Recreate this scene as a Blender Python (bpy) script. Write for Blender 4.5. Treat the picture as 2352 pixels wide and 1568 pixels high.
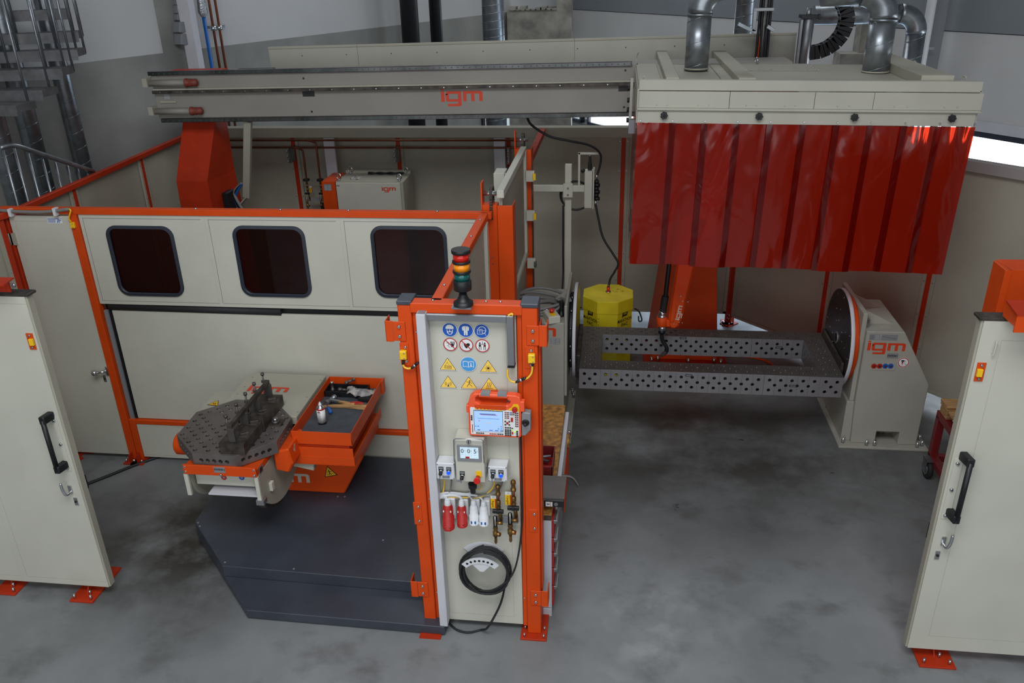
import bpy, bmesh, math, random
from mathutils import Vector, Matrix
for o in list(bpy.data.objects): bpy.data.objects.remove(o)
SC = bpy.context.scene; COL = SC.collection
V = Vector; PI = math.pi
# ------------------------------------------------------------ camera (position 4.1 m above the floor, on a mezzanine)
FPX, PITCH, YAW, ROLL, CAMZ = 1890.0, .4312, .1322, -.02595, 4.1
_cy, _sy = math.cos(YAW), math.sin(YAW)
FWD = V((-_sy*math.cos(PITCH), _cy*math.cos(PITCH), -math.sin(PITCH)))
_r0 = V((_cy, _sy, 0)); _u0 = _r0.cross(FWD)
RGT = _r0*math.cos(ROLL) + _u0*math.sin(ROLL); UPV = -_r0*math.sin(ROLL) + _u0*math.cos(ROLL)
EYE = V((0, 0, CAMZ))
cam = bpy.data.cameras.new('camera'); co = bpy.data.objects.new('camera', cam); COL.objects.link(co)
cam.sensor_width = 36; cam.lens = FPX*36/2352; cam.clip_end = 200
M = Matrix((RGT, UPV, -FWD)).transposed().to_4x4(); M.translation = EYE; co.matrix_world = M
SC.camera = co
SC.view_settings.view_transform = 'Standard'; SC.view_settings.look = 'None'
SC.view_settings.gamma = 1; SC.view_settings.use_curve_mapping = False
SC.view_settings.exposure = -0.08
w = bpy.data.worlds.new('world'); SC.world = w; w.use_nodes = True
w.node_tree.nodes['Background'].inputs[0].default_value = (.80, .90, 1.0, 1)
w.node_tree.nodes['Background'].inputs[1].default_value = .22
def area(name, loc, aim, sx, sy, power, col=(1, 1, 1)):
    l = bpy.data.lights.new(name, 'AREA'); l.shape = 'RECTANGLE'; l.size = sx; l.size_y = sy; l.energy = power; l.color = col
    o = bpy.data.objects.new(name, l); COL.objects.link(o); o.location = loc
    o.rotation_euler = (V(aim)-V(loc)).to_track_quat('-Z', 'Y').to_euler(); return o
# daylight: the hall's rooflight above the cell front and the big glazed front behind the mezzanine
area('rooflight', (-.5, .9, 7.2), (-.5, 3.0, 0), 5, 2.6, 370, (.94, .97, 1))
area('front_glazing', (-.6, -3.2, 3.3), (-.3, 5, .9), 11, 4.2, 270, (.95, .98, 1))
area('rear_wall_fill', (-.5, 13.5, 8.9), (-.5, 13.8, 0), 9, 3.0, 330, (.94, .97, 1))  # added fill lamp that brightens the rear hall walls
area('window_daylight', (3.3, 12.1, 1.45), (1.6, 9.4, .1), 7, .9, 120, (.62, .80, 1))
# ------------------------------------------------------------ pixel rays to points on known planes
def _ray(x, y): return FWD + RGT*((x-1176)/FPX) - UPV*((y-784)/FPX)
def HZ(x, y, z=0.0): d = _ray(x, y); return EYE + d*((z-CAMZ)/d.z)
def DY(x, y, Y): d = _ray(x, y); return EYE + d*(Y/d.y)
def SX(x, y, X): d = _ray(x, y); return EYE + d*(X/d.x)
def ON(x, y, p, n): d = _ray(x, y); return EYE + d*((V(p)-EYE).dot(V(n))/d.dot(V(n)))
# ------------------------------------------------------------ materials
def lin(c):
    return tuple(((v/255)/12.92 if v/255 <= .04045 else (((v/255)+.055)/1.055)**2.4) for v in c[:3]) + (1,)
MATS = {}
def mat(name, rgb, rough=.5, metal=0.0, noise=0.0, nscale=8.0, bump=0.0, bscale=60.0, rgb2=None, emit=0.0, coat=0.0, stretch=None):
    m = bpy.data.materials.new(name); m.use_nodes = True; nt = m.node_tree; b = nt.nodes['Principled BSDF']
    b.inputs['Roughness'].default_value = rough; b.inputs['Metallic'].default_value = metal
    b.inputs['Base Color'].default_value = lin(rgb); b.inputs['Coat Weight'].default_value = coat
    tc = nt.nodes.new('ShaderNodeTexCoord'); src = tc.outputs['Object']
    if stretch:
        mp = nt.nodes.new('ShaderNodeMapping'); mp.inputs['Scale'].default_value = stretch
        nt.links.new(src, mp.inputs[0]); src = mp.outputs[0]
    if noise or rgb2:
        n = nt.nodes.new('ShaderNodeTexNoise'); n.inputs['Scale'].default_value = nscale; n.inputs['Detail'].default_value = 6
        nt.links.new(src, n.inputs['Vector'])
        r = nt.nodes.new('ShaderNodeValToRGB'); r.color_ramp.elements[0].position = .35; r.color_ramp.elements[1].position = .68
        c2 = rgb2 or tuple(v*(1-noise) for v in rgb)
        r.color_ramp.elements[0].color = lin(c2); r.color_ramp.elements[1].color = lin(rgb)
        nt.links.new(n.outputs['Fac'], r.inputs[0]); nt.links.new(r.outputs[0], b.inputs['Base Color'])
    if bump:
        n2 = nt.nodes.new('ShaderNodeTexNoise'); n2.inputs['Scale'].default_value = bscale; n2.inputs['Detail'].default_value = 4
        nt.links.new(src, n2.inputs['Vector'])
        bp = nt.nodes.new('ShaderNodeBump'); bp.inputs['Strength'].default_value = bump; bp.inputs['Distance'].default_value = .01
        nt.links.new(n2.outputs['Fac'], bp.inputs['Height']); nt.links.new(bp.outputs[0], b.inputs['Normal'])
    if emit:
        b.inputs['Emission Color'].default_value = lin(rgb); b.inputs['Emission Strength'].default_value = emit
    if name in ('orange_powder_coat', 'red_powder_coat'): b.inputs['Specular IOR Level'].default_value = .28
    MATS[name] = m; return m
BEIGE = mat('beige_powder_coat', (196, 195, 182), .5, noise=.03, nscale=3)
BEIGED = mat('beige_dusty', (168, 164, 149), .6, noise=.05, nscale=2)
BEAMG = mat('beam_shaded_grey', (142, 138, 130), .55, noise=.05, nscale=2)  # beam colour darkened to carry its shading
ORANGE = mat('orange_powder_coat', (212, 73, 16), .42, noise=.05, nscale=5)
REDP = mat('red_powder_coat', (182, 50, 18), .45, noise=.08, nscale=5)
RUBRED = mat('brick_red_rubber', (120, 52, 40), .6)
DARK = mat('anthracite_sheet', (62, 67, 78), .42, noise=.12, nscale=4, bump=.05)
BLACK = mat('black_plastic', (22, 23, 26), .45)
RUBBER = mat('black_rubber', (30, 30, 32), .7)
GREYC = mat('grey_cable', (120, 118, 116), .55)
WHITE = mat('white_paint', (200, 200, 206), .5, noise=.04, nscale=4)
WPLAST = mat('white_plastic', (212, 214, 218), .4)
STEEL = mat('ground_steel', (146, 144, 147), .4, .55, noise=.06, nscale=9, bump=.03, bscale=90)
STEELD = mat('nitrided_steel', (100, 95, 92), .42, .6, noise=.10, nscale=10)
BLACKST = mat('scaled_black_steel', (92, 84, 78), .5, .5, noise=.4, nscale=14)
CHROME = mat('bright_zinc', (200, 202, 205), .22, .95)
PLATEM = mat('scratched_plate_steel', (124, 118, 115), .42, .55, noise=.12, nscale=7, bump=.03, bscale=90)
GALVD = mat('dull_galvanised', (112, 112, 114), .55, .4, noise=.2, nscale=10)
GALV = mat('galvanised_sheet', (158, 164, 170), .34, .85, noise=.16, nscale=12)
ALU = mat('aluminium_profile', (140, 142, 146), .38, .7)
RAILM = mat('linear_rail_steel', (110, 108, 112), .3, .9, noise=.3, nscale=4)
BRASS = mat('brass', (160, 122, 70), .32, .85, noise=.25, nscale=20)
COPPER = mat('copper_pipe', (138, 80, 56), .4, .6, noise=.2, nscale=10)
YELLOW = mat('yellow_plastic', (238, 190, 20), .45)
YCABLE = mat('yellow_cable', (236, 190, 60), .5)
DRUMY = mat('yellow_card', (224, 204, 22), .55, noise=.08, nscale=6)
SIGNY = mat('sign_yellow', (245, 205, 90), .5)
SIGNY2 = mat('sign_yellow_worn', (216, 168, 20), .5)
SIGNB = mat('sign_blue', (20, 84, 176), .45)
SIGNLB = mat('sign_light_blue', (70, 150, 215), .45)
SIGNW = mat('sign_white', (225, 225, 225), .5)
SIGNR = mat('sign_red', (176, 30, 28), .5)
INK = mat('black_ink', (20, 18, 18), .6)
GREYL = mat('grey_label', (128, 130, 134), .5)
LOGO = mat('logo_orange', (206, 58, 24), .5)
LOGOW = mat('logo_grey_print', (190, 178, 165), .5)
BLUEP = mat('blue_plastic', (24, 92, 170), .4)
REDPL = mat('red_connector_plastic', (168, 30, 26), .4)
WOOD = mat('oiled_bench_wood', (196, 138, 62), .55, rgb2=(120, 82, 40), nscale=26)
PALLET = mat('raw_pine', (196, 158, 104), .7, rgb2=(140, 100, 62), nscale=6, stretch=(1, 14, 14))
MAROON = mat('dark_red_frame_paint', (112, 26, 30), .45)
MATG = mat('grey_rubber_mat', (72, 76, 84), .8, noise=.15, nscale=12)
CONC = mat('concrete_wall', (152, 152, 147), .85, rgb2=(130, 130, 127), nscale=1.3, bump=.25, bscale=18)
CONCD = mat('rough_concrete', (158, 155, 146), .9, rgb2=(118, 116, 110), nscale=4, bump=.5, bscale=25)
PLASTER = mat('white_wall_panel', (196, 196, 196), .7, noise=.03, nscale=1.2)
PANELG = mat('grey_wall_panel', (128, 134, 140), .6, noise=.05, nscale=.8)
GASKET = mat('window_gasket', (40, 46, 58), .5)
SCREEN = mat('lit_screen', (150, 182, 235), .3, emit=.55)
SCREEN2 = mat('lit_screen_white', (190, 212, 224), .3, emit=.45)
BLUELED = mat('blue_lamp_lit', (10, 60, 255), .3, emit=2.2)
GREENLED = mat('green_lamp_lit', (170, 220, 40), .3, emit=.6)
LENSR = mat('red_lamp_lens', (196, 26, 14), .15, emit=.08, coat=.5)
LENSO = mat('amber_lamp_lens', (240, 140, 10), .15, emit=.08, coat=.5)
LENSG = mat('green_lamp_lens', (6, 88, 84), .15, coat=.5)
FOIL = mat('silver_foil', (190, 192, 196), .25, .9, bump=1, bscale=60)
PEND = mat('pendant_orange', (238, 88, 48), .5)
TAPE = mat('masking_white', (220, 218, 210), .6)
RAG = mat('cotton_rag', (186, 180, 172), .9, rgb2=(120, 118, 122), nscale=22)
BRISTLE = mat('black_bristle', (16, 15, 15), .8, bump=1, bscale=200)
WINLIT = mat('window_daylight', (240, 248, 255), .4, emit=5.0)
WINDIM = mat('window_daylight_dim', (196, 208, 216), .4, emit=.75)
def floor_mat():
    m = mat('polished_concrete_floor', (120, 124, 128), .38); nt = m.node_tree; b = nt.nodes['Principled BSDF']
    tc = nt.nodes.new('ShaderNodeTexCoord')
    def noise(s, d, lo, hi, off=(0, 0, 0), sc=(1, 1, 1)):
        mp = nt.nodes.new('ShaderNodeMapping'); mp.inputs['Location'].default_value = off; mp.inputs['Scale'].default_value = sc
        n = nt.nodes.new('ShaderNodeTexNoise'); n.inputs['Scale'].default_value = s; n.inputs['Detail'].default_value = d; n.inputs['Roughness'].default_value = .62
        r = nt.nodes.new('ShaderNodeMapRange'); r.inputs[1].default_value = lo; r.inputs[2].default_value = hi
        nt.links.new(tc.outputs['Object'], mp.inputs[0]); nt.links.new(mp.outputs[0], n.inputs['Vector']); nt.links.new(n.outputs['Fac'], r.inputs[0])
        return r.outputs[0]
    def mix(a, bb, f):
        x = nt.nodes.new('ShaderNodeMix'); x.data_type = 'RGBA'
        for s, v in ((x.inputs[6], a), (x.inputs[7], bb)):
            if isinstance(v, tuple): s.default_value = v
            else: nt.links.new(v, s)
        nt.links.new(f, x.inputs[0]); return x.outputs[2]
    c1 = mix(lin((110, 113, 114)), lin((138, 141, 143)), noise(.7, 10, .34, .70))
    c2 = mix(c1, lin((78, 79, 78)), noise(2.2, 12, .52, .82, (4, 2, 0), (1, 1.2, 1)))
    # oily wear plus painted-in shade under the rotating frame and around the turntable
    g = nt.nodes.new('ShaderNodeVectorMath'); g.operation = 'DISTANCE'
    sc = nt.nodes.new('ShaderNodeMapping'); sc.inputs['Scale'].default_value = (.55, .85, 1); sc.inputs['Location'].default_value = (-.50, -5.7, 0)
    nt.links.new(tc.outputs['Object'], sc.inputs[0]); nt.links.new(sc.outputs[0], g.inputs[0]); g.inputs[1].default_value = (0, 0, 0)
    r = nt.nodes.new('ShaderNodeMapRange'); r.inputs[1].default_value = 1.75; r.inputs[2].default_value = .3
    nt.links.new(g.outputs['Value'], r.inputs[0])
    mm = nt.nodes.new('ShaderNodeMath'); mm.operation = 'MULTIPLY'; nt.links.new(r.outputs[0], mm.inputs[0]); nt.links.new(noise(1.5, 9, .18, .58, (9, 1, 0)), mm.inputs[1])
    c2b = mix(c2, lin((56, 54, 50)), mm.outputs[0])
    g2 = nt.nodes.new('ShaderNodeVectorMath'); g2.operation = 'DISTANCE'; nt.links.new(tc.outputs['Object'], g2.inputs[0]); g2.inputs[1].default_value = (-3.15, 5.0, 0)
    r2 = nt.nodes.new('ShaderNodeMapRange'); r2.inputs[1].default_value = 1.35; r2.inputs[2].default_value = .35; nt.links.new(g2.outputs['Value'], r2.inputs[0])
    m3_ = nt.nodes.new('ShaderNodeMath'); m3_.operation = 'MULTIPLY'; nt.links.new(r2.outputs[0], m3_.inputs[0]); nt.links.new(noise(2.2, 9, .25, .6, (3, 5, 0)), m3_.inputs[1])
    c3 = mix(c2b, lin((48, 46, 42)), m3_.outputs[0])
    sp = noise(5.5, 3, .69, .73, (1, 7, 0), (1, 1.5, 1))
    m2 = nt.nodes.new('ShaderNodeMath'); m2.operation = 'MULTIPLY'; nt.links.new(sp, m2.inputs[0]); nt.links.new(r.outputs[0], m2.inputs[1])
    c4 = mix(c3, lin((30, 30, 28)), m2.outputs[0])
    nt.links.new(c4, b.inputs['Base Color'])
    rr = nt.nodes.new('ShaderNodeMapRange'); rr.inputs[3].default_value = .3; rr.inputs[4].default_value = .55
    nt.links.new(noise(3, 6, .3, .7), rr.inputs[0]); nt.links.new(rr.outputs[0], b.inputs['Roughness'])
    return m
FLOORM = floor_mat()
def pvc_mat(name, T1, TL, DF, wtr):
    m = bpy.data.materials.new(name); m.use_nodes = True; nt = m.node_tree; nt.nodes.clear()
    out = nt.nodes.new('ShaderNodeOutputMaterial'); tr = nt.nodes.new('ShaderNodeBsdfTransparent'); tr.inputs[0].default_value = (*T1, 1)
    tl = nt.nodes.new('ShaderNodeBsdfTranslucent'); tl.inputs[0].default_value = (*TL, 1)
    df = nt.nodes.new('ShaderNodeBsdfDiffuse'); df.inputs[0].default_value = (*DF, 1)
    gl = nt.nodes.new('ShaderNodeBsdfGlossy'); gl.inputs['Roughness'].default_value = .12
    m1 = nt.nodes.new('ShaderNodeMixShader'); m1.inputs[0].default_value = .5; nt.links.new(tl.outputs[0], m1.inputs[1]); nt.links.new(df.outputs[0], m1.inputs[2])
    m2 = nt.nodes.new('ShaderNodeMixShader'); m2.inputs[0].default_value = wtr; nt.links.new(m1.outputs[0], m2.inputs[1]); nt.links.new(tr.outputs[0], m2.inputs[2])
    fr = nt.nodes.new('ShaderNodeFresnel'); fr.inputs[0].default_value = 1.5
    tc = nt.nodes.new('ShaderNodeTexCoord'); n = nt.nodes.new('ShaderNodeTexNoise'); n.inputs['Scale'].default_value = 2.2; n.inputs['Distortion'].default_value = 1.2
    mp = nt.nodes.new('ShaderNodeMapping'); mp.inputs['Scale'].default_value = (1.6, 1, .7); nt.links.new(tc.outputs['Object'], mp.inputs[0]); nt.links.new(mp.outputs[0], n.inputs['Vector'])
    bp = nt.nodes.new('ShaderNodeBump'); bp.inputs['Strength'].default_value = .3; bp.inputs['Distance'].default_value = .06
    nt.links.new(n.outputs['Fac'], bp.inputs['Height']); nt.links.new(bp.outputs[0], gl.inputs['Normal']); nt.links.new(bp.outputs[0], fr.inputs['Normal'])
    m3 = nt.nodes.new('ShaderNodeMixShader'); nt.links.new(fr.outputs[0], m3.inputs[0]); nt.links.new(m2.outputs[0], m3.inputs[1]); nt.links.new(gl.outputs[0], m3.inputs[2])
    nt.links.new(m3.outputs[0], out.inputs[0]); return m
PVC = pvc_mat('red_welding_pvc', (.62, .03, .008), (.80, .045, .010), (.55, .022, .006), .45)
PVC2 = pvc_mat('red_welding_pvc_lapped', (.40, .008, .002), (.30, .004, .001), (.20, .003, .001), .35)
def glass_mat(name, tint, mixf, rough=.04):
    m = bpy.data.materials.new(name); m.use_nodes = True; nt = m.node_tree; nt.nodes.clear()
    out = nt.nodes.new('ShaderNodeOutputMaterial'); tr = nt.nodes.new('ShaderNodeBsdfTransparent'); tr.inputs[0].default_value = tint
    gl = nt.nodes.new('ShaderNodeBsdfGlossy'); gl.inputs['Roughness'].default_value = rough
    fr = nt.nodes.new('ShaderNodeFresnel'); fr.inputs[0].default_value = mixf
    m3 = nt.nodes.new('ShaderNodeMixShader'); nt.links.new(fr.outputs[0], m3.inputs[0]); nt.links.new(tr.outputs[0], m3.inputs[1]); nt.links.new(gl.outputs[0], m3.inputs[2])
    nt.links.new(m3.outputs[0], out.inputs[0]); return m
DGLASS = glass_mat('dark_red_shade_glass', (.10, .006, .004, 1), 1.5)
CLEAR = glass_mat('clear_tube', (.9, .9, .9, 1), 1.45)
# ------------------------------------------------------------ mesh builder
class MB:
    def __init__(s): s.v = []; s.f = []; s.mi = []; s.ms = []; s.sm = []
    def m(s, mt):
        if mt not in s.ms: s.ms.append(mt)
        return s.ms.index(mt)
    def poly(s, pts, mt, smooth=False):
        i = len(s.v); s.v += [tuple(p) for p in pts]; s.f.append(tuple(range(i, i+len(pts)))); s.mi.append(s.m(mt)); s.sm.append(smooth); return s
    def faces(s, pts, fs, mt, smooth=False):
        i = len(s.v); s.v += [tuple(p) for p in pts]; k = s.m(mt)
        for f in fs: s.f.append(tuple(i+j for j in f)); s.mi.append(k); s.sm.append(smooth)
        return s
    def box(s, x0, x1, y0, y1, z0, z1, mt):
        p = [(x, y, z) for z in (z0, z1) for y in (y0, y1) for x in (x0, x1)]
        return s.faces(p, [(0, 2, 3, 1), (4, 5, 7, 6), (0, 1, 5, 4), (2, 6, 7, 3), (0, 4, 6, 2), (1, 3, 7, 5)], mt)
    def obox(s, c, ax, ay, az, mt):      # centre and half-axis vectors
        c = V(c); ax = V(ax); ay = V(ay); az = V(az)
        p = [c+ax*i+ay*j+az*k for k in (-1, 1) for j in (-1, 1) for i in (-1, 1)]
        return s.faces(p, [(0, 2, 3, 1), (4, 5, 7, 6), (0, 1, 5, 4), (2, 6, 7, 3), (0, 4, 6, 2), (1, 3, 7, 5)], mt)
    def beam(s, a, b, wd, ht, mt, up=(0, 0, 1)):  # rectangular bar from a to b
        a = V(a); b = V(b); d = (b-a); L = d.length; d.normalize(); sd = d.cross(V(up)); 
        if sd.length < 1e-4: sd = V((1, 0, 0))
        sd.normalize(); u = sd.cross(d)
        return s.obox((a+b)/2, d*L/2, sd*wd/2, u*ht/2, mt)
    def prism(s, pts, ext, mt):
        n = len(pts); e = V(ext); p = [V(q) for q in pts]; p2 = [q+e for q in p]
        fs = [tuple(range(n-1, -1, -1)), tuple(range(n, 2*n))]+[(i, (i+1) % n, n+(i+1) % n, n+i) for i in range(n)]
        return s.faces(p+p2, fs, mt)
    def cyl(s, a, b, r, mt, r2=None, n=16, caps=True, smooth=True):
        a = V(a); b = V(b); r2 = r if r2 is None else r2; d = (b-a).normalized()
        t = d.cross(V((0, 0, 1)));  t = V((1, 0, 0)) if t.length < 1e-3 else t; t.normalize(); u = d.cross(t)
        i = len(s.v); k = s.m(mt)
        for c, rr in ((a, r), (b, r2)):
            for j in range(n):
                an = 2*PI*j/n; s.v.append(tuple(c+(t*math.cos(an)+u*math.sin(an))*rr))
        for j in range(n):
            s.f.append((i+j, i+(j+1) % n, i+n+(j+1) % n, i+n+j)); s.mi.append(k); s.sm.append(smooth)
        if caps:
            s.f.append(tuple(i+n-1-j for j in range(n))); s.mi.append(k); s.sm.append(False)
            s.f.append(tuple(i+n+j for j in range(n))); s.mi.append(k); s.sm.append(False)
        return s
    def lathe(s, base, axis, prof, mt, n=20):   # prof: (t along axis, radius)
        base = V(base); axis = V(axis).normalized()
        for (t0, r0), (t1, r1) in zip(prof, prof[1:]):
            if abs(t1-t0) < 1e-6: t1 = t0+1e-5
            s.cyl(base+axis*t0, base+axis*t1, max(r0, 1e-4), mt, max(r1, 1e-4), n, caps=False)
        for t, r, fl in ((prof[0][0], prof[0][1], -1), (prof[-1][0], prof[-1][1], 1)):
            if r > .002: s.cyl(base+axis*(t-1e-4), base+axis*(t+1e-4), r, mt, n=n)
        return s
    def tube(s, pts, r, mt, n=8, sub=6):
        P = [V(p) for p in pts]
        if sub and len(P) > 2:
            Q = []
            for i in range(len(P)-1):
                p0 = P[max(i-1, 0)]; p1 = P[i]; p2 = P[i+1]; p3 = P[min(i+2, len(P)-1)]
                for k in range(sub):
                    t = k/sub; Q.append(.5*((2*p1)+(p2-p0)*t+(2*p0-5*p1+4*p2-p3)*t*t+(3*p1-p0-3*p2+p3)*t**3))
            Q.append(P[-1]); P = Q
        i0 = len(s.v); k = s.m(mt); nrm = None
        for i, p in enumerate(P):
            d = (P[min(i+1, len(P)-1)]-P[max(i-1, 0)]).normalized()
            if nrm is None:
                nrm = d.cross(V((0, 0, 1))); nrm = V((1, 0, 0)) if nrm.length < 1e-3 else nrm
            nrm = (nrm-d*nrm.dot(d)); nrm.normalize(); u = d.cross(nrm)
            rr = r[i] if isinstance(r, list) and i < len(r) else (r if not isinstance(r, list) else r[-1])
            for j in range(n):
                a = 2*PI*j/n; s.v.append(tuple(p+(nrm*math.cos(a)+u*math.sin(a))*rr))
        for i in range(len(P)-1):
            for j in range(n):
                s.f.append((i0+i*n+j, i0+i*n+(j+1) % n, i0+(i+1)*n+(j+1) % n, i0+(i+1)*n+j)); s.mi.append(k); s.sm.append(True)
        s.f.append(tuple(i0+n-1-j for j in range(n))); s.mi.append(k); s.sm.append(False)
        e = i0+(len(P)-1)*n; s.f.append(tuple(e+j for j in range(n))); s.mi.append(k); s.sm.append(False)
        return s
    def torus(s, c, axis, R, r, mt, n=24, m=8):
        c = V(c); d = V(axis).normalized(); t = d.cross(V((0, 0, 1))); t = V((1, 0, 0)) if t.length < 1e-3 else t; t.normalize(); u = d.cross(t)
        i0 = len(s.v); k = s.m(mt)
        for i in range(n):
            a = 2*PI*i/n; e = t*math.cos(a)+u*math.sin(a)
            for j in range(m):
                b = 2*PI*j/m; s.v.append(tuple(c+e*(R+r*math.cos(b))+d*r*math.sin(b)))
        for i in range(n):
            for j in range(m):
                s.f.append((i0+i*m+j, i0+((i+1) % n)*m+j, i0+((i+1) % n)*m+(j+1) % m, i0+i*m+(j+1) % m)); s.mi.append(k); s.sm.append(True)
        return s
    def ball(s, c, r, mt, n=12, sc=(1, 1, 1)):
        c = V(c); pts = []; fs = []; h = n//2
        for i in range(h+1):
            for j in range(n):
                th = PI*i/h; ph = 2*PI*j/n
                pts.append(c+V((r*sc[0]*math.sin(th)*math.cos(ph), r*sc[1]*math.sin(th)*math.sin(ph), r*sc[2]*math.cos(th))))
        for i in range(h):
            for j in range(n): fs.append((i*n+j, (i+1)*n+j, (i+1)*n+(j+1) % n, i*n+(j+1) % n))
        return s.faces(pts, fs, mt, True)
    def holed(s, o, u, v, us, vs, holes, r, mt, depth=0.0, n=16, nrm=None, dmt=None):
        """flat plate o + u*a + v*b over the grid us x vs; cells whose centre is in holes get a round hole with a tube wall"""
        o = V(o); u = V(u); v = V(v); N = V(nrm) if nrm is not None else u.cross(v)
        hs = {(round(a, 4), round(b, 4)) for a, b in holes}
        for a0, a1 in zip(us, us[1:]):
            for b0, b1 in zip(vs, vs[1:]):
                ca, cb = (a0+a1)/2, (b0+b1)/2
                hit = [h for h in hs if abs(h[0]-ca) < .006 and abs(h[1]-cb) < .006]
                if not hit: s.poly([o+u*a0+v*b0, o+u*a1+v*b0, o+u*a1+v*b1, o+u*a0+v*b1], mt); continue
                ha, hb = (a1-a0)/2, (b1-b0)/2; out = []; inn = []
                for j in range(n):
                    an = 2*PI*j/n; c, q = math.cos(an), math.sin(an); m_ = max(abs(c), abs(q))
                    out.append(o+u*(ca+ha*c/m_)+v*(cb+hb*q/m_)); inn.append(o+u*(ca+r*c)+v*(cb+r*q))
                s.faces(out+inn, [(j, (j+1) % n, n+(j+1) % n, n+j) for j in range(n)], mt)
                if depth: s.faces(inn+[p-N*depth for p in inn], [(j, (j+1) % n, n+(j+1) % n, n+j) for j in range(n)], dmt or mt, True)
        return s
    def build(s, name, parent=None, bev=0.0, stuff=False, seg=1):
        me = bpy.data.meshes.new(name); me.from_pydata(s.v, [], s.f)
        for m_ in s.ms: me.materials.append(m_)
        me.polygons.foreach_set('material_index', s.mi); me.polygons.foreach_set('use_smooth', s.sm); me.update()
        bm = bmesh.new(); bm.from_mesh(me); bmesh.ops.remove_doubles(bm, verts=bm.verts, dist=1e-5)
        bmesh.ops.recalc_face_normals(bm, faces=bm.faces); bm.to_mesh(me); bm.free()
        ob = bpy.data.objects.new(name, me); COL.objects.link(ob)
        if parent is not None:
            ob.parent = parent
            p = parent; ob.matrix_parent_inverse = wm(p).inverted()
        if stuff: ob['kind'] = 'stuff'
        if bev:
            b = ob.modifiers.new('bevel', 'BEVEL'); b.width = bev; b.segments = seg; b.limit_method = 'ANGLE'; b.angle_limit = math.radians(50)
        return ob
def wm(o):
    m = Matrix.LocRotScale(o.location, o.rotation_euler, o.scale)
    return m if o.parent is None else wm(o.parent) @ o.matrix_parent_inverse @ m
def tag(o, label, cat=None, group=None, kind=None):
    o['label'] = label
    if cat: o['category'] = cat
    if group: o['group'] = group
    if kind: o['kind'] = kind
    return o
def thing(name, label, cat, loc, group=None):
    o = bpy.data.objects.new(name, None); COL.objects.link(o); o.location = loc; o.empty_display_size = .1
    return tag(o, label, cat, group)
def copy_tree(o, delta=None, parent=None):
    c = o.copy(); COL.objects.link(c)
    if parent is not None: c.parent = parent
    if delta is not None: c.location = o.location + V(delta)
    for ch in [x for x in bpy.data.objects if x.parent == o]: copy_tree(ch, None, c)
    return c
def struct(mb, name, label=None, bev=0):
    o = mb.build(name, bev=bev); o['kind'] = 'structure'
    if label: o['label'] = label
    return o
def text(s, size, o, u, v, mt, name='lettering', parent=None, align='CENTER', bold=0.0, xs=1.0):
    c = bpy.data.curves.new(name, 'FONT'); c.body = s; c.size = size; c.align_x = align; c.align_y = 'CENTER'; c.offset = bold; c.resolution_u = 2
    t = bpy.data.objects.new(name, c); me = bpy.data.meshes.new_from_object(t); bpy.data.objects.remove(t)
    o = V(o); u = V(u).normalized(); v = V(v).normalized()
    mb = MB(); mb.faces([o+u*(p.co.x*xs)+v*p.co.y for p in me.vertices], [tuple(f.vertices) for f in me.polygons], mt)
    ob = bpy.data.objects.new(name, me)
    me.clear_geometry(); me.from_pydata(mb.v, [], mb.f); me.materials.clear(); me.materials.append(mt); COL.objects.link(ob)
    if parent is not None: ob.parent = parent; ob.matrix_parent_inverse = wm(parent).inverted()
    return ob
class Decal:       # flat print on a surface: origin, right and up unit vectors, outward normal
    def __init__(s, o, u, v, n): s.o = V(o); s.u = V(u).normalized(); s.v = V(v).normalized(); s.n = V(n).normalized(); s.mb = MB(); s.k = 0
    def P(s, x, y, h=None): return s.o+s.u*x+s.v*y+s.n*(.0012+s.k*.0006)
    def poly(s, pts, mt): s.mb.poly([s.P(x, y) for x, y in pts], mt); return s
    def up(s): s.k += 1; return s
    def disc(s, x, y, r, mt, n=28): return s.poly([(x+r*math.cos(2*PI*i/n), y+r*math.sin(2*PI*i/n)) for i in range(n)], mt)
    def ring(s, x, y, r0, r1, mt, n=28):
        for i in range(n):
            a, b = 2*PI*i/n, 2*PI*(i+1)/n
            s.poly([(x+r0*math.cos(a), y+r0*math.sin(a)), (x+r1*math.cos(a), y+r1*math.sin(a)), (x+r1*math.cos(b), y+r1*math.sin(b)), (x+r0*math.cos(b), y+r0*math.sin(b))], mt)
        return s
    def rect(s, x0, x1, y0, y1, mt): return s.poly([(x0, y0), (x1, y0), (x1, y1), (x0, y1)], mt)
    def line(s, pts, w_, mt):
        for (x0, y0), (x1, y1) in zip(pts, pts[1:]):
            dx, dy = x1-x0, y1-y0; L = math.hypot(dx, dy) or 1; nx, ny = -dy/L*w_/2, dx/L*w_/2
            s.poly([(x0-nx, y0-ny), (x1-nx, y1-ny), (x1+nx, y1+ny), (x0+nx, y0+ny)], mt)
        return s
    def build(s, name, parent=None): return s.mb.build(name, parent)
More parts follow.
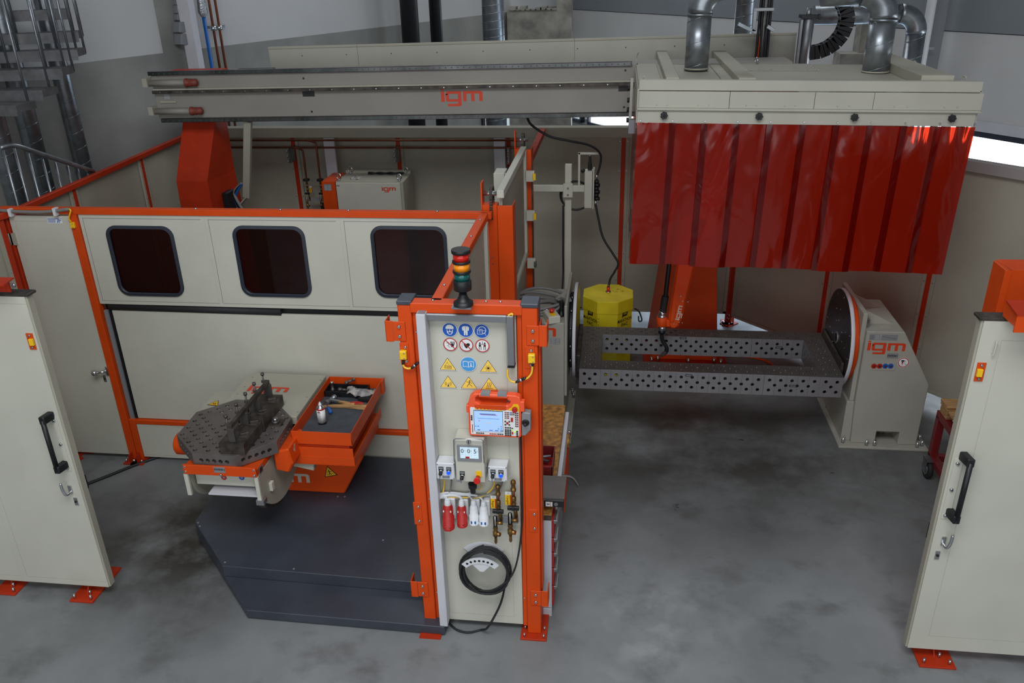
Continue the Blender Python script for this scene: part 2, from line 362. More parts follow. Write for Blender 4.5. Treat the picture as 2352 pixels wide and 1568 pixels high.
def logo(o, u, v, n, h, mt, parent, only=None, name='maker_logo'):
    """the maker's three-letter mark drawn from strokes; h = height of the small letters"""
    d = Decal(o, u, v, n); k = h/70.0
    def R(x0, x1, y0, y1): d.rect((x0-1063)*k, (x1-1063)*k, (656-y1)*k, (656-y0)*k, mt)
    def Q(*p): d.poly([((x-1063)*k, (656-y)*k) for x, y in p], mt)
    if only != 'm':
        R(915, 940, 622, 693); R(914, 936, 606, 616)
        Q((960, 622), (1060, 622), (1060, 640), (972, 640), (950, 650), (950, 632)); R(950, 972, 640, 676); Q((950, 676), (1036, 676), (1036, 693), (960, 693), (950, 685))
        Q((1036, 640), (1060, 640), (1060, 716), (1050, 725), (1036, 708)); Q((962, 708), (1036, 708), (1050, 725), (962, 725))
    Q((1073, 622), (1200, 622), (1212, 632), (1212, 640), (1073, 640)); R(1073, 1097, 640, 691); R(1130, 1154, 640, 691); R(1188, 1212, 640, 691)
    return d.build(name, parent)
def bolts(pts, nrm, r, parent, name='bolts', mt=None, h=None):
    mb = MB(); n = V(nrm).normalized(); mt = mt or CHROME; h = h or r*.8
    for p in pts: mb.cyl(V(p), V(p)+n*h, r, mt, r*.75, 8)
    return mb.build(name, parent, stuff=len(pts) > 1)
def seam_panel(mb, x0, x1, z0, z1, yf, mt, th=.03, inset=.05, g=.0035, sides='LBT'):
    """folded sheet panel facing -y: slab plus proud inner field leaving a fine joint along the given sides"""
    mb.box(x0, x1, yf, yf+th, z0, z1, mt); h = .0025; s = sides
    a, b = (x0+inset if 'L' in s else x0), (x1-inset if 'R' in s else x1)
    c, d = (z0+inset if 'B' in s else z0), (z1-inset if 'T' in s else z1)
    mb.box(a, b, yf-h, yf, c, d, mt)
    if 'T' in s: mb.box(x0, x1, yf-h, yf, d+g, z1, mt)
    if 'B' in s: mb.box(x0, x1, yf-h, yf, z0, c-g, mt)
    c2, d2 = (c-g if 'B' in s else c), (d+g if 'T' in s else d)
    if 'L' in s: mb.box(x0, a-g, yf-h, yf, c2, d2, mt)
    if 'R' in s: mb.box(b+g, x1, yf-h, yf, c2, d2, mt)
    return mb
# ============================================================ SETTING
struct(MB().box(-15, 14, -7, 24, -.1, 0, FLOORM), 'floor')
struct(MB().box(-15, 14, -7, 24, 9.2, 9.35, PLASTER), 'ceiling')
CN = V((-1.25, 19.0, 0)); DA = V((-.39, -.921, 0)); DB = V((.6, -.8, 0))      # hall corner and the two wall directions
def wall_slab(mb, a, d, t0, t1, z0, z1, mt, off=0.0, th=.15, side=1):
    n = V((d.y, -d.x, 0))*side
    p0 = a+d*t0+n*off; p1 = a+d*t1+n*off
    pts = [p0, p1, p1+n*th, p0+n*th]
    return mb.prism([(p.x, p.y, z0) for p in pts], (0, 0, z1-z0), mt)
# wall on the left (inner side looks towards +x)
NA = V((-DA.y, DA.x, 0)); NA = NA if NA.x > 0 else -NA
sA = 1 if V((DA.y, -DA.x, 0)).x < 0 else -1
ob = struct(wall_slab(MB(), CN, DA, 0, 24, 0, 3.2, CONC, 0, .2, sA), 'wall_left')
up = wall_slab(MB(), CN, DA, 0, 9.83, 3.2, 9, PLASTER, .012, .2, sA); wall_slab(up, CN, DA, 10.285, 24, 3.2, 9, PLASTER, .012, .2, sA)
wall_slab(up, CN, DA, 0, 9.83, 3.2, 3.24, CONC, .0, .03, sA); wall_slab(up, CN, DA, 10.285, 24, 3.2, 3.24, CONC, .0, .03, sA)
pu = up.build('upper_panel', ob)
wall_slab(MB(), CN, DA, 9.83, 10.285, 3.2, 9, CONC, -.002, .2, sA).build('concrete_pilaster', ob)
NB = V((DB.y, -DB.x, 0)); NB = NB if NB.x < 0 else -NB
sB = 1 if V((DB.y, -DB.x, 0)).x > 0 else -1
wb_ = struct(wall_slab(MB(), CN, DB, 0, 16, 2.15, 3.17, PLASTER, 0, .2, sB), 'wall_right')
wall_slab(MB(), CN, DB, 0, 16, 3.18, 9, PANELG, -.01, .2, sB).build('upper_panel', wb_)
wall_slab(MB(), CN, DB, 0, 16, 0, .85, CONC, -.01, .2, sB).build('plinth', wb_)
wall_slab(MB(), CN, DB, 0, 16, 2.02, 2.15, WHITE, -.05, .2, sB).build('lintel', wb_)
def hallwin(name, t0, t1, z0, z1, mt, label, n):
    g = MB(); wall_slab(g, CN, DB, t0, t1, z0, z1, mt, .02, .02, sB)
    o = struct(g, name, label)
    f = MB()
    for a, b, c, d_ in ((t0-.06, t1+.06, z1, z1+.06), (t0-.06, t1+.06, z0-.06, z0), (t0-.06, t0, z0-.06, z1+.06), (t1, t1+.06, z0-.06, z1+.06)): wall_slab(f, CN, DB, a, b, c, d_, GASKET, -.04, .1, sB)
    for i in range(1, n): wall_slab(f, CN, DB, t0+(t1-t0)*i/n-.03, t0+(t1-t0)*i/n+.03, z0, z1, GASKET, -.03, .06, sB)
    f.build('window_frame', o)
hallwin('window_1', 9.6, 15.6, .92, 1.95, WINLIT, 'long bright window strip low in the grey panelled hall wall', 1)
hallwin('window_2', 1.1, 2.8, .95, 1.95, WINLIT, 'bright hall window seen under the gantry beam', 1)
hallwin('window_3', .2, .75, .95, 1.95, WINDIM, 'narrow pale hall window beside the corner', 1)
# daylit glazing low in the left wall near the corner
g = MB(); wall_slab(g, CN, DA, .3, 3.4, .9, 1.75, WINDIM, -.02, .02, sA); struct(g, 'window_4', 'pale hall window near the far corner under the beam')
f = MB()
for t in (.28, 1.3, 2.35, 3.4): wall_slab(f, CN, DA, t-.04, t+.04, .85, 1.8, GASKET, -.05, .04, sA)
f.build('window_frame', bpy.data.objects['window_4'])
# concrete pier at the hall corner and the one behind the right duct
def vpost(x0, x1, y, wd, z0, z1, Y, mt, name, label, cat, dp=.3, extra=None):
    a = DY(x0, y, Y); b = DY(x1, y, Y)
    mb = MB().box(a.x, b.x, Y, Y+dp, z0, z1, mt); o = mb.build(name, bev=.004)
    return o
a = DY(1165, 60, 16.6); b = DY(1313, 60, 16.6)
mb = MB().box(a.x, b.x, 16.6, 17.0, 0, 3.28, CONCD)
for i in range(9): # broken upper edge
    x = a.x+.05+i*(b.x-a.x-.35)/9; mb.box(x, x+.12, 16.58, 16.95, 3.28, 3.28+random.Random(i).random()*.07, CONCD)
mb.box(b.x-.28, b.x, 16.6, 17.0, 3.28, 9, CONCD)
o = struct(mb, 'trim_1', 'rough concrete pier at the far hall corner')
a = DY(1975, 60, 12.6); b = DY(2125, 60, 12.6)
struct(MB().box(a.x-.25, b.x-.12, 12.4, 12.8, 0, 2.85, CONCD).box(a.x, b.x, 12.5, 12.8, 2.85, 6, CONCD), 'trim_2', 'concrete pier behind the bent duct')
# grey steel column of the right wall with a white pipe running down it
a = ON(2135, 158, CN+NB*.25, NB)
o = MB().box(a.x-.16, a.x+.06, a.y-.1, a.y+.1, 0, 9, GREYL).build('steel_column', bev=.004); tag(o, 'grey steel column against the right hall wall', 'column')
a2 = ON(2124, 100, CN+NB*.62, NB)
p = MB().cyl((a2.x, a2.y, 0), (a2.x, a2.y, 9), .055, WPLAST)
o = p.build('drain_pipe'); tag(o, 'white vertical pipe beside the grey steel column', 'pipe')
MB().box(a2.x-.01, a2.x+.12, a2.y-.01, a2.y+.05, 3.0, 3.03, CHROME).build('pipe_clamp', o)
# far column, conduit boxes, pipes on the left wall
q = ON(442, 100, CN+NA*.15, NA)
o = MB().box(q.x-.07, q.x+.07, q.y-.07, q.y+.07, 0, 9, WHITE).build('steel_column', bev=.003); tag(o, 'slim white steel column against the concrete pilaster', 'column')
q = ON(402, 60, CN+NA*.05, NA)
jb = thing('junction_box_stack', 'grey junction boxes and trunking on the pilaster above the beam', 'junction box', (q.x, q.y, 0))
def oncol(mb, px0, px1, py0, py1, mt, d=.1, off=.04):
    pl = CN+NA*off; A = ON(px0, py0, pl, NA); B = ON(px1, py1, pl, NA); C_ = ON(px1, py0, pl, NA)
    A2 = ON(px0, py1, pl, NA)
    return mb.prism([A, C_, B, A2], NA*d, mt)
for (a, b, c, d_) in ((396, 424, 50, 74), (400, 428, 77, 102)): oncol(MB(), a, b, c, d_, GREYL, .12).build('junction_box', jb, bev=.004)
for i, (c, d_) in enumerate(((0, 11), (12, 30), (32, 46))): oncol(MB(), 397+i, 416+i, c, d_, GREYL, .07).build('trunking', jb, bev=.003)
def wall_pipe(px, py, off, r, mt, z0, z1):
    q = ON(px, py, CN+NA*off, NA); return q, MB().cyl((q.x, q.y, z0), (q.x, q.y, z1), r, mt, n=12)
q, m_ = wall_pipe(478, 100, .14, .022, BLUEP, 0, 3.62); o = m_.build('water_pipe'); tag(o, 'blue pipe wrapped in silver foil at its top', 'pipe')
MB().lathe((q.x, q.y, 3.6), (0, 0, 1), [(0, .03), (.05, .055), (.2, .045), (.5, .06), (.9, .05), (1.3, .06), (2, .05)], FOIL, 12).build('foil_wrap', o)
for k, (px, lb) in enumerate(((491, 'left copper riser pipe beside the blue pipe'), (505, 'right copper riser pipe farther from the blue pipe'))):
    q, m_ = wall_pipe(px, 70, .14, .016, COPPER, 0, 9); o = m_.build('copper_riser'); tag(o, lb, 'pipe', 'copper risers on the hall wall')
    MB().cyl((q.x, q.y, 3.44), (q.x, q.y, 3.49), .035, CHROME).build('pipe_clamp', o)
A = ON(478, 63, CN+NA*.06, NA); B = ON(515, 60, CN+NA*.06, NA)
o = MB().beam(A, B, .03, .03, GALV).build('clamp_rail'); tag(o, 'short slotted rail holding the copper risers', 'bracket')
# dark and silver ducts in front of the far wall
for (x0, x1, Y, mt, nm, lb, cat) in ((922, 962, 13.2, BLACK, 'insulated_pipe', 'thick black insulated pipe at the far wall', 'pipe'), (988, 1016, 13.6, BLACK, 'insulated_pipe', 'thinner black insulated pipe right of the thick one', 'pipe')):
    a = DY(x0, 60, Y); b = DY(x1, 60, Y); c = (a.x+b.x)/2; r = (b.x-a.x)/2
    o = MB().cyl((c, Y, 1.35), (c, Y, 9), r, mt, n=20).build(nm); tag(o, lb, cat)
    MB().cyl((c, Y, 0), (c, Y, 1.35), r*.92, COPPER, n=16).build('pipe_foot', o)
def spiral_duct(pts, r, n=20, seam=.13, ang=.0):
    """sheet duct with raised helical seam on its straight pieces"""
    mb = MB()
    for a, b in zip(pts, pts[1:]):
        a = V(a); b = V(b); mb.cyl(a, b, r, GALV, n=n)
        L = (b-a).length
        if L > .35:
            d = (b-a).normalized(); t = d.cross(V((0, 1, 0)));
            if t.length < .01: t = V((1, 0, 0))
            t.normalize(); u = d.cross(t); k = int(L/seam*14); rib = []
            for i in range(k+1):
                s_ = i/k*L; an = s_/seam*2*PI/1.0; rib.append(a+d*s_+(t*math.cos(an)+u*math.sin(an))*(r*1.0))
            mb.tube(rib, r*.035, GALV, 5, sub=0)
    return mb
c = DY(1133, 50, 13.0)
o = spiral_duct([(c.x, 13, 1.2), (c.x, 13, 7)], .165, seam=.11).build('ribbed_duct'); tag(o, 'silver ribbed duct rising at the far wall', 'duct')
MB().tube([(c.x+.05, 12.95, 2.80), (c.x+.3, 12.95, 2.76), (c.x+.55, 12.95, 2.66)], .09, GALV, 14).build('branch_duct', o)
# ============================================================ SPIRAL STAIR and ducts on the far left
st = thing('spiral_staircase', 'galvanised spiral staircase at the upper left corner', 'staircase', (-7.0, 6.6, 0))
MB().cyl((-7.0, 6.6, 0), (-7.0, 6.6, 7), .09, GALV).build('centre_column', st)
steps = [(155, 25, 43, 7.75), (180, 75, 97, 7.5), (178, 113, 142, 7.25), (143, 155, 188, 7.0), (98, 205, 237, 6.75), (38, 240, 272, 6.5)]
for i, (px, y0, y1, Y) in enumerate(steps):
    e = DY(px, (y0+y1)/2, Y); cx, cy = -7.0, 6.6
    d = V((e.x-cx, e.y-cy-.0, 0)); L = d.length; d.normalize(); n = V((-d.y, d.x, 0)); zt = e.z+.05
    p0, p1 = V((cx, cy, zt)), V((e.x, e.y, zt)); bk = p1+n*.24
    t = MB().prism([p0+n*.02, p1, bk, p0+n*.12], (0, 0, -.012), GALVD)
    t.prism([p0, p1, p1+n*.006, p0+n*.006], (0, 0, -.09), GALVD); t.prism([p1, bk, bk+d*.006, p1+d*.006], (0, 0, -.06), GALVD); t.prism([p0+n*.12, bk, bk+n*.006, p0+n*.126], (0, 0, -.03), GALVD)
    tr = t.build('tread', st)
    for k, fr in enumerate((.12, .28, .44, .6, .76, .9, .97, 1.0)):
        if i in (4, 5) and k % 2: continue
        q = p0.lerp(bk, fr)
        MB().cyl((q.x, q.y, zt-.05), (q.x, q.y, zt+(.95 if fr > .7 else .42)), .011, GALV, n=8).build('baluster', st)
rl = MB().tube([DY(0, 340, 6.4), DY(33, 334, 6.5), DY(90, 352, 6.7), DY(215, 394, 7.3)], .022, GALV, 10, 4); rl.build('handrail', st)
for k, (px, py) in enumerate(((5, 340), (32, 340), (64, 352), (97, 365), (126, 372), (154, 380), (178, 388), (200, 392))):
    Y = 6.42+.1+(px/215)*.78; q = DY(px, py, Y); MB().cyl((q.x, q.y, q.z-1.25), (q.x, q.y, q.z), .012, GALV, n=8).build('baluster', st)
for k, (px, py, Y, r, lb) in enumerate(((195, 400, 8.0, .085, 'silver spiral duct nearest the concrete wall behind the stair'), (110, 460, 7.5, .095, 'silver spiral duct in the middle behind the stair treads'), (28, 420, 6.9, .09, 'silver spiral duct at the left picture edge behind the stair'))):
    q = DY(px, py, Y); o = spiral_duct([(q.x, q.y, 0), (q.x, q.y, 7)], r, seam=.16).build('spiral_duct'); tag(o, lb, 'duct', 'ducts behind the spiral stair')
# ============================================================ CELL WALLS
def fence_run(root, A, B, joints, z0, z1, mtp=BEIGED, pw=.05, front=1, railmt=REDP, cap=None, foot=True, capmt=None):
    """panels between square posts from A to B (xy); joints = fractions where posts stand"""
    A = V((*A, 0)); B = V((*B, 0)); d = (B-A); L = d.length; d.normalize(); n = V((d.y, -d.x, 0))*front
    for f0, f1 in zip(joints, joints[1:]):
        p, q = A+d*(f0*L+pw/2), A+d*(f1*L-pw/2)
        mb = MB()
        mb.prism([p+n*-.005+V((0, 0, z0)), q+n*-.005+V((0, 0, z0)), q-n*.03+V((0, 0, z0)), p-n*.03+V((0, 0, z0))], (0, 0, z1-z0), mtp)
        for s0, s1 in ((p, p+d*.035), (q-d*.035, q)):   # folded side flanges standing proud
            mb.prism([s0+V((0, 0, z0)), s1+V((0, 0, z0)), s1+n*.015+V((0, 0, z0)), s0+n*.015+V((0, 0, z0))], (0, 0, z1-z0), mtp)
        mb.prism([p+V((0, 0, z0)), q+V((0, 0, z0)), q+n*.015+V((0, 0, z0)), p+n*.015+V((0, 0, z0))], (0, 0, .03), mtp)
        pn = mb.build('panel', root)
        bolts([s+n*.016+V((0, 0, z)) for s in (p+d*.018, q-d*.018) for z in [z0+.08+k*(z1-z0-.16)/6 for k in range(7)]], n, .006, pn)
    for f in joints:
        c = A+d*(f*L); mb = MB()
        c0 = [c-d*pw/2+n*.02, c+d*pw/2+n*.02, c+d*pw/2-n*.05, c-d*pw/2-n*.05]
        mb.prism([k+V((0, 0, .012)) for k in c0], (0, 0, z1-.012), railmt)
        ps = mb.build('post', root, bev=.003)
        if foot:
            fo = MB(); c1 = [c-d*.07+n*.1, c+d*.07+n*.1, c+d*.07-n*.08, c-d*.07-n*.08]; fo.prism([k for k in c1], (0, 0, .012), railmt); fo.build('foot_plate', ps)
            bolts([c+d*s*.045+n*.07+V((0, 0, .012)) for s in (-1, 1)]+[c+n*.02+V((0, 0, z)) for z in (.05, .1)], (0, 0, 1), .009, ps, h=.03)
    return A, d, n, L
lw = thing('left_cell_wall', 'slanting left cell wall of beige panels under a red rail', 'partition wall', (-4.9, 7.6, 0))
A, d, n, L = fence_run(lw, (-4.90, 6.05), (-5.06, 9.55), (0.02, .235, .60, .97), .06, 2.33)
MB().beam((-4.875, 6.0, 2.345), (-5.04, 9.6, 2.345), .05, .05, REDP).build('top_rail', lw, bev=.004)
lf = thing('left_cell_wall_front', 'short dark beige cell wall left of the service door', 'partition wall', (-5.1, 5.4, 0))
fence_run(lf, (-5.25, 4.3), (-4.95, 5.95), (0.0, .98), .06, 2.30)
MB().beam((-5.25, 4.3, 2.33), (-4.93, 6.0, 2.33), .05, .05, REDP).build('top_rail', lf, bev=.004)
bw = thing('back_cell_wall', 'long beige back wall of the cell under a grey box beam', 'partition wall', (-1.8, 9.6, 0))
xs = [-5.0, -3.86, -2.57, -1.25, .075, 1.41]
fence_run(bw, (xs[0], 9.58), (xs[-1], 9.58), [(x-xs[0])/(xs[-1]-xs[0]) for x in xs], .12, 2.30)
MB().box(-4.85, 1.5, 9.42, 9.56, 2.285, 2.40, BEIGED).build('box_beam', bw, bev=.004)
rw = thing('right_cell_wall', 'slanting right cell wall of beige panels behind the positioner', 'partition wall', (2.5, 8.5, 0))
RA, RB = V((1.44, 9.52)), V((4.30, 6.47)); RL = (RB-RA).length
fence_run(rw, (1.44, 9.55), (4.30, 6.49), (0.0, .295, .552, 1.0), .10, 2.33, front=1)
mat('cap_grey', (150, 144, 142), .55); rwd = V((2.86, -3.06, 0)).normalized(); 
MB().beam((1.42, 9.56, 2.37), (4.30, 6.48, 2.37), .09, .10, MATS['cap_grey']).build('top_cap', rw, bev=.004)
# white support posts and pipes along the back wall
for k, (x, lb) in enumerate(((-3.35, 'white square post behind the power source cabinet'), (-1.335, 'white square post behind the lifting door'))):
    o = MB().box(x-.065, x+.065, 9.38, 9.42, 0, 2.285, WHITE).build('white_post', bev=.003); tag(o, lb, 'post', 'white posts on the back wall')
for k, (py, lb) in enumerate(((322, 'upper copper pipe running along the back wall'), (339, 'lower copper pipe running along the back wall'))):
    z = DY(915, py, 9.36).z
    xx = -2.98 if k else -2.87
    zz = z
    mb = MB().cyl((-4.75, 9.36, z), (-1.12, 9.36, z), .012, COPPER, n=10)
    if k: mb.tube([(-1.12, 9.36, z), (-1.07, 9.36, z-.01), (-1.06, 9.36, z-.06), (-1.06, 9.36, z-.8)], .012, COPPER, 8, 4)
    x = -3.66 if k else -3.49
    mb.tube([(x-.12, 9.36, z), (x-.03, 9.35, z-.02), (x, 9.34, z-.08), (x, 9.33, 1.72)], .012, COPPER, 8, 4)
    o = mb.build('copper_pipe'); tag(o, lb, 'pipe', 'copper pipes on the back wall')
    MB().cyl((x, 9.33, 1.80), (x, 9.33, 1.82), .04, BLACK, n=12).build('pipe_clamp', o)
for x in (-3.85, -2.56, -1.23):
    o = MB().box(x-.012, x+.012, 9.345, 9.53, 2.0, 2.18, GALV).build('pipe_bracket'); 
    for z in (2.03, 2.09, 2.15): MB().torus((x, 9.34, z), (1, 0, 0), .018, .007, CHROME, 12, 6).build('clamp_ring', o)
    tag(o, {-3.85: 'galvanised pipe bracket on the post left of the gas taps', -2.56: 'galvanised pipe bracket on the post above the cabinet', -1.23: 'galvanised pipe bracket beside the lifting door mast'}[x], 'bracket', 'pipe brackets on the back wall')
o = MB().box(-1.30, -1.16, 9.44, 9.53, 1.72, 1.93, GREYL).build('switch_box', bev=.01); tag(o, 'small grey switch box on the red post by the lifting door', 'junction box')
MB().cyl((-1.2, 9.48, 0), (-1.2, 9.48, 1.72), .012, GREYC).build('cable', o)
# ============================================================ BOOTH FRONT WALL (plane y = 6.0)
BY = 6.0
def B_(x, y, off=0): return DY(x, y, BY-off)
bo = thing('booth_wall', 'beige booth front wall with three dark windows and red frame', 'partition wall', (-2.6, BY, 0))
def rr_loop(x0, x1, z0, z1, r, n=6):
    pts = []
    for cx, cz, a0 in ((x1-r, z1-r, 0), (x0+r, z1-r, 90), (x0+r, z0+r, 180), (x1-r, z0+r, 270)):
        for i in range(n+1): a = math.radians(a0+90*i/n); pts.append((cx+r*math.cos(a), cz+r*math.sin(a)))
    return pts
zt, zs, zsl = 2.335, 1.555, 1.49
px_l, px_r = B_(177, 500).x+.015, -1.0
seams = [px_l, B_(472, 520).x, B_(782, 520).x, px_r]
wins = [(259, 408), (545.5, 705.5), (858, 1027)]
for i in range(3):
    x0, x1 = seams[i]+.0002, seams[i+1]-.0002
    wx0, wx1 = B_(wins[i][0], 592).x, B_(wins[i][1], 592).x
    wz1, wz0 = B_(330+280*i, 520).z, B_(330+280*i, 677+i*2).z
    loop = rr_loop(wx0, wx1, wz0, wz1, .085); n = len(loop); cx, cz = (wx0+wx1)/2, (wz0+wz1)/2
    mb = MB(); ax0, ax1, az0, az1 = wx0-.05, wx1+.05, wz0-.05, wz1+.05
    out = []
    for (x, z) in loop:
        dx, dz = x-cx, z-cz
        out.append((cx+dx*(ax1-cx)/(wx1-cx), cz+dz*(az1-cz)/(wz1-cz)))
    ring = rr_loop(ax0, ax1, az0, az1, .0001)
    I = [(x, BY, z) for x, z in loop]; O = [(x, BY, z) for x, z in out]
    mb.faces(O+I, [(j, (j+1) % n, n+(j+1) % n, n+j) for j in range(n)], BEIGE)
    m_ = len(out)//4
    for q_, (cxr, czr) in enumerate(((ax1, az1), (ax0, az1), (ax0, az0), (ax1, az0))):
        mb.poly([O[q_*m_+k_] for k_ in range(m_)]+[(cxr, BY, czr)], BEIGE)
    for a, b, c, e in ((x0, ax0, zs, zt), (ax1, x1, zs, zt), (ax0, ax1, az1, zt), (ax0, ax1, zs, az0)): mb.poly([(a, BY, c), (b, BY, c), (b, BY, e), (a, BY, e)], BEIGE)
    mb.faces(I+[(x, BY+.03, z) for x, z in loop], [(j, (j+1) % n, n+(j+1) % n, n+j) for j in range(n)], BEIGE)
    p = mb.build('window_panel', bo)
    ln = MB()      # fold joint: shallow dark reveal round the panel
    f = .03
    for a, b, c, e in ((x0+f, x1-f, zt-f-.003, zt-f), (x0+f, x1, zs+f, zs+f+.002), (x0+f, x0+f+.003, zs+f, zt-f)): ln.box(a, b, BY-.002, BY, c, e, GREYL)
    ln.build('fold_joint', p)
    gk = MB(); lo2 = rr_loop(wx0+.018, wx1-.018, wz0+.018, wz1-.018, .07)
    lo1 = rr_loop(wx0-.006, wx1+.006, wz0-.006, wz1+.006, .09)
    gk.faces([(x, BY-.012, z) for x, z in lo1]+[(x, BY-.016, z) for x, z in lo2], [(j, (j+1) % n, n+(j+1) % n, n+j) for j in range(n)], GASKET)
    gk.faces([(x, BY, z) for x, z in lo1]+[(x, BY-.012, z) for x, z in lo1], [(j, (j+1) % n, n+(j+1) % n, n+j) for j in range(n)], GASKET, True)
    gk.faces([(x, BY-.016, z) for x, z in lo2]+[(x, BY+.02, z) for x, z in lo2], [(j, (j+1) % n, n+(j+1) % n, n+j) for j in range(n)], GASKET, True)
    gk.build('window_gasket', p)
    g = MB(); g.poly([(x, BY+.008, z) for x, z in lo2], DGLASS); g.build('window_pane', p)
mb = MB().box(-5.0, -.93, BY-.012, BY+.05, 2.335, 2.385, ORANGE); mb.build('top_rail', bo, bev=.003)
bolts([(x, BY+.01, 2.385) for x in (-2.6, -2.05, -3.3, -1.35)], (0, 0, 1), .012, bo)
MB().box(px_l-.075, px_l-.008, BY-.02, BY+.05, .01, 2.335, ORANGE).build('post', bo, bev=.003)
MB().box(px_l-.004, px_l+.055, BY-.012, BY+.04, .01, .43, ORANGE).build('post', bo, bev=.003)
MB().box(px_l+.0, -1.0, BY-.01, BY+.04, .385, .425, ORANGE).build('lower_rail', bo, bev=.003)
seam_panel(MB(), px_l+.06, -1.0, .035, .382, BY, BEIGE, inset=.025).build('base_panel', bo)
MB().box(px_l, -1.0, BY+.06, BY+.09, zsl-.04, zs+.02, BLACK).build('slot_backing', bo)
mb = MB().cyl((px_l+.06, BY+.035, 1.52), (B_(643, 716).x, BY+.035, 1.51), .034, RUBBER, n=14); mb.build('brush_roller', bo)
for cx in (px_l-.04, px_l+.03):
    fp = MB().box(cx-.06, cx+.06, BY-.1, BY+.06, 0, .012, REDP).box(cx-.003, cx+.003, BY-.08, BY-.02, .012, .09, REDP).build('foot_plate', bo)
    bolts([(cx-.04, BY-.07, .012), (cx+.04, BY-.07, .012)], (0, 0, 1), .009, fp, h=.03)
sd = MB().box(px_l+.075, -1.0, BY+.02, BY+.05, .43, zsl, BEIGE).build('sliding_panel', bo, bev=.003)
MB().box(px_l+.01, px_l+.045, BY+.005, BY+.03, .43, zsl, GREYL).build('guide_strip', sd); MB().box(px_l+.047, px_l+.072, BY+.02, BY+.04, .43, zsl, BLACK).build('seal', sd)
# booth interior: side walls keep it dark behind the panes
# service door
dr = MB(); seam_panel(dr, -4.93, px_l-.082, .05, 2.32, BY, BEIGE, inset=.05, sides='LT')
dr = dr.build('service_door', bo)
k = B_(248, 850); MB().box(k.x-.018, k.x+.018, BY-.012, BY-.003, k.z-.05, k.z+.04, CHROME).build('lock_plate', dr, bev=.003)
kb = MB().cyl((k.x, BY-.01, k.z+.01), (k.x, BY-.05, k.z+.01), .012, CHROME).cyl((k.x, BY-.05, k.z+.01), (k.x-.075, BY-.06, k.z+.0), .011, CHROME).ball((k.x-.09, BY-.062, k.z), .028, CHROME, 16); kb.build('ball_knob', dr)
k = B_(242, 868); MB().box(k.x-.012, k.x+.012, BY-.01, BY-.003, k.z-.03, k.z+.03, CHROME).cyl((k.x, BY-.01, k.z), (k.x, BY-.016, k.z), .008, BLACK).build('keyhole', dr)
for z in (2.12, .3): MB().box(-4.965, -4.915, BY-.02, BY-.003, z-.05, z+.05, BEIGED).cyl((-4.965, BY-.02, z-.05), (-4.965, BY-.02, z+.05), .009, BEIGED).build('hinge', dr)
k = B_(128, 506); lb = Decal((k.x, BY-.004, k.z), (1, 0, 0), (0, 0, 1), (0, -1, 0)); lb.rect(-.07, .06, -.024, .024, SIGNW).up()
for i in range(7): lb.rect(-.065, .0, .01-.0045*i, .012-.0045*i, SIGNB)
lb.line([(-.068, .016), (.018, .016)], .004, SIGNB); lb.poly([(.012, -.018), (.02, -.018), (.036, .018), (.01, .018), (.012, .013), (.026, .013)], SIGNB); lb.poly([(.028, -.018), (.034, -.018), (.044, .013), (.057, .013), (.058, .018), (.042, .018)], SIGNB).rect(.036, .052, -.002, .003, SIGNB)
lb.build('door_label', dr)
MB().box(-4.985, -4.94, BY-.02, BY+.05, .01, 2.335, REDP).build('door_post', bo, bev=.003)
fp = MB().box(-5.03, -4.89, BY-.1, BY+.06, 0, .012, REDP).build('foot_plate', bo)
# conduit and safety switch above the service door
a, b = B_(0, 483, .03), B_(158, 480, .03)
o = MB().tube([a, a.lerp(b, .3)+V((0, 0, -.015)), a.lerp(b, .65)+V((0, 0, -.02)), b], .014, GREYC, 10).build('flexible_conduit'); tag(o, 'grey flexible conduit lying along the rail above the service door', 'cable conduit')
for t in (.15, .8): q = a.lerp(b, t); MB().box(q.x-.012, q.x+.012, q.y-.02, q.y+.03, q.z-.05, q.z+.012, WPLAST).build('conduit_clip', o)
k = B_(167, 517, .03)
def safety_switch(k, name, label, s=1.0, group=None, yy=None):
    o = thing(name, label, 'safety switch', (k.x, k.y, k.z), group)
    MB().box(k.x-.02*s, k.x+.02*s, k.y-.012, k.y+.018, k.z-.027*s, k.z+.027*s, YELLOW).build('housing', o, bev=.004)
    bolts([(k.x+.008*s, k.y-.012, k.z+.016*s), (k.x+.008*s, k.y-.012, k.z-.016*s)], (0, -1, 0), .005*s, o)
    return o
o = safety_switch(k, 'safety_switch', 'yellow door switch at the top of the service door post', .9)
MB().tube([b, b+V((.02, -.01, -.01)), k+V((-.01, -.01, .06)), k+V((-.005, 0, .03))], .006, YELLOW, 8).build('cable', o)
# ============================================================ SIDE WALL from pillar to booth corner
sw = thing('side_cell_wall', 'beige side wall running back from the control pillar', 'partition wall', (-1.0, 5.1, 0))
seam = MB().box(-1.005, -.975, 4.27, 5.95, .1, 2.33, BEIGED); seam.build('panel', sw)
MB().box(-1.02, -.955, 4.22, 6.0, 2.33, 2.385, ORANGE).build('top_rail', sw, bev=.004)
bolts([(-.985, y, 2.385) for y in (4.45, 4.9, 5.4, 5.8)], (0, 0, 1), .010, sw)
MB().box(-.975, -.95, 5.88, 5.95, .1, 2.33, BEIGE).build('edge_flange', sw)
MB().box(-.974, -.955, 4.95, 4.98, .1, 2.33, ORANGE).build('post', sw)
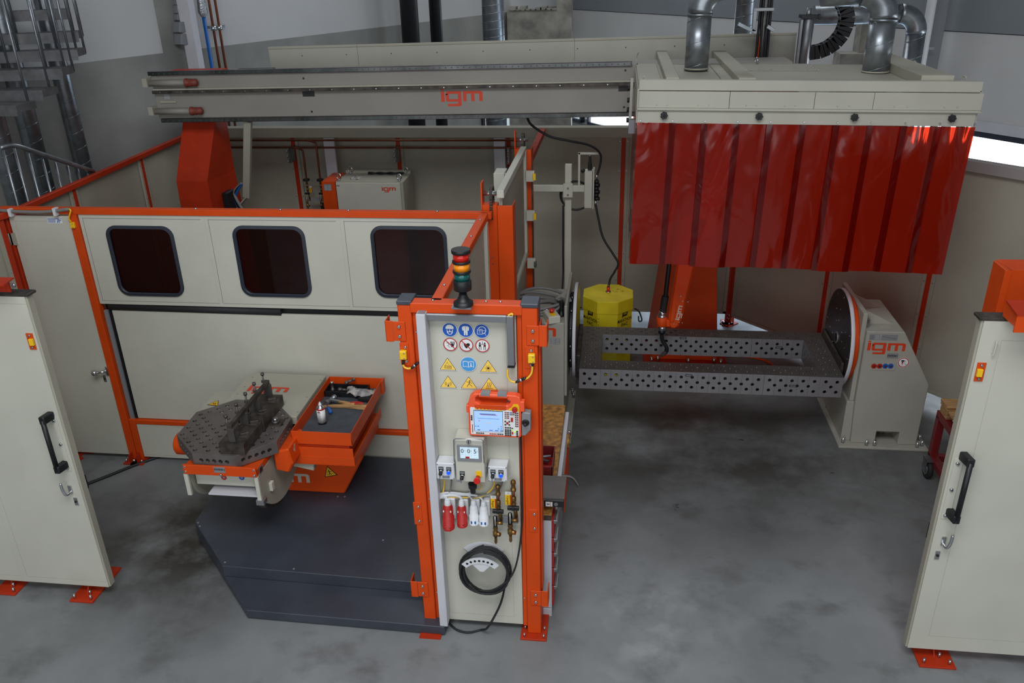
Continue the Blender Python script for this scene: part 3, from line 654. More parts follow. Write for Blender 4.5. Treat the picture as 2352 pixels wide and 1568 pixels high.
# ============================================================ LIFTING DOOR between the stations
ld = thing('lifting_door', 'beige vertical lifting door seen edge-on between red masts', 'lifting door', (-.87, 6.9, 0))
MB().box(-.885, -.865, 6.16, 7.72, 1.5, 2.5, BEIGED).build('panel', ld)
MB().box(-.90, -.845, 6.10, 7.74, 2.47, 2.53, BEIGE).build('top_frame', ld, bev=.003)
MB().box(-.885, -.84, 6.16, 7.72, 1.47, 1.52, BEIGE).build('bottom_frame', ld, bev=.003)
MB().box(-.885, -.84, 7.64, 7.72, 1.5, 2.5, BEIGE).build('side_frame', ld, bev=.003)
MB().box(-.885, -.86, 6.16, 7.70, .35, 1.47, BEIGED).build('lower_panel', ld)
for z in (2.28, 1.9, 1.42): MB().box(-.84, -.76, 7.60, 7.63, z-.05, z+.05, BEIGE).box(-.77, -.745, 7.57, 7.60, z-.03, z+.03, YELLOW if z > 1.5 else CHROME).build('roller_bracket', ld)
def mast(name, label, x0, x1, y, zt, ytop, loc):
    o = thing(name, label, 'door mast', (x0, y, 0))
    xm = (x0+x1)/2
    MB().box(x0, xm-.002, y, y+.10, 0, zt, ORANGE).build('left_channel', o, bev=.003)
    MB().box(xm+.002, x1, y-.02, y+.004, 0, zt, ORANGE).box(x1-.006, x1, y, y+.16, 0, zt, ORANGE).build('right_channel', o, bev=.002)
    MB().box(x0-.005, x0+.005, y+.0, y+.11, zt-.12, zt+.17, ORANGE).build('bearing_plate', o)
    MB().cyl((x0, y+.05, zt+.08), (x0+.12, y+.05, zt+.08), .018, CHROME).build('axle', o)
    ch = MB()
    for k in range(26): 
        a = 2*PI*k/26; ch.box(x0+.06, x0+.085, y+.05+.055*math.cos(a)-.008, y+.05+.055*math.cos(a)+.008, zt+.08+.055*math.sin(a)*1.0-.006, zt+.08+.055*math.sin(a)+.006, BLACKST)
    for k in range(10): ch.box(x0+.06, x0+.085, y-.014, y+.002, zt+.07-.02*k, zt+.082-.02*k, BLACKST).box(x0+.06, x0+.085, y+.098, y+.114, zt+.07-.02*k, zt+.082-.02*k, BLACKST)
    ch.cyl((x0+.065, y+.05, zt+.08), (x0+.08, y+.05, zt+.08), .045, BLACKST)
    ch.build('chain_wheel', o)
    return o
m1 = mast('door_mast', 'front orange-red mast with chain wheel left of the lifting door', -1.015, -.775, 6.08, 2.42, 0, 0)
bolts([(-.98, 6.08, 2.0), (-.945, 6.08, 2.0), (-.975, 6.08, 1.95), (-.94, 6.08, 1.95)], (0, -1, 0), .008, m1)
m2 = mast('door_mast', 'rear red mast with chain wheel beside the back of the lifting door', -.955, -.80, 7.75, 2.50, 0, 0)
MB().box(-.87, -.81, 7.86, 9.41, 2.33, 2.39, REDP).build('tie_beam', m2)
MB().box(-.80, -.79, 7.72, 7.745, 0, 2.35, BLACKST).build('guide_slot', m2)
dr2 = thing('lift_drive', 'tall beige drive housing mounted on the lifting door', 'drive housing', (-1.13, 7.0, 1.5))
a, b = DY(1133, 398, 6.9), DY(1158, 398, 6.9)
MB().box(a.x, b.x, 6.9, 7.1, 1.55, a.z, BEIGE).build('housing', dr2, bev=.004)
MB().box(b.x, -.88, 6.93, 6.96, a.z-.045, a.z-.01, BEIGE).box(b.x+.03, b.x+.05, 6.93, 6.96, 1.7, a.z-.02, BEIGE).build('linkage', dr2)
# ============================================================ CONTROL PILLAR (front of posts at y = 4.17)
PY_ = 4.17
def K(x, y, off=0.0): return DY(x, y, PY_+.027-off)
cp = thing('control_pillar', 'tall control pillar of beige panel between two orange posts', 'control pillar', (-.77, PY_+.05, 0))
lx0, lx1 = DY(912, 705, PY_).x, DY(943.5, 705, PY_).x
rx0, rx1 = DY(1197, 705, PY_).x, DY(1234, 705, PY_).x
MB().box(lx0, lx1, PY_, PY_+.1, .06, 2.37, ORANGE).box(lx1, lx1+.03, PY_+.015, PY_+.09, .06, 2.33, ORANGE).build('post', cp, bev=.004)
MB().box(rx0, rx1, PY_, PY_+.1, .015, 2.37, ORANGE).box(rx0-.03, rx0, PY_+.015, PY_+.09, .06, 2.33, ORANGE).box(rx1, rx1+.012, PY_+.03, PY_+.15, .35, 2.25, ORANGE).build('post', cp, bev=.004)
seam_panel(MB(), lx1+.034, rx0-.034, .062, 2.325, PY_+.03, BEIGE, inset=.06, sides='LRBT').build('panel', cp)
tr = MB().box(lx1-.005, rx0+.005, PY_-.005, PY_+.08, 2.325, 2.385, ORANGE).build('header_rail', cp, bev=.004)
bolts([(x, PY_+.04, 2.385) for x in (lx1+.12, rx0-.12, -.7)], (0, 0, 1), .009, tr)
for x0, x1 in ((lx0-.003, lx1+.006), (rx0-.006, rx1+.006)):
    MB().box(x0, x1, PY_-.004, PY_+.125, 2.37, 2.395, DARK).build('post_cap', cp, bev=.004)
    MB().box(x0, x1, PY_+.10, PY_+.106, 2.25, 2.37, DARK).build('cap_skirt', cp)
fp = MB().box(rx0-.045, rx1+.04, PY_-.055, PY_+.36, 0, .014, REDP).build('foot_plate', cp, bev=.002)
MB().prism([(rx1, PY_+.1, .014), (rx1, PY_+.3, .014), (rx1, PY_+.1, .2)], (-.008, 0, 0), REDP).build('gusset', fp)
bolts([(x, y, .014) for x in (rx0-.02, rx1+.02) for y in (PY_-.03, PY_+.04, PY_+.3)], (0, 0, 1), .009, fp, h=.025)
for y in (0,): MB().box(DY(965, 1458, 4.09).x, -1.075, 4.065, 4.3, 0, .012, REDP).build('left_foot_plate', cp)
# catch brackets on the posts
def catch(px, py, side, lb):
    k = DY(px, py, PY_-.002); 
    mb = MB().box(k.x-.035, k.x+.035, PY_-.008, PY_-.001, k.z-.06, k.z+.06, ORANGE)
    e = k.x+side*.035; mb.box(min(e, e+side*.045), max(e, e+side*.045), PY_-.012, PY_-.006, k.z-.065, k.z+.065, ORANGE)
    mb.box(min(e+side*.04, e+side*.046), max(e+side*.04, e+side*.046), PY_-.012, PY_+.08, k.z-.065, k.z+.065, ORANGE)
    o = mb.build('catch_bracket', cp, bev=.002)
    bolts([(k.x, PY_-.008, k.z+.03), (k.x, PY_-.008, k.z-.03)], (0, -1, 0), .011, o)
catch(918, 760, -1, ''); catch(1224, 770, 1, ''); catch(972, 1352, -1, ''); catch(1231, 1372, 1, '')
for (px, py, h) in ((930, 812, .14), (1217, 820, .14), (960, 1178, .17), (1225, 1195, .17)):
    k = DY(px, py, PY_); w_ = .026
    o = MB().box(k.x-w_, k.x+w_, PY_-.005, PY_, k.z-h/2, k.z+h/2, ORANGE).build('backing_plate', cp, bev=.001)
    bolts([(k.x+.008, PY_-.005, k.z+h*.32), (k.x+.008, PY_-.005, k.z-h*.32)], (0, -1, 0), .010, o)
bolts([(lx1+.017, PY_+.015, z) for z in (.3, 1.05, 2.2)]+[(rx0-.017, PY_+.015, z) for z in (.3, 1.1, 1.75)], (0, -1, 0), .006, cp)
s1 = safety_switch(DY(926, 815, PY_-.025), 'safety_switch', 'yellow safety switch on the left orange pillar post', 1)
s2 = safety_switch(DY(1221, 823, PY_-.025), 'safety_switch', 'yellow safety switch on the right orange pillar post', 1)
def plug_cable(pts, s, name, a, b):
    MB().tube(pts, .006, YCABLE, 8).build('cable', s)
    a = V(a); b = V(b); d = (b-a)
    mb = MB().cyl(a, a+d*.4, .006, BLACK, .010, 10).cyl(a+d*.4, a+d*.6, .011, CHROME, n=10).cyl(a+d*.6, b, .010, BLACK, .006, 10)
    mb.build('connector', s)
q = lambda x, y: DY(x, y, PY_-.02)
MB().cyl(q(926, 828), q(926, 836), .007, BLACK).build('cable_gland', s1); MB().cyl(q(1223, 833), q(1223, 840), .007, BLACK).build('cable_gland', s2)
plug_cable([q(926, 834), q(928, 842), q(936, 846), q(945, 845)], s1, '', q(944, 846), q(961, 832))
plug_cable([q(1223, 838), q(1221, 856), q(1213, 867), q(1206, 870)], s2, '', q(1209, 867), q(1184, 878))
MB().tube([q(1166, 848), q(1166, 862), q(1172, 874), q(1185, 878)], .006, YCABLE, 8).build('cable', s2)
# white cable trunking and aluminium conduit on the panel
a = DY(954, 722, 4.11); b = DY(975.5, 722, 4.11)
o = MB().box(a.x, b.x, 4.11, 4.195, .075, a.z, WHITE).build('cable_trunking', bev=.003); tag(o, 'tall white cable trunking down the left side of the pillar panel', 'cable trunking')
MB().box(a.x+.008, b.x-.004, 4.118, 4.19, a.z, a.z+.003, GREYL).build('open_end', o)
cd = thing('metal_conduit', 'angled grey metal conduit above and beside the safety signs', 'cable conduit', (-.8, 4.15, 2.25))
a, b = K(977, 727, .05), K(1163, 733, .05); z1 = K(1070, 724, .05).z; z0 = K(1070, 738, .05).z
MB().box(a.x, b.x, 4.145, 4.19, z0, z1, ALU).box(a.x, b.x, 4.147, 4.152, z1, z1+.004, ALU).build('horizontal_duct', cd, bev=.002)
a = K(1163.5, 760, .06); b = K(1179.5, 760, .06)
MB().box(a.x, b.x, 4.137, 4.19, K(1170, 840, .06).z, z1+.004, ALU).build('vertical_duct', cd, bev=.002)
MB().box(a.x-.001, b.x+.001, 4.136, 4.191, K(1170, 845, .06).z, K(1170, 841, .06).z, BLACK).build('end_cap', cd)
MB().tube([(a.x+.01, 4.15, z1+.004), (a.x+.03, 4.15, z1+.016), (b.x-.005, 4.15, z1+.006)], .006, YCABLE).build('cable', cd)
# signal tower
kb = DY(1064, 705, 4.14)
sx, sy, sz = kb.x, 4.15, 2.385
tw = thing('signal_tower', 'signal tower with red, amber and green lamp rings on the pillar', 'signal light', (sx, sy, sz))
H1 = DY(1058, 572, sy).z-sz
MB().box(sx-.06, sx+.05, sy-.045, sy+.05, sz-.006, sz+.004, GALV).build('bracket', tw)
MB().lathe((sx, sy, sz+.004), (0, 0, 1), [(0, .055), (.018, .055), (.022, .04), (.05, .025), (.10, .016), (H1*.30, .014)], BLACK, 20).build('foot', tw)
z = sz+H1*.29; segs = [('lamp_base', .21, BLACK, .05), ('green_lamp', .145, LENSG, .044), ('ring', .055, BLACK, .05), ('amber_lamp', .145, LENSO, .044), ('ring', .055, BLACK, .05), ('red_lamp', .145, LENSR, .044), ('cap', .075, BLACK, .052)]
tot = sum(s[1] for s in segs)
for nm, hh, mt, r in segs:
    h = hh/tot*H1*.71; MB().cyl((sx, sy, z), (sx, sy, z+h), r, mt, n=28).build(nm, tw, bev=.002 if mt is BLACK else 0); z += h
# ---- stickers
def pic(x, y): k = K(x, y, .004); return k
SG = []
def sticker(px, py, kind, label):
    k = K(px, py, .003); d = Decal(k, (1, 0, 0), (0, 0, 1), (0, -1, 0)); R = .0415
    if kind in ('helmet', 'suit', 'mask', 'book'):
        c = SIGNLB if kind == 'book' else SIGNB; R2 = .045 if kind == 'book' else R
        d.disc(0, 0, R2+.003, SIGNW).up().disc(0, 0, R2, c).up()
        if kind == 'helmet':
            d.poly([(-.024, .004), (-.022, .02), (-.012, .03), (0, .033), (.012, .03), (.022, .02), (.024, .004)], SIGNW).poly([(-.018, .002), (.018, .002), (.016, -.018), (.006, -.029), (-.006, -.029), (-.016, -.018)], SIGNW).up()
            d.disc(-.008, -.003, .0065, c, 12).disc(.008, -.003, .0065, c, 12).line([(-.024, .005), (.024, .005)], .003, c).poly([(-.012, -.013), (.012, -.013), (.005, -.025), (-.005, -.025)], c)
        elif kind == 'suit':
            d.poly([(-.012, .026), (.012, .026), (.021, .018), (.018, -.002), (.012, -.002), (.011, .01), (.010, -.03), (.003, -.032), (0, -.006), (-.003, -.032), (-.010, -.03), (-.011, .01), (-.012, -.002), (-.018, -.002), (-.021, .018)], SIGNW).up().line([(0, .024), (0, -.004)], .002, c)
        elif kind == 'mask':
            d.ring(.002, .006, .020, .024, SIGNW, 24).rect(-.026, .004, -.02, .012, SIGNW).up().rect(-.023, .001, -.017, .009, c).up().line([(-.02, .004), (-.002, .004)], .002, SIGNW).line([(-.011, .004), (-.011, -.012)], .002, SIGNW).line([(.004, .005), (.026, .005)], .002, SIGNW).line([(.006, -.012), (.02, -.014), (.024, -.026)], .002, SIGNW)
        else:
            d.poly([(-.032, .018), (-.018, .022), (0, .016), (0, -.02), (-.018, -.015), (-.032, -.019)], SIGNW).poly([(.032, .018), (.018, .022), (0, .016), (0, -.02), (.018, -.015), (.032, -.019)], SIGNW).up()
            d.poly([(-.029, .014), (-.018, .018), (-.002, .013), (-.002, -.016), (-.018, -.011), (-.029, -.015)], c).poly([(.029, .014), (.018, .018), (.002, .013), (.002, -.016), (.018, -.011), (.029, -.015)], c).up()
            d.disc(.015, .009, .003, SIGNW, 10).rect(.012, .018, -.008, .004, SIGNW).rect(.009, .021, -.011, -.008, SIGNW)
    elif kind in ('hand', 'heart', 'people'):
        d.disc(0, 0, R+.001, SIGNW).up().ring(0, 0, R-.006, R, SIGNR).up()
        if kind == 'hand':
            d.poly([(.004, -.016), (.018, -.014), (.022, 0), (.006, .004)], INK)
            for x0, x1 in ((.006, .002), (.011, .009), (.016, .017), (.021, .025)): d.line([(x0, -.002), (x1, .019)], .0038, INK)
            d.line([(-.024, .008), (-.012, .010), (-.008, -.004), (-.02, -.008)], .0018, INK).line([(-.014, -.012), (0, -.02)], .0018, INK)
        elif kind == 'heart':
            d.poly([(0, -.022), (.02, -.002), (.021, .008), (.014, .013), (.006, .012), (0, .006), (-.006, .012), (-.012, .012), (-.015, .005), (-.010, -.008)], INK).line([(-.024, .012), (-.024, -.014), (-.022, -.018)], .0014, INK)
        else:
            for s in (-1, 1):
                d.disc(s*.014, .016, .005, INK, 10).rect(s*.014-.006, s*.014+.006, -.006, .009, INK).line([(s*.018, -.006), (s*.018, -.026)], .003, INK).line([(s*.008, -.006), (s*.008, -.026)], .003, INK)
            d.line([(0, .03), (0, .01)], .002, INK).line([(-.006, .01), (.006, .01)], .003, INK).up().line([(.006, .008), (.02, -.002)], .002, SIGNR).line([(.02, .008), (.006, -.002)], .002, SIGNR)
        if kind != 'people': d.up().line([(-.028, .028), (.028, -.028)], .005, SIGNR)
    else:
        T = lambda s, y=0: [(-.050*s, -.036*s+y), (.050*s, -.036*s+y), (0, .044*s+y)]
        d.poly(T(1.10, .000), SIGNW).up().poly(T(1.0), INK).up().poly(T(.91, -.0012), SIGNY).up()
        if kind == 'load':
            d.line([(-.02, -.008), (.02, -.012)], .0016, INK).line([(-.02, -.024), (.022, -.027)], .0016, INK)
            for t in (-.02, -.012, .0, .008, .016, .021): d.line([(t, -.008), (t, -.026)], .0014, INK)
            d.line([(-.016, -.008), (-.002, .012), (.014, -.01)], .0014, INK).line([(-.002, .012), (.001, .02)], .0014, INK).line([(-.02, -.016), (.021, -.02)], .0012, INK)
        elif kind == 'laser':
            d.disc(0, -.011, .005, INK, 12)
            for i in range(14):
                a = 2*PI*i/14; r = .022 if i % 2 else .017; d.line([(0, -.011), (r*math.cos(a), -.011+r*math.sin(a))], .0012, INK)
        elif kind == 'radio':
            d.poly([(-.006, -.028), (.006, -.028), (0, -.012)], INK).disc(0, -.010, .0025, INK, 8)
            for rr in (.009, .014, .019):
                for s in (0, 1):
                    pts = [((rr*math.cos(a_)*(1 if s else -1)), -.010+rr*math.sin(a_)) for a_ in [(-.75+i*.25) for i in range(7)]]
                    d.line(pts, .0016, INK)
        elif kind == 'trip':
            d.disc(.006, .014, .004, INK, 10).line([(.006, .008), (0, -.006)], .004, INK).line([(0, -.006), (-.012, -.024)], .0028, INK).line([(0, -.006), (.012, -.014), (.02, -.022)], .0028, INK).line([(.004, .006), (-.014, .008)], .0024, INK).line([(.004, .006), (.018, -.002)], .0024, INK)
        elif kind == 'hot':
            for x in (-.010, 0, .010): d.line([(x+.003*math.sin(i*.95), .012-.0055*i) for i in range(7)], .0026, INK)
            d.line([(-.022, -.026), (.022, -.026)], .0024, INK)
    o = d.build('safety_sign', cp); o['label'] = label
    return o
sticker(1033, 757, 'helmet', 'round blue sign with helmeted head in goggles'); sticker(1069.5, 758, 'suit', 'round blue sign with protective suit'); sticker(1106.5, 760, 'mask', 'round blue sign with welding mask')
sticker(1034.5, 790.5, 'hand', 'round red-ringed sign with struck-out hand'); sticker(1071, 792, 'heart', 'round red-ringed sign with struck-out heart'); sticker(1108, 793.5, 'people', 'round red-ringed sign with two figures')
sticker(1028.5, 836, 'load', 'yellow triangle sign with hanging load'); sticker(1076, 836, 'book', 'round light blue sign with open book'); sticker(1121.5, 841, 'laser', 'yellow triangle sign with star burst')
sticker(1029.5, 877, 'radio', 'yellow triangle sign with radio waves'); sticker(1077, 879, 'trip', 'yellow triangle sign with falling figure'); sticker(1123.5, 882, 'hot', 'yellow triangle sign with three heat waves')
# ---- teach pendant on its orange hook plate
hk = MB().box(K(1096, 895).x, K(1166, 895).x, PY_+.012, PY_+.020, K(1130, 912).z, K(1130, 893.5).z, ORANGE)
hk.box(K(1096, 895).x, K(1166, 895).x, PY_-.07, PY_+.012, K(1130, 911).z-.004, K(1130, 911).z, ORANGE).box(K(1096, 895).x, K(1166, 895).x, PY_-.075, PY_-.07, K(1130, 911).z-.03, K(1130, 911).z, ORANGE)
hk = hk.build('hook_plate', cp, bev=.001); bolts([(K(1102, 896).x, PY_+.012, K(1102, 897).z), (K(1158, 897).x, PY_+.012, K(1158, 898).z)], (0, -1, 0), .006, hk)
tp = thing('teach_pendant', 'orange robot teach pendant with lit screen hung on the pillar', 'teach pendant', (-.63, 4.1, 1.55))
e0, e1 = DY(1077.5, 935, 4.10), DY(1200, 945, 4.10)
o0 = DY(1077.5, 1000, 4.10); o1 = DY(1198, 1006, 4.10); u = (o1-o0); u.y = 0; W = u.length; u.normalize(); v = V((-u.z, 0, u.x)); n_ = V((0, -1, 0))
Hh = (DY(1079, 925, 4.10)-o0).dot(v)
Ht = (DY(1090, 905, 4.10)-o0).dot(v)
def T_(a, b, c=0): return o0+u*(a*W)+v*(b*Hh)+n_*c
k = Ht/Hh
body = [(.03, .0), (.95, .0), (.99, .05), (1.0, .85), (1.01, 1.02), (.98, 1.0*k-.05), (.9, k), (.74, k+.005), (.74, k-.12), (.80, k-.17), (.80, 1.04), (.75, .96), (.24, .96), (.15, 1.04), (.15, k-.10), (.22, k-.02), (.22, k+.02), (.12, k), (.04, k-.1), (.01, .98), (0, .08)]
MB().prism([T_(a, b, -.0) for a, b in body], -n_*.05, PEND).build('case', tp, bev=.004)
MB().prism([T_(a, b) for a, b in ((.2, k-.09), (.78, k-.10), (.78, k+.0), (.2, k+.02))], -n_*.045, PEND).build('handle', tp, bev=.006)
MB().prism([T_(a, b, .002) for a, b in ((.25, k-.03), (.42, k-.035), (.42, k+.025), (.25, k+.03))], -n_*.05, MATS['grey_label']).build('grip', tp); MB().prism([T_(a, b, .002) for a, b in ((.56, k-.03), (.73, k-.035), (.73, k+.025), (.56, k+.03))], -n_*.05, MATS['grey_label']).build('grip', tp)
MB().prism([T_(a, b, .001) for a, b in ((-.03, .7), (.02, .7), (.02, .92), (-.03, .92))], -n_*.04, PEND).prism([T_(a, b, .001) for a, b in ((.98, .8), (1.06, .8), (1.06, 1.1), (.98, 1.1))], -n_*.04, PEND).build('side_lug', tp, bev=.003)
dk = Decal(o0, u, v, n_); Z_ = lambda pts: [(a*W, b*Hh) for a, b in pts]
dk.k = 1
dk.poly(Z_([(.04, .06), (.93, .06), (.955, .09), (.955, .80), (.72, .84), (.06, .885), (.04, .86)]), SIGNW).poly(Z_([(.74, .845), (.82, .93), (.86, 1.03), (.94, 1.03), (.965, .95), (.965, .80)]), YELLOW).up()
dk.poly(Z_([(.105, .165), (.655, .165), (.655, .80), (.105, .80)]), INK).up()
dk.build('keypad_face', tp)
d2 = Decal(T_(0, 0, .0045), u, v, n_); d2.poly(Z_([(.115, .175), (.65, .175), (.65, .79), (.115, .79)]), SCREEN).up()
d2.poly(Z_([(.22, .69), (.52, .69), (.52, .712), (.22, .712)]), SIGNB).poly(Z_([(.24, .67), (.55, .67), (.55, .682), (.24, .682)]), SIGNR).poly(Z_([(.18, .56), (.59, .56), (.59, .572), (.18, .572)]), SIGNLB)
d2.disc(.21*W, .49*Hh, .003, SIGNR, 10).disc(.185*W, .32*Hh, .0045, SIGNLB, 12).disc(.14*W, .32*Hh, .004, SIGNLB, 12).disc(.57*W, .34*Hh, .004, SIGNY, 12).disc(.62*W, .34*Hh, .004, SIGNLB, 12).disc(.57*W, .27*Hh, .004, SIGNLB, 12).disc(.62*W, .27*Hh, .004, SIGNLB, 12)
d2.poly(Z_([(.34, .42), (.43, .42), (.43, .45), (.34, .45)]), TAPE)
for a, b, m_ in ((.17, .22, INK), (.39, .46, SIGNB), (.50, .57, SIGNB), (.60, .65, INK)): d2.poly(Z_([(a, .20), (b, .20), (b, .22), (a, .22)]), m_)
d2.build('screen', tp)
kk = MB()
def key(a, b, w_, h_, mt): c = T_(a, b, .004); kk.obox(c, u*w_*W, n_*.0015, v*h_*Hh, mt)
for i in range(8): key(.15+i*.067, .845-i*.004, .016, .014, YELLOW)
for i in range(4):
    for j in range(3): key(.705+j*.043, .22-i*.053+.02, .016, .017, MATS['black_plastic'])
for j in range(3): key(.705+j*.043, .31, .016, .015, BLACK)
for i in range(4): key(.92, .21-i*.05, .016, .016, BLACK)
for i in range(4): key(.705, .77-i*.055, .012, .009, BLACK); key(.735, .77-i*.055, .010, .009, SIGNR); key(.76, .77-i*.055, .012, .009, BLACK)
for i in range(2): key(.80, .77-i*.055, .014, .009, SIGNB); key(.825, .77-i*.055, .010, .009, SIGNR); key(.855, .77-i*.055, .012, .009, BLACK)
for i in range(7): key(.895, .76-i*.065, .009, .014, BLACK); key(.935, .76-i*.065, .009, .014, BLACK); key(.915, .75-i*.065, .005, .018, SIGNR)
for a, b in ((.70, .50), (.775, .50), (.70, .40), (.775, .40)): key(a, b, .013, .018, BLACK)
key(.738, .45, .02, .03, SIGNR)
key(.825, .56, .02, .06, SIGNR)
for i in range(4): key(.155+i*.04, .105, .016, .012, BLACK)
for i in range(4): key(.41+i*.035, .10, .013, .012, SIGNR)
for i in range(3): key(.56+i*.04, .10, .016, .012, BLACK)
for i in range(3): key(.065, .62-i*.055, .014, .018, BLACK)
for i in range(5): key(.075, .34-i*.05, .006, .02, SIGNR)
key(.832, .155, .014, .035, LENSR); key(.875, .19, .015, .018, GREENLED); key(.83, .30, .014, .012, BLACK); key(.83, .245, .01, .012, GREENLED); key(.915, .245, .008, .01, GREENLED)
kk.build('keys', tp, stuff=True)
c = T_(.888, .91, .004); MB().cyl(c, c+n_*.012, .010, SIGNR).cyl(c+n_*.012, c+n_*.026, .016, SIGNR, n=24).build('stop_button', tp, bev=.002)
js = MB().prism([T_(a, b, -.001) for a, b in ((1.005, .07), (1.07, .07), (1.17, .25), (1.175, .76), (1.02, .79), (1.005, .7))], -n_*.05, GREYL).build('joystick_housing', tp, bev=.004)
c = T_(1.08, .48, .0); MB().torus(c, n_, .016, .006, BLACK).cyl(c, c+n_*.022, .008, BLACK).ball(c+n_*.026, .011, BLACK).build('joystick', js)
# ---- control box
def pbox(px0, px1, py0, py1, dep, mt, name, parent, bev=.003):
    a = K(px0, py0, dep); b = K(px1, py1, dep)
    return MB().box(a.x, b.x, PY_+.027-dep, PY_+.026, b.z, a.z, mt).build(name, parent, bev=bev), a, b
cb = thing('control_box', 'beige control box with small screen and red stop button', 'control box', (-.77, 4.1, 1.2))
case, a, b = pbox(1043, 1114.5, 1009, 1108, .13, BEIGE, 'case', cb)
yb = PY_+.027-.13
def F(px, py, off=0): return K(px, py, .13+off)
fr, A_, B2 = None, F(1049, 1020), F(1107, 1060)
MB().box(A_.x, B2.x, yb-.006, yb, B2.z, A_.z, MATS['grey_label']).build('screen_frame', cb, bev=.002)
A_, B2 = F(1056, 1026, .007), F(1099.5, 1053.5, .007); sw_, sh_ = B2.x-A_.x, A_.z-B2.z
dd = Decal((A_.x, yb-.006, B2.z), (1, 0, 0), (0, 0, 1), (0, -1, 0)); dd.rect(0, sw_, 0, sh_, SCREEN2).up().rect(sw_*.28, sw_*.5, 0, sh_*.17, SIGNR).line([(.28*sw_, sh_*.2), (.28*sw_, sh_)], .0006, GREYL).line([(.62*sw_, sh_*.2), (.62*sw_, sh_)], .0006, GREYL)
for i in range(3): dd.line([(sw_*(.22+.34*i), sh_*.68), (sw_*(.30+.34*i), sh_*.68)], .001, GREYL).line([(sw_*(.26+.34*i), sh_*.62), (sw_*(.26+.34*i), sh_*.74)], .001, GREYL).line([(sw_*(.04+.34*i), sh_*.92), (sw_*(.22+.34*i), sh_*.92)], .001, SIGNLB).line([(sw_*(.04+.34*i), sh_*.33), (sw_*(.18+.34*i), sh_*.33)], .001, GREYL)
sc_ = dd.build('screen', cb)
for i, t in enumerate('005'): text(t, sh_*.52, (A_.x+sw_*(.12+.35*i), yb-.0085, B2.z+sh_*.64), (1, 0, 0), (0, 0, 1), INK, 'digit', sc_)
h = MB(); P3 = [F(1043.5, 1060, .004), F(1042, 1010, .012), F(1046, 1007.5, .02), F(1106, 1009, .02), F(1109.5, 1012, .012), F(1112, 1062, .004)]
h.tube(P3, .0035, CHROME, 8, 0).build('wire_bail', cb)
c = F(1077, 1012.5); MB().cyl(c, c+V((0, -.014, 0)), .013, CHROME, n=20).box(c.x-.002, c.x+.002, c.y-.016, c.y-.013, c.z-.01, c.z+.01, BLACK).build('lock', cb)
def selector(parent, c, name='key_switch'):
    o = MB().box(c.x-.015, c.x+.015, c.y-.004, c.y, c.z-.004, c.z+.026, BLACK).build(name, parent, bev=.001)
    MB().box(c.x-.012, c.x+.012, c.y-.0052, c.y-.004, c.z+.011, c.z+.022, GREYL).build('legend', o)
    MB().cyl(c+V((0, 0, -.004)), c+V((0, -.014, -.006)), .012, CHROME).cyl(c+V((0, -.014, -.006)), c+V((0, -.03, -.012)), .011, BLACK).box(c.x-.004, c.x+.001, c.y-.045, c.y-.028, c.z-.03, c.z-.012, CHROME).build('barrel', o)
    return o
def bluelamp(parent, c):
    o = MB().box(c.x-.015, c.x+.015, c.y-.004, c.y, c.z-.004, c.z+.026, BLACK).build('push_button', parent, bev=.001)
    MB().box(c.x-.012, c.x+.012, c.y-.0052, c.y-.004, c.z+.011, c.z+.022, GREYL).build('legend', o)
    MB().cyl(c+V((0, 0, -.006)), c+V((0, -.012, -.008)), .014, CHROME, n=20).build('bezel', o); l = MB().cyl(c+V((0, -.012, -.008)), c+V((0, -.018, -.009)), .011, BLUELED, n=20).build('lit_cap', o); l['label'] = 'blue lit button cap'
selector(cb, F(1062, 1090))
es = MB().box(F(1093, 1082).x, F(1105.5, 1082).x, yb-.003, yb, F(1093, 1094).z, F(1093, 1081).z, YELLOW).build('stop_plate', cb)
c = F(1098, 1095); MB().cyl(c, c+V((0, -.03, 0)), .013, SIGNR).lathe(c+V((0, -.028, 0)), (0, -1, 0), [(0, .014), (.004, .02), (.018, .021), (.024, .017)], LENSR, 20).build('stop_button', cb)
MB().box(F(1048, 1101).x, F(1059, 1101).x, yb-.002, yb, F(1048, 1106).z, F(1048, 1101).z, GREYL).build('name_tag', cb)
c = F(1115, 1066, -.02); MB().box(c.x-.006, c.x+.004, c.y-.01, c.y, c.z-.045, c.z+.005, CHROME).box(c.x-.012, c.x+.008, c.y-.014, c.y-.01, c.z-.008, c.z+.012, CHROME).build('hanging_key', cb)
c = K(1085.5, 1110, .07); MB().lathe(c, (0, 0, -1), [(0, .028), (.03, .026), (.035, .018), (.065, .017)], BLACK, 16).build('cable_gland', cb)
for nm, x0, x1, y0, y1, lb in (('button_box', 1001.5, 1045, 1063, 1101.5, 'grey-white button box left of the control box'), ('button_box', 1120.5, 1165, 1071, 1106.5, 'grey-white button box right of the control box')):
    bb = thing(nm, lb, 'button box', (K(x0, y1).x, 4.15, 1.2), 'button boxes on the pillar')
    cs, a, b = pbox(x0, x1, y0, y1, .09, WPLAST, 'case', bb)
    m = lambda fx, fy: K(x0+(x1-x0)*fx, y0+(y1-y0)*fy, .09)
    selector(bb, m(.27, .43)); bluelamp(bb, m(.68, .46))
    c = m(.53, .83); MB().box(c.x-.022, c.x+.022, c.y-.0015, c.y, c.z-.009, c.z+.009, GREYL).build('name_tag', bb)
    bolts([m(.06, .08)+V((0, 0, 0)), m(.94, .08), m(.06, .93), m(.94, .93)], (0, -1, 0), .004, bb, mt=GREYC)
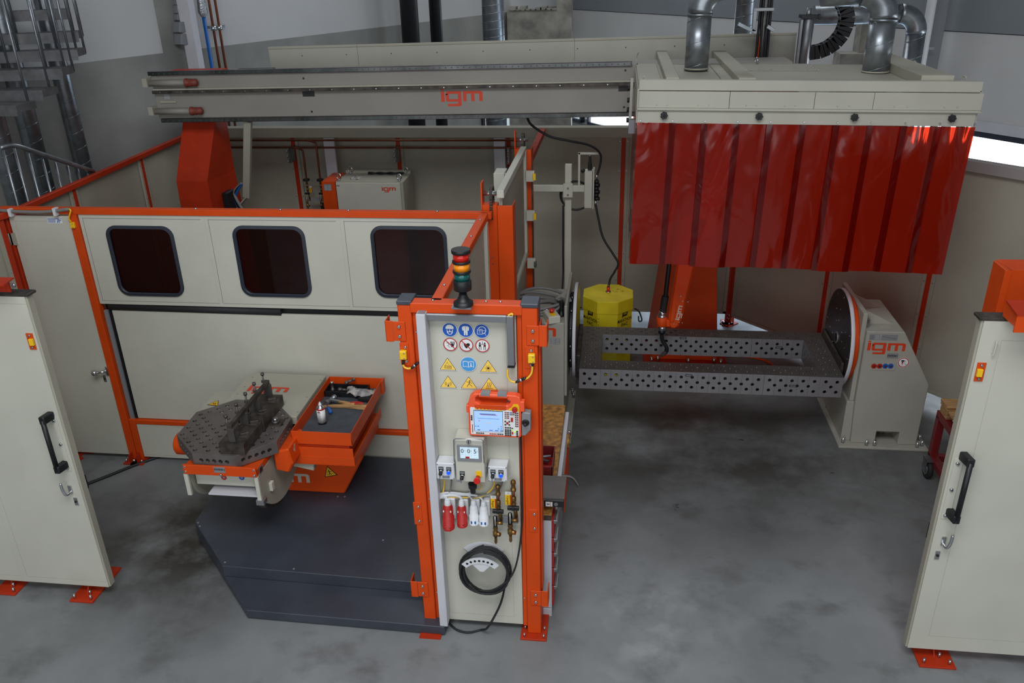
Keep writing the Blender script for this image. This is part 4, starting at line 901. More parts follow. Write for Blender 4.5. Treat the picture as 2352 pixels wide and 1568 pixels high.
# cables of the pillar
def cable(name, pts, r, mt, label, group='cables on the pillar panel', cat='cable', off=.03, n=8):
    o = MB().tube([K(x, y, off) if len(p) == 2 else K(x, y, p[2]) for p in pts for x, y in [p[:2]]], r, mt, n).build(name); return tag(o, label, cat, group)
cable('power_cable', [(1021, 1101, .05), (1020, 1115), (1018, 1128), (1012, 1137), (1004, 1139)], .005, YCABLE, 'yellow cable dropping from the left button box')
cable('power_cable', [(1037, 1102, .05), (1036, 1116), (1032, 1130), (1012, 1138), (1002, 1142)], .006, GREYC, 'grey cable dropping from the left button box')
cable('power_cable', [(1136, 1107, .05), (1131, 1121), (1116, 1135), (1095, 1142), (1060, 1142), (1020, 1140), (1004, 1140)], .005, YCABLE, 'long yellow cable sagging from the right button box')
cable('power_cable', [(1153, 1107, .05), (1150, 1117), (1141, 1125), (1110, 1136), (1060, 1145), (1015, 1143), (1003, 1145)], .006, GREYC, 'long grey cable sagging from the right button box')
cable('power_cable', [(1086, 1126, .07), (1082, 1131), (1070, 1134), (1040, 1131), (1018, 1132), (1003, 1137)], .007, WPLAST, 'light grey cable from the black gland of the control box')
cable('power_cable', [(1027, 1148, .07), (1022, 1142), (1012, 1142), (1004, 1150)], .011, WPLAST, 'thick light cable into the first red plug')
cable('power_cable', [(1061, 1150, .07), (1058, 1142), (1045, 1137), (1020, 1138), (1003, 1146)], .010, WPLAST, 'thick light cable into the second red plug')
cable('power_cable', [(1087, 1152, .06), (1082, 1143), (1072, 1136), (1045, 1134), (1012, 1138), (1003, 1142)], .007, WPLAST, 'light cable into the left white plug')
cable('power_cable', [(1110, 1153, .06), (1104, 1143), (1090, 1137), (1060, 1136), (1020, 1135), (1003, 1140)], .007, WPLAST, 'light cable into the right white plug')
cable('power_cable', [(1098, 1111, .06), (1106, 1116), (1105, 1122), (1094, 1124)], .003, YCABLE, 'thin yellow wire loop beside the black gland')
# plugs in wall sockets
def plug(px, py0, py1, r, mt, lid, label, group):
    a = K(px, py0, .07); b = K(px+1.2, py1, .07); h = a.z-b.z
    o = thing('plug_connector', label, 'plug', (a.x, 4.17, b.z), group)
    MB().box(a.x-r*.3, a.x+r*1.35, 4.15, 4.195, b.z+h*.25, a.z+h*.05, WPLAST).build('wall_socket', o, bev=.005)
    MB().lathe((a.x, a.y, a.z+.02), (0, -.05, -1), [(0, r*.5), (.01, r*.62), (.04, r*.7), (.045, r*.65)], WPLAST, 16).build('cable_gland', o)
    mb = MB().lathe((a.x, a.y-.004, a.z-.015), (0, -.05, -1), [(0, r*.75), (.015, r), (h*.45, r*1.05), (h*.46, r*1.22), (h*.80, r*1.15), (h*.81, r*1.25), (h*.9, r*1.22)], mt, 18); mb.build('body', o)
    MB().box(a.x-r*.65, a.x+r*.65, a.y-r*1.5, a.y-r*.9, b.z+.0, b.z+.035, lid).build('lid_catch', o, bev=.002)
    MB().box(a.x-r*.85, a.x+r*.85, a.y-r*1.0, a.y-r*.9, a.z-.055, a.z-.043, TAPE).build('label_strip', o)
    return o
plug(1028, 1153, 1210, .031, REDPL, REDPL, 'larger red industrial plug at the far left of the plug row', 'plugs on the pillar')
plug(1060, 1155, 1204, .027, REDPL, REDPL, 'smaller red industrial plug second in the plug row', 'plugs on the pillar')
plug(1087.5, 1155, 1199, .025, WPLAST, BLUEP, 'left white plug with blue lid edge', 'plugs on the pillar')
plug(1110.5, 1157, 1201, .025, WPLAST, BLUEP, 'right white plug with blue lid edge beside the gas tap', 'plugs on the pillar')
# gas taps
def gas_tap(P, s, label, word, tagside=-1, group='gas taps', sign_off=None):
    """P = point (x, y, z) of the top; total height about .42*s"""
    o = thing('gas_tap', label, 'gas valve', tuple(P), group); x, y, z = P
    MB().lathe((x, y, z), (0, 0, -1), [(0, .012*s), (.01*s, .019*s), (.03*s, .02*s), (.035*s, .014*s), (.07*s, .016*s), (.075*s, .021*s), (.095*s, .019*s)], BRASS, 12).build('elbow_fitting', o)
    MB().cyl((x, y, z-.09*s), (x, y, z-.145*s), .010*s, COPPER).build('pipe', o)
    MB().lathe((x, y, z-.14*s), (0, 0, -1), [(0, .014*s), (.01*s, .019*s), (.04*s, .019*s), (.05*s, .013*s), (.06*s, .019*s), (.09*s, .016*s)], BRASS, 12).build('union', o)
    MB().box(x-.042*s, x+.042*s, y-.045*s, y-.02*s, z-.235*s, z-.205*s, BLACK).cyl((x, y-.01*s, z-.22*s), (x, y-.05*s, z-.22*s), .016*s, BLACK).build('handle', o, bev=.003*s)
    MB().cyl((x+.008*s, y, z-.235*s), (x+.014*s, y+.01, z-.33*s), .014*s, BRASS).cyl((x-.02*s, y-.01*s, z-.345*s), (x+.03*s, y-.01*s, z-.345*s), .014*s, BRASS).build('elbow_body', o)
    MB().lathe((x-.028*s, y-.015*s, z-.275*s), (0, 0, -1), [(0, .004*s), (.006*s, .014*s), (.02*s, .016*s), (.10*s, .016*s)], CLEAR, 14).build('flow_tube', o)
    MB().cyl((x-.028*s, y-.015*s, z-.28*s), (x-.028*s, y-.015*s, z-.37*s), .005*s, TAPE, n=8).build('scale', o)
    MB().lathe((x-.028*s, y-.015*s, z-.375*s), (0, 0, -1), [(0, .017*s), (.02*s, .02*s), (.04*s, .013*s), (.05*s, .022*s), (.085*s, .022*s), (.09*s, .013*s), (.12*s, .011*s), (.15*s, .012*s), (.165*s, .005*s)], BRASS, 12).cyl((x-.03*s, y-.015*s, z-.445*s), (x+.01*s, y-.03*s, z-.44*s), .017*s, BRASS, n=8).build('regulator_body', o)
    zz = z-.18*s; xx = x+tagside*.042*s
    d = Decal((xx, (sign_off if sign_off else y+.02), zz), (1, 0, 0), (0, 0, 1), (0, -1, 0)); d.rect(-.022*s, .022*s, -.055*s, .035*s, YELLOW).rect(-.022*s, .022*s, .035*s, .062*s, SIGNW).up().line([(-.008*s, .048*s), (0, .055*s), (.008*s, .048*s), (0, .041*s), (-.008*s, .048*s)], .0015*s, INK); d.rect(.012*s, .022*s, -.055*s, .032*s, ORANGE)
    lb = d.build('gas_label', o)
    text(word, .024*s, (xx-.004*s, (sign_off if sign_off else y+.02)-.003, zz-.012*s), (0, 0, -1), (1, 0, 0), INK, 'lettering', lb)
    return o
a = K(1141, 1113, .05); b = K(1177, 1102, .05)
s_ = (K(1141, 1113, .05).z-K(1141, 1245, .05).z)/.54
gas_tap((a.x+.006, a.y, a.z), s_, 'left brass gas tap on the pillar panel', 'Argon', -1, 'gas taps on the pillar')
gas_tap((b.x+.004, b.y, b.z), s_*1.05, 'right brass gas tap on the pillar panel', 'Corgon', -1, 'gas taps on the pillar')
o = MB().box(K(1140, 1190, .02).x, K(1191, 1190, .02).x, 4.165, 4.175, K(1160, 1198, .02).z, K(1160, 1184, .02).z, GREYL).build('tap_rail', bev=.002); tag(o, 'grey flat rail behind the two gas taps on the pillar', 'bracket')
# hose hook and cable coil
c = K(1110, 1264, .02)
hh = thing('hose_hanger', 'white curved cable hanger low on the pillar panel', 'cable hanger', (c.x, 4.19, c.z))
def arc_plate(cx, cz, r0, r1, a0, a1, y0, y1, mt, n=14):
    mb = MB(); pts = [(cx+r1*math.cos(a0+(a1-a0)*i/n), cz+r1*math.sin(a0+(a1-a0)*i/n)) for i in range(n+1)]+[(cx+r0*math.cos(a1-(a1-a0)*i/n), cz+r0*math.sin(a1-(a1-a0)*i/n)) for i in range(n+1)]
    for i in range(n): # quads
        q = [pts[i], pts[i+1], pts[2*n-i], pts[2*n+1-i]]
        mb.prism([(x, y0, z) for x, z in q], (0, y1-y0, 0), mt)
    return mb
arc_plate(c.x, c.z-.115, .115, .175, math.radians(42), math.radians(138), 4.188, 4.194, WPLAST).build('back_plate', hh)
arc_plate(c.x-.005, c.z-.155, .125, .165, math.radians(45), math.radians(138), 4.085, 4.095, WPLAST).build('front_lip', hh)
arc_plate(c.x-.003, c.z-.15, .120, .128, math.radians(50), math.radians(130), 4.095, 4.188, WPLAST).build('saddle', hh)
MB().prism([(c.x-.07, 4.09, c.z-.035), (c.x+.07, 4.09, c.z-.035), (c.x+.012, 4.09, c.z-.10), (c.x-.012, 4.09, c.z-.10)], (0, .006, 0), WPLAST).build('lower_web', hh, bev=.002)
sl = MB()
for i in range(7):
    a_ = math.radians(60+i*11); sl.cyl((c.x-.005+.146*math.cos(a_), 4.0845, c.z-.155+.146*math.sin(a_)), (c.x-.005+.146*math.cos(a_), 4.0855, c.z-.155+.146*math.sin(a_)), .0085, BLACK, n=12)
sl.build('slots', hh, stuff=True)
co_ = K(1114, 1313, .07); rx_, rz_ = (K(1170, 1313, .07).x-K(1058, 1313, .07).x)/2, (K(1114, 1262, .07).z-K(1114, 1366, .07).z)/2
pts = []
rd = random.Random(4); turns = 6
for i in range(turns*14+1):
    a_ = PI/2-2*PI*i/14; t = i//14; j = 1+.045*math.sin(t*2.3+i*.13)
    low = 1 if math.sin(a_) > 0 else 1+.10*(t/turns-.5)*abs(math.sin(a_))*2
    pts.append((co_.x+rx_*.95*j*math.cos(a_)+.01*math.sin(t*1.7), 4.10+.011*t+.004*math.sin(i), co_.z+rz_*.96*low*math.sin(a_)+.0))
mb = MB().tube(pts, .0075, BLACK if False else MATS['black_rubber'], 8, 2)
mb.tube([K(1196, 1000, .012), K(1198, 1080, .015), K(1199, 1150, .02), K(1199, 1200, .02), K(1193, 1260, .04), K(1181, 1310, .08), K(1160, 1338, .10), K(1130, 1355, .10), K(1100, 1355, .09)], .0065, RUBBER, 8, 5)
fl = HZ(1072, 1452, .01)
mb.tube([K(1168, 1300, .08), K(1160, 1345, .07), K(1148, 1390, .05), V((K(1125, 1425).x, 4.12, .09)), HZ(1105, 1446, .012), HZ(1075, 1452, .01), HZ(1048, 1445, .01), HZ(1030, 1428, .012)], .0075, RUBBER, 8, 6)
o = mb.build('coiled_cable'); tag(o, 'black cable coil on the white hanger with its end on the floor', 'cable')
# ============================================================ carving helper
def carve(base, cut, name, parent=None, bev=0):
    b = base.build(name, parent); c = cut.build('cutter')
    m = b.modifiers.new('cut', 'BOOLEAN'); m.object = c; m.operation = 'DIFFERENCE'; m.solver = 'EXACT'
    bpy.context.view_layer.update(); dg = bpy.context.evaluated_depsgraph_get()
    me = bpy.data.meshes.new_from_object(b.evaluated_get(dg)); b.modifiers.clear(); old = b.data; b.data = me; bpy.data.meshes.remove(old)
    bpy.data.objects.remove(c)
    if bev: k = b.modifiers.new('bevel', 'BEVEL'); k.width = bev; k.segments = 1; k.limit_method = 'ANGLE'; k.angle_limit = math.radians(50)
    return b
# ============================================================ STATION DOORS left and right
def foot(o, x, y, wd=.11, dp=.22, nm='foot_plate'):
    fp = MB().box(x-wd, x+wd, y-dp/2, y+dp/2, 0, .014, REDP).build(nm, o, bev=.002)
    MB().prism([(x, y-dp*.1, .014), (x, y+dp*.4, .014), (x, y+dp*.4, .16), (x, y+dp*.3, .16)], (.008, 0, 0), REDP).build('gusset', fp)
    bolts([(x+sx*wd*.7, y+sy*dp*.35, .014) for sx in (-1, 1) for sy in (-1, 1)]+[(x+wd*.3, y-dp*.1, .014)], (0, 0, 1), .010, fp, h=.035)
def station_door(name, label, y, xedge, side, z0, z1, loc):
    """side=+1: free edge on the right (left door); side=-1: free edge on the left"""
    o = thing(name, label, 'sliding door', (xedge-side*.5, y, 0)); s = side
    e = xedge
    def bx(mb, a, b, y0, y1, c, d, mt): return mb.box(min(a, b), max(a, b), y0, y1, c, d, mt)
    wd = .67 if s > 0 else 1.9; a, b = sorted((e, e-s*wd)); seam_panel(MB(), a, b, z0, z1, y, BEIGE, th=.045, inset=.05 if s > 0 else .11).build('panel', o)
    if s > 0: a, b = e-1.9, e-.6705; seam_panel(MB(), a, b, z0, z1, y, BEIGE, th=.045, inset=.05).build('panel', o)
    m = MB(); bx(m, e, e+s*.012, y+.004, y+.058, z0, z1, BEIGED); m.build('edge_profile', o, bev=.002)
    m = MB(); bx(m, e+s*.025, e-s*1.9, y-.005, y+.08, z1, z1+.018, BLACKST); m.build('top_track', o, bev=.003)
    return o
LY = 4.25
ldo = station_door('station_door', 'left beige sliding station door with black handle', LY, -3.54, 1, .085, 2.33, 0)
def LD(x, y, off=0): return DY(x, y, LY-off)
RY = 4.20
rdo = station_door('station_door', 'right beige sliding station door with black handle', RY, DY(2175, 1100, RY).x, -1, .094, 2.35, 0)
def RD(x, y, off=0): return DY(x, y, RY-off)
def handle(o, f, top, bot, plate, lat, key, sw, s):
    a, b = f(*plate[0]), f(*plate[1]); mb = MB().box(min(a.x, b.x), max(a.x, b.x), f(0, 0).y-.008, f(0, 0).y-.0025, min(a.z, b.z), max(a.z, b.z), BEIGE); p = mb.build('cover_plate', o, bev=.001)
    xs_ = (max(a.x, b.x)-.02) if s > 0 else (min(a.x, b.x)+.02); yy = f(0, 0).y-.008
    bolts([(xs_, yy, b.z+(a.z-b.z)*t) for t in (.06, .5, .93)], (0, -1, 0), .012, p)
    t, q = f(*top, .07), f(*bot, .07); y0 = f(0, 0).y
    h = MB().cyl(t, q, .016, BLACK, n=14).build('grab_handle', o)
    for c, dz in ((t, .0), (q, 0)):
        k = MB().prism([(c.x-.02, c.y-.012, c.z-.03), (c.x+.02, c.y-.012, c.z-.03), (c.x+.022+.02*s, y0, c.z-.025), (c.x-.02+.02*s, y0, c.z-.025)], (0, 0, .055), BLACK).build('handle_end', h, bev=.006)
    c = f(*lat); lt = MB().box(c.x-.012, c.x+.012, y0-.012, y0-.003, c.z-.03, c.z+.03, CHROME).tube([(c.x, y0-.01, c.z-.02), (c.x-.01*s, y0-.045, c.z-.02), (c.x-.022*s, y0-.05, c.z+.02), (c.x-.024*s, y0-.05, c.z+.075)], .010, CHROME, 8).build('latch_lever', o)
    c = f(*key); MB().box(c.x-.013, c.x+.013, y0-.008, y0-.003, c.z-.03, c.z+.03, CHROME).cyl((c.x, y0-.008, c.z), (c.x, y0-.014, c.z), .008, BLACK).build('keyhole', o)
    c = f(*sw); t = MB().box(c.x-.022, c.x+.022, y0-.008, y0-.003, c.z-.055, c.z+.055, ORANGE).build('switch_plate', o); bolts([(c.x, y0-.008, c.z+.04), (c.x, y0-.008, c.z-.04)], (0, -1, 0), .009, t)
    m = MB().box(c.x-.012+.008*s, c.x+.016+.008*s, y0-.025, y0-.008, c.z-.022, c.z+.022, YELLOW).build('switch_actuator', t, bev=.002)
    e = f(*lat); MB().box(e.x+s*.03, e.x+s*.055, y0+.05, y0+.10, e.z-.06, e.z+.05, BLACK).build('lock_case', o)
handle(ldo, LD, (97, 965), (131, 1078), ((119, 955), (166, 1080)), (163, 1122), (176, 1150), (73, 783), 1)
handle(rdo, RD, (2230, 1062), (2197, 1192), ((2192, 1052), (2180, 1190)), (2166, 1240), (2152, 1273), (2250, 853), -1)
foot(ldo, HZ(30, 1345).x, HZ(30, 1345).y, .09, .2); foot(ldo, HZ(205, 1362).x, HZ(205, 1362).y, .09, .2); 
pst = MB().box(-3.95, -3.83, 4.34, 4.44, .014, 2.30, ORANGE).build('rear_post', ldo, bev=.003)
k = HZ(248, 1325, .0); MB().box(k.x-.10, k.x+.05, k.y-.08, k.y+.10, 0, .014, REDP).build('foot_plate', ldo)
foot(rdo, 2.10, 4.24); MB().box(2.2, 2.32, 4.32, 4.42, .014, 2.30, ORANGE).build('rear_post', rdo, bev=.003)
c = RD(2108, 560); MB().tube([RD(2288, 790, .012), RD(2290, 786, .02), RD(2282, 815, .02), RD(2279, 815, .01)], .004, BEIGE, 6).build('pull_loop', rdo)
# red hood plates over the door tracks and the red end post on the right
p_ = HZ(32, 638, 2.45); q_ = HZ(8, 655, 2.45)
o = thing('track_cover', 'red sheet cover above the left door track', 'cover plate', (p_.x-.2, p_.y, 2.4))
MB().prism([(p_.x, p_.y, 2.445), (q_.x, q_.y, 2.445), (q_.x-.8, q_.y, 2.445), (p_.x-.8, p_.y, 2.445)], (0, 0, .008), REDP).box(p_.x-.8, p_.x-.03, p_.y-.02, p_.y-.01, 2.365, 2.445, REDP).build('folded_sheet', o)
bolts([(q_.x-.02, p_.y-.02, 2.41)], (0, -1, 0), .014, o)
p_ = HZ(2311, 690, 2.46); q_ = HZ(2337, 725, 2.46)
o = thing('track_cover', 'red sheet cover above the right door track', 'cover plate', (p_.x+.3, p_.y, 2.4))
MB().prism([(p_.x, p_.y, 2.455), (q_.x, q_.y, 2.455), (q_.x+.9, q_.y, 2.455), (p_.x+.9, p_.y, 2.455)], (0, 0, .008), REDP).box(p_.x, p_.x+.008, q_.y+.05, p_.y, 2.375, 2.455, ORANGE).box(q_.x, q_.x+.9, q_.y, q_.y+.008, 2.37, 2.455, ORANGE).build('folded_sheet', o)
a = DY(2302, 620, 4.9)
a.x += .05; o = MB().box(a.x, a.x+.9, 4.9, 5.1, .0, a.z, ORANGE).box(a.x-.03, a.x, 4.9, 5.08, 0, a.z-.0, ORANGE).build('end_post', bev=.004); tag(o, 'wide orange-red post behind the right station door', 'post')
# ============================================================ TURNTABLE PLATFORM
pf = thing('turntable_platform', 'dark grey low sheet metal platform under the octagonal table', 'platform', (-2.2, 5.0, 0))
zU, zL = .17, .08
k1 = HZ(447, 1197, zU); k2 = HZ(491, 1136, zU); dd_ = (k2-k1).normalized(); k3 = k1+dd_*1.15
fl, fr_ = V((-2.45, 4.125, 0)), V((-1.05, 4.10, 0))
tm = (4.45-fl.y)/(k1.y-fl.y); sl_ = fl.lerp(V((k1.x, k1.y, 0)), tm); sl_.z = 0
top = MB().prism([(sl_.x, 4.45, 0.012), (-1.03, 4.405, .012), (-1.03, 5.97, .012), (k3.x, 5.97, .012), (k1.x, k1.y, .012)], (0, 0, zU-.012), DARK)
top.build('upper_deck', pf, bev=.004)
MB().prism([(fl.x, fl.y, 0.012), (fr_.x, fr_.y, .012), (-1.03, 4.403, .012), (sl_.x, 4.448, .012)], (0, 0, zL-.012), DARK).build('lower_step', pf, bev=.004)
bolts([HZ(455, 1200, zU), HZ(459, 1208, zU), HZ(517, 1291, zU), HZ(675, 1306, zU), HZ(880, 1240, zU), HZ(776, 1140, zU), HZ(792, 1140, zU)], (0, 0, 1), .009, pf, mt=GREYL, h=.003)
# black cable on the floor from door post towards the platform
o = MB().tube([HZ(185, 1117, .01), HZ(250, 1092, .01), HZ(310, 1068, .01), HZ(372, 1046, .01)], .014, BLACK, 8, 4).build('floor_cable'); tag(o, 'black cable running along the floor beside the left door', 'cable')
# ============================================================ STATION 2 machine
m2_ = thing('tilting_positioner', 'orange and beige tilting positioner carrying the octagonal plate', 'welding positioner', (-2.6, 5.3, .17))
MB().prism([(-2.62, 5.40, .17), (-2.14, 5.40, .17), (-1.95, 5.40, .52), (-1.95, 5.40, .66), (-2.62, 5.40, .66)], (0, .5, 0), ORANGE).build('pedestal', m2_, bev=.01)
logo((-2.60, 5.399, .305), (1, 0, 0), (0, 0, 1), (0, -1, 0), .085, LOGOW, m2_)
def warn(o, u, v, n, s, parent, mt=SIGNY2, name='warning_sign', kind=0):
    d = Decal(o, u, v, n); T = lambda q, y=0: [(-.5*s*q, -.36*s*q+y), (.5*s*q, -.36*s*q+y), (0, .5*s*q+y)]
    d.poly(T(1.0), INK).up().poly(T(.84, -.002*s), mt).up()
    if kind == 0:
        d.line([(-.16*s, -.12*s), (.16*s, -.14*s)], .05*s, INK).line([(-.12*s, .02*s), (.02*s, -.16*s)], .05*s, INK).line([(.02*s, .08*s), (.1*s, -.12*s)], .05*s, INK)
    else:
        d.disc(0, .16*s, .04*s, INK, 10).line([(0, .12*s), (0, -.05*s)], .06*s, INK).line([(-.16*s, .0), (0, .08*s), (.16*s, .0)], .035*s, INK).line([(-.08*s, -.24*s), (0, -.05*s), (.08*s, -.24*s)], .045*s, INK).line([(-.25*s, -.2*s), (-.12*s, -.14*s)], .03*s, INK).line([(.25*s, -.2*s), (.12*s, -.14*s)], .03*s, INK)
    return d.build(name, parent)
k = DY(757, 1083, 5.40); warn((k.x, 5.397, k.z), (1, 0, .25), (-.25, 0, 1), (0, -1, 0), .115, m2_, kind=1)
MB().box(-2.62, -2.1, 5.06, 5.40, .68, .76, BLACK).build('motor_shroud', m2_, bev=.02)
MB().prism([(-2.50, 5.05, .76), (-2.2, 5.05, .76), (-2.22, 5.05, .62), (-2.42, 5.05, .66)], (0, .3, 0), BEIGED).build('gear_cover', m2_, bev=.005)
MB().box(-3.03, -2.37, 5.22, 5.92, .92, .99, BEIGED).box(-3.0, -2.40, 5.4, 5.9, .45, .92, BEIGED).build('grey_cover', m2_, bev=.005)
k = HZ(616, 894, .99); logo((k.x, k.y, .992), (1, 0, 0), (0, 1, 0), (0, 0, 1), .080, LOGO, m2_)
MB().box(-3.20, -3.03, 5.28, 5.62, .90, .965, BEIGED).build('side_cover', m2_, bev=.004)
warn(HZ(494, 926, .967), (1, -.12, 0), (.12, 1, 0), (0, 0, 1), .10, m2_)
bolts([HZ(580, 866, .99), HZ(737, 873, .99), HZ(705, 912, .99), HZ(562, 888, .99), HZ(545, 905, .99), HZ(684, 946, .99)], (0, 0, 1), .008, m2_, mt=GREYL, h=.003)
# cradle
MB().box(-3.0, -2.455, 4.62, 5.25, .848, .895, ORANGE).box(-3.0, -2.455, 4.612, 4.63, .84, .918, ORANGE).build('cradle_top', m2_, bev=.003)
MB().cyl((-3.12, 5.0, .83), (-2.98, 5.0, .83), .11, ORANGE, n=24).build('bearing_housing', m2_, bev=.01)
MB().cyl((-3.23, 4.98, .86), (-3.08, 4.98, .86), .085, ORANGE, n=24).build('bearing_cap', m2_, bev=.01)
def half_disc(x0, x1, yc, zc, R, mt, a0=-180, a1=0, front=4.62, n=24):
    pts = [(x0, yc+R*math.cos(math.radians(a0+(a1-a0)*i/n)), zc+R*math.sin(math.radians(a0+(a1-a0)*i/n))) for i in range(n+1)]
    pts = [(x, max(y, front), z) for x, y, z in pts]
    return MB().prism(pts+[(x0, pts[-1][1], zc), (x0, pts[0][1], zc)] if abs(pts[0][2]-zc) > 1e-6 else pts, (x1-x0, 0, 0), mt)
half_disc(-2.475, -2.455, 5.02, .84, .42, BEIGED).build('side_plate', m2_, bev=.002)
half_disc(-2.53, -2.478, 5.03, .84, .46, BLACKST, -140, 0, 4.70).build('gear_rim', m2_, bev=.003)
half_disc(-3.0, -2.98, 5.0, .84, .36, BEIGED, -180, 0, 4.62).build('side_plate', m2_, bev=.002)
MB().box(-3.005, -2.975, 4.612, 4.63, .66, .84, BEIGE).box(-2.478, -2.45, 4.612, 4.63, .62, .84, BEIGE).build('edge_flange', m2_, stuff=True)
MB().box(-2.86, -2.48, 4.635, 4.95, .655, .668, WHITE).box(-2.97, -2.48, 4.70, 4.72, .70, .85, BEIGE).box(-2.86, -2.48, 4.95, 4.97, .655, .85, BEIGED).build('inner_tray', m2_, bev=.001)
k = SX(622, 1115, -2.45); MB().box(-2.455, -2.43, k.y-.02, k.y+.02, k.z-.035, k.z+.035, BEIGE).build('stop_block', m2_, bev=.002)
MB().box(-2.49, -2.43, 4.60, 4.66, .61, .65, CHROME).build('end_stop', m2_, bev=.002)
for px, mt in ((514.5, SIGNR), (555.5, SIGNB)):
    k = DY(px, 1096, 4.70); d = Decal((k.x, 4.698, k.z), (1, 0, 0), (0, 0, 1), (0, -1, 0)); d.ring(0, 0, .010, .021, mt, 20).disc(0, 0, .010, GREYL); d.build('media_port', m2_)
k = DY(504, 1078, 4.612); d = Decal((k.x, 4.612, k.z), (1, 0, 0), (0, 0, 1), (0, -1, 0)); d.rect(-.042, .042, -.026, .022, GREYL); sg = d.build('station_label', m2_)
text('STATION 2', .022, (k.x, 4.6095, k.z), (1, 0, 0), (0, 0, 1), INK, 'lettering', sg, bold=.0006, xs=.72)
k = SX(600, 1078, -2.45); d = Decal((-2.453, k.y, k.z), (0, 1, 0), (0, 0, 1), (1, 0, 0)); d.rect(-.03, .035, -.03, .03, GREYL); d.k = 1; d.rect(-.02, .025, -.02, .02, BLACKST); d.build('type_plate', m2_)
bolts([(-2.985, 4.62, .90), (-2.985, 4.62, .86), (-2.47, 4.62, .90), (-2.47, 4.612, .86), (-2.72, 4.612, .85)], (0, -1, 0), .012, m2_)
# orange drive pod on the right of the plate
MB().prism([(-2.43, 4.86, .74), (-2.33, 4.86, .72), (-2.29, 4.86, .80), (-2.31, 4.86, .93), (-2.43, 4.86, .90)], (0, .30, 0), ORANGE).build('drive_pod', m2_, bev=.012)
logo((-2.30, 4.95, .87), (0, -.2, -1), (.1, 1, 0), (1, 0, .2), .022, LOGOW, m2_)
# turning plate with holes
oct_ = [(-3.155, 4.869), (-3.171, 5.212), (-2.944, 5.433), (-2.61, 5.420), (-2.393, 5.187), (-2.38, 4.849), (-2.605, 4.627), (-2.922, 4.64)]
base = MB().prism([(x, y, .902) for x, y in oct_], (0, 0, .098), PLATEM); base.m(BLACKST); cut = MB(); cut.m(PLATEM); s2 = 1/math.sqrt(2); g = .0695
for i in range(-6, 7):
    for j in range(-6, 7):
        p, q = i*g, j*g; x, y = (p-q)*s2, (p+q)*s2
        if abs(p) > .37 or abs(q) > .37 or abs(x) > .36 or abs(y) > .36 or (i, j) in ((-1, 4), (-1, 3), (-1, 2), (1, 3)): continue
        cut.cyl((-2.775+x, 5.03+y, .96), (-2.775+x, 5.03+y, 1.01), .0155, BLACKST, n=16)
n_e = len(oct_)
for i in range(n_e):
    a, b = V((*oct_[i], .948)), V((*oct_[(i+1) % n_e], .948)); t = (b-a).normalized(); nn = V((-t.y, t.x, 0)); nn = nn if nn.dot((a+b)/2-V((-2.775, 5.03, .948))) > 0 else -nn
    for k_ in range(-2, 3): c = (a+b)/2+t*k_*.049; cut.cyl(c-nn*.025, c+nn*.01, .0155, BLACKST, n=16)
tp_ = carve(base, cut, 'clamping_plate', None, .0015); tag(tp_, 'octagonal steel clamping plate with round holes', 'clamping table')
MB().cyl((-2.775, 5.03, .896), (-2.775, 5.03, .902), .2, BLACKST).build('flange', tp_)
# welded fixture on the plate
fx = thing('welding_fixture', 'dark steel channel fixture with clamping screws on the octagonal plate', 'fixture', (-2.62, 5.02, 1.0))
MB().box(-2.715, -2.53, 4.655, 5.385, 1.078, 1.086, BLACKST).box(-2.538, -2.53, 4.655, 5.385, 1.0, 1.078, BLACKST).box(-2.715, -2.707, 4.655, 5.385, 1.0, 1.078, BLACKST).build('channel', fx)
MB().box(-2.715, -2.53, 4.652, 4.658, 1.002, 1.08, BLACKST).build('end_plate', fx)
MB().box(-2.53, -2.43, 5.05, 5.15, 1.001, 1.009, BLACKST).cyl((-2.48, 5.09, 1.009), (-2.48, 5.09, 1.03), .028, STEELD).cyl((-2.48, 5.09, 1.03), (-2.48, 5.09, 1.05), .02, CHROME, n=6).build('hold_down', fx)
MB().box(-2.53, -2.522, 4.98, 5.17, 1.0, 1.12, BLACKST).build('web', fx)
MB().beam((-2.625, 4.68, 1.205), (-2.625, 5.37, 1.205), .028, .032, BLACKST).build('clamp_bar', fx, bev=.002)
for y in (4.69, 4.92, 5.14, 5.355):
    MB().box(-2.65, -2.60, y-.012, y+.012, 1.086 if y > 4.7 else 1.0, 1.19, STEELD).build('upright', fx, bev=.002)
for y in (4.70, 4.87, 5.03, 5.19, 5.35):
    sc_ = MB().cyl((-2.66, y+.02, 1.10), (-2.66, y+.02, 1.26), .007, STEELD, n=8).cyl((-2.66, y+.02, 1.26), (-2.66, y+.02, 1.278), .015, STEELD, n=6).cyl((-2.66, y+.02, 1.10), (-2.66, y+.02, 1.115), .014, STEELD).box(-2.675, -2.63, y+.01, y+.03, 1.195, 1.215, STEELD).build('clamping_screw', fx)
for y in (4.76, 4.93, 5.09, 5.27): MB().beam((-2.60, y, 1.098), (-2.55, y+.03, 1.098), .03, .024, BLACKST).box(-2.60, -2.54, y-.02, y+.02, 1.086, 1.092, STEELD).build('stop_block', fx, bev=.002)
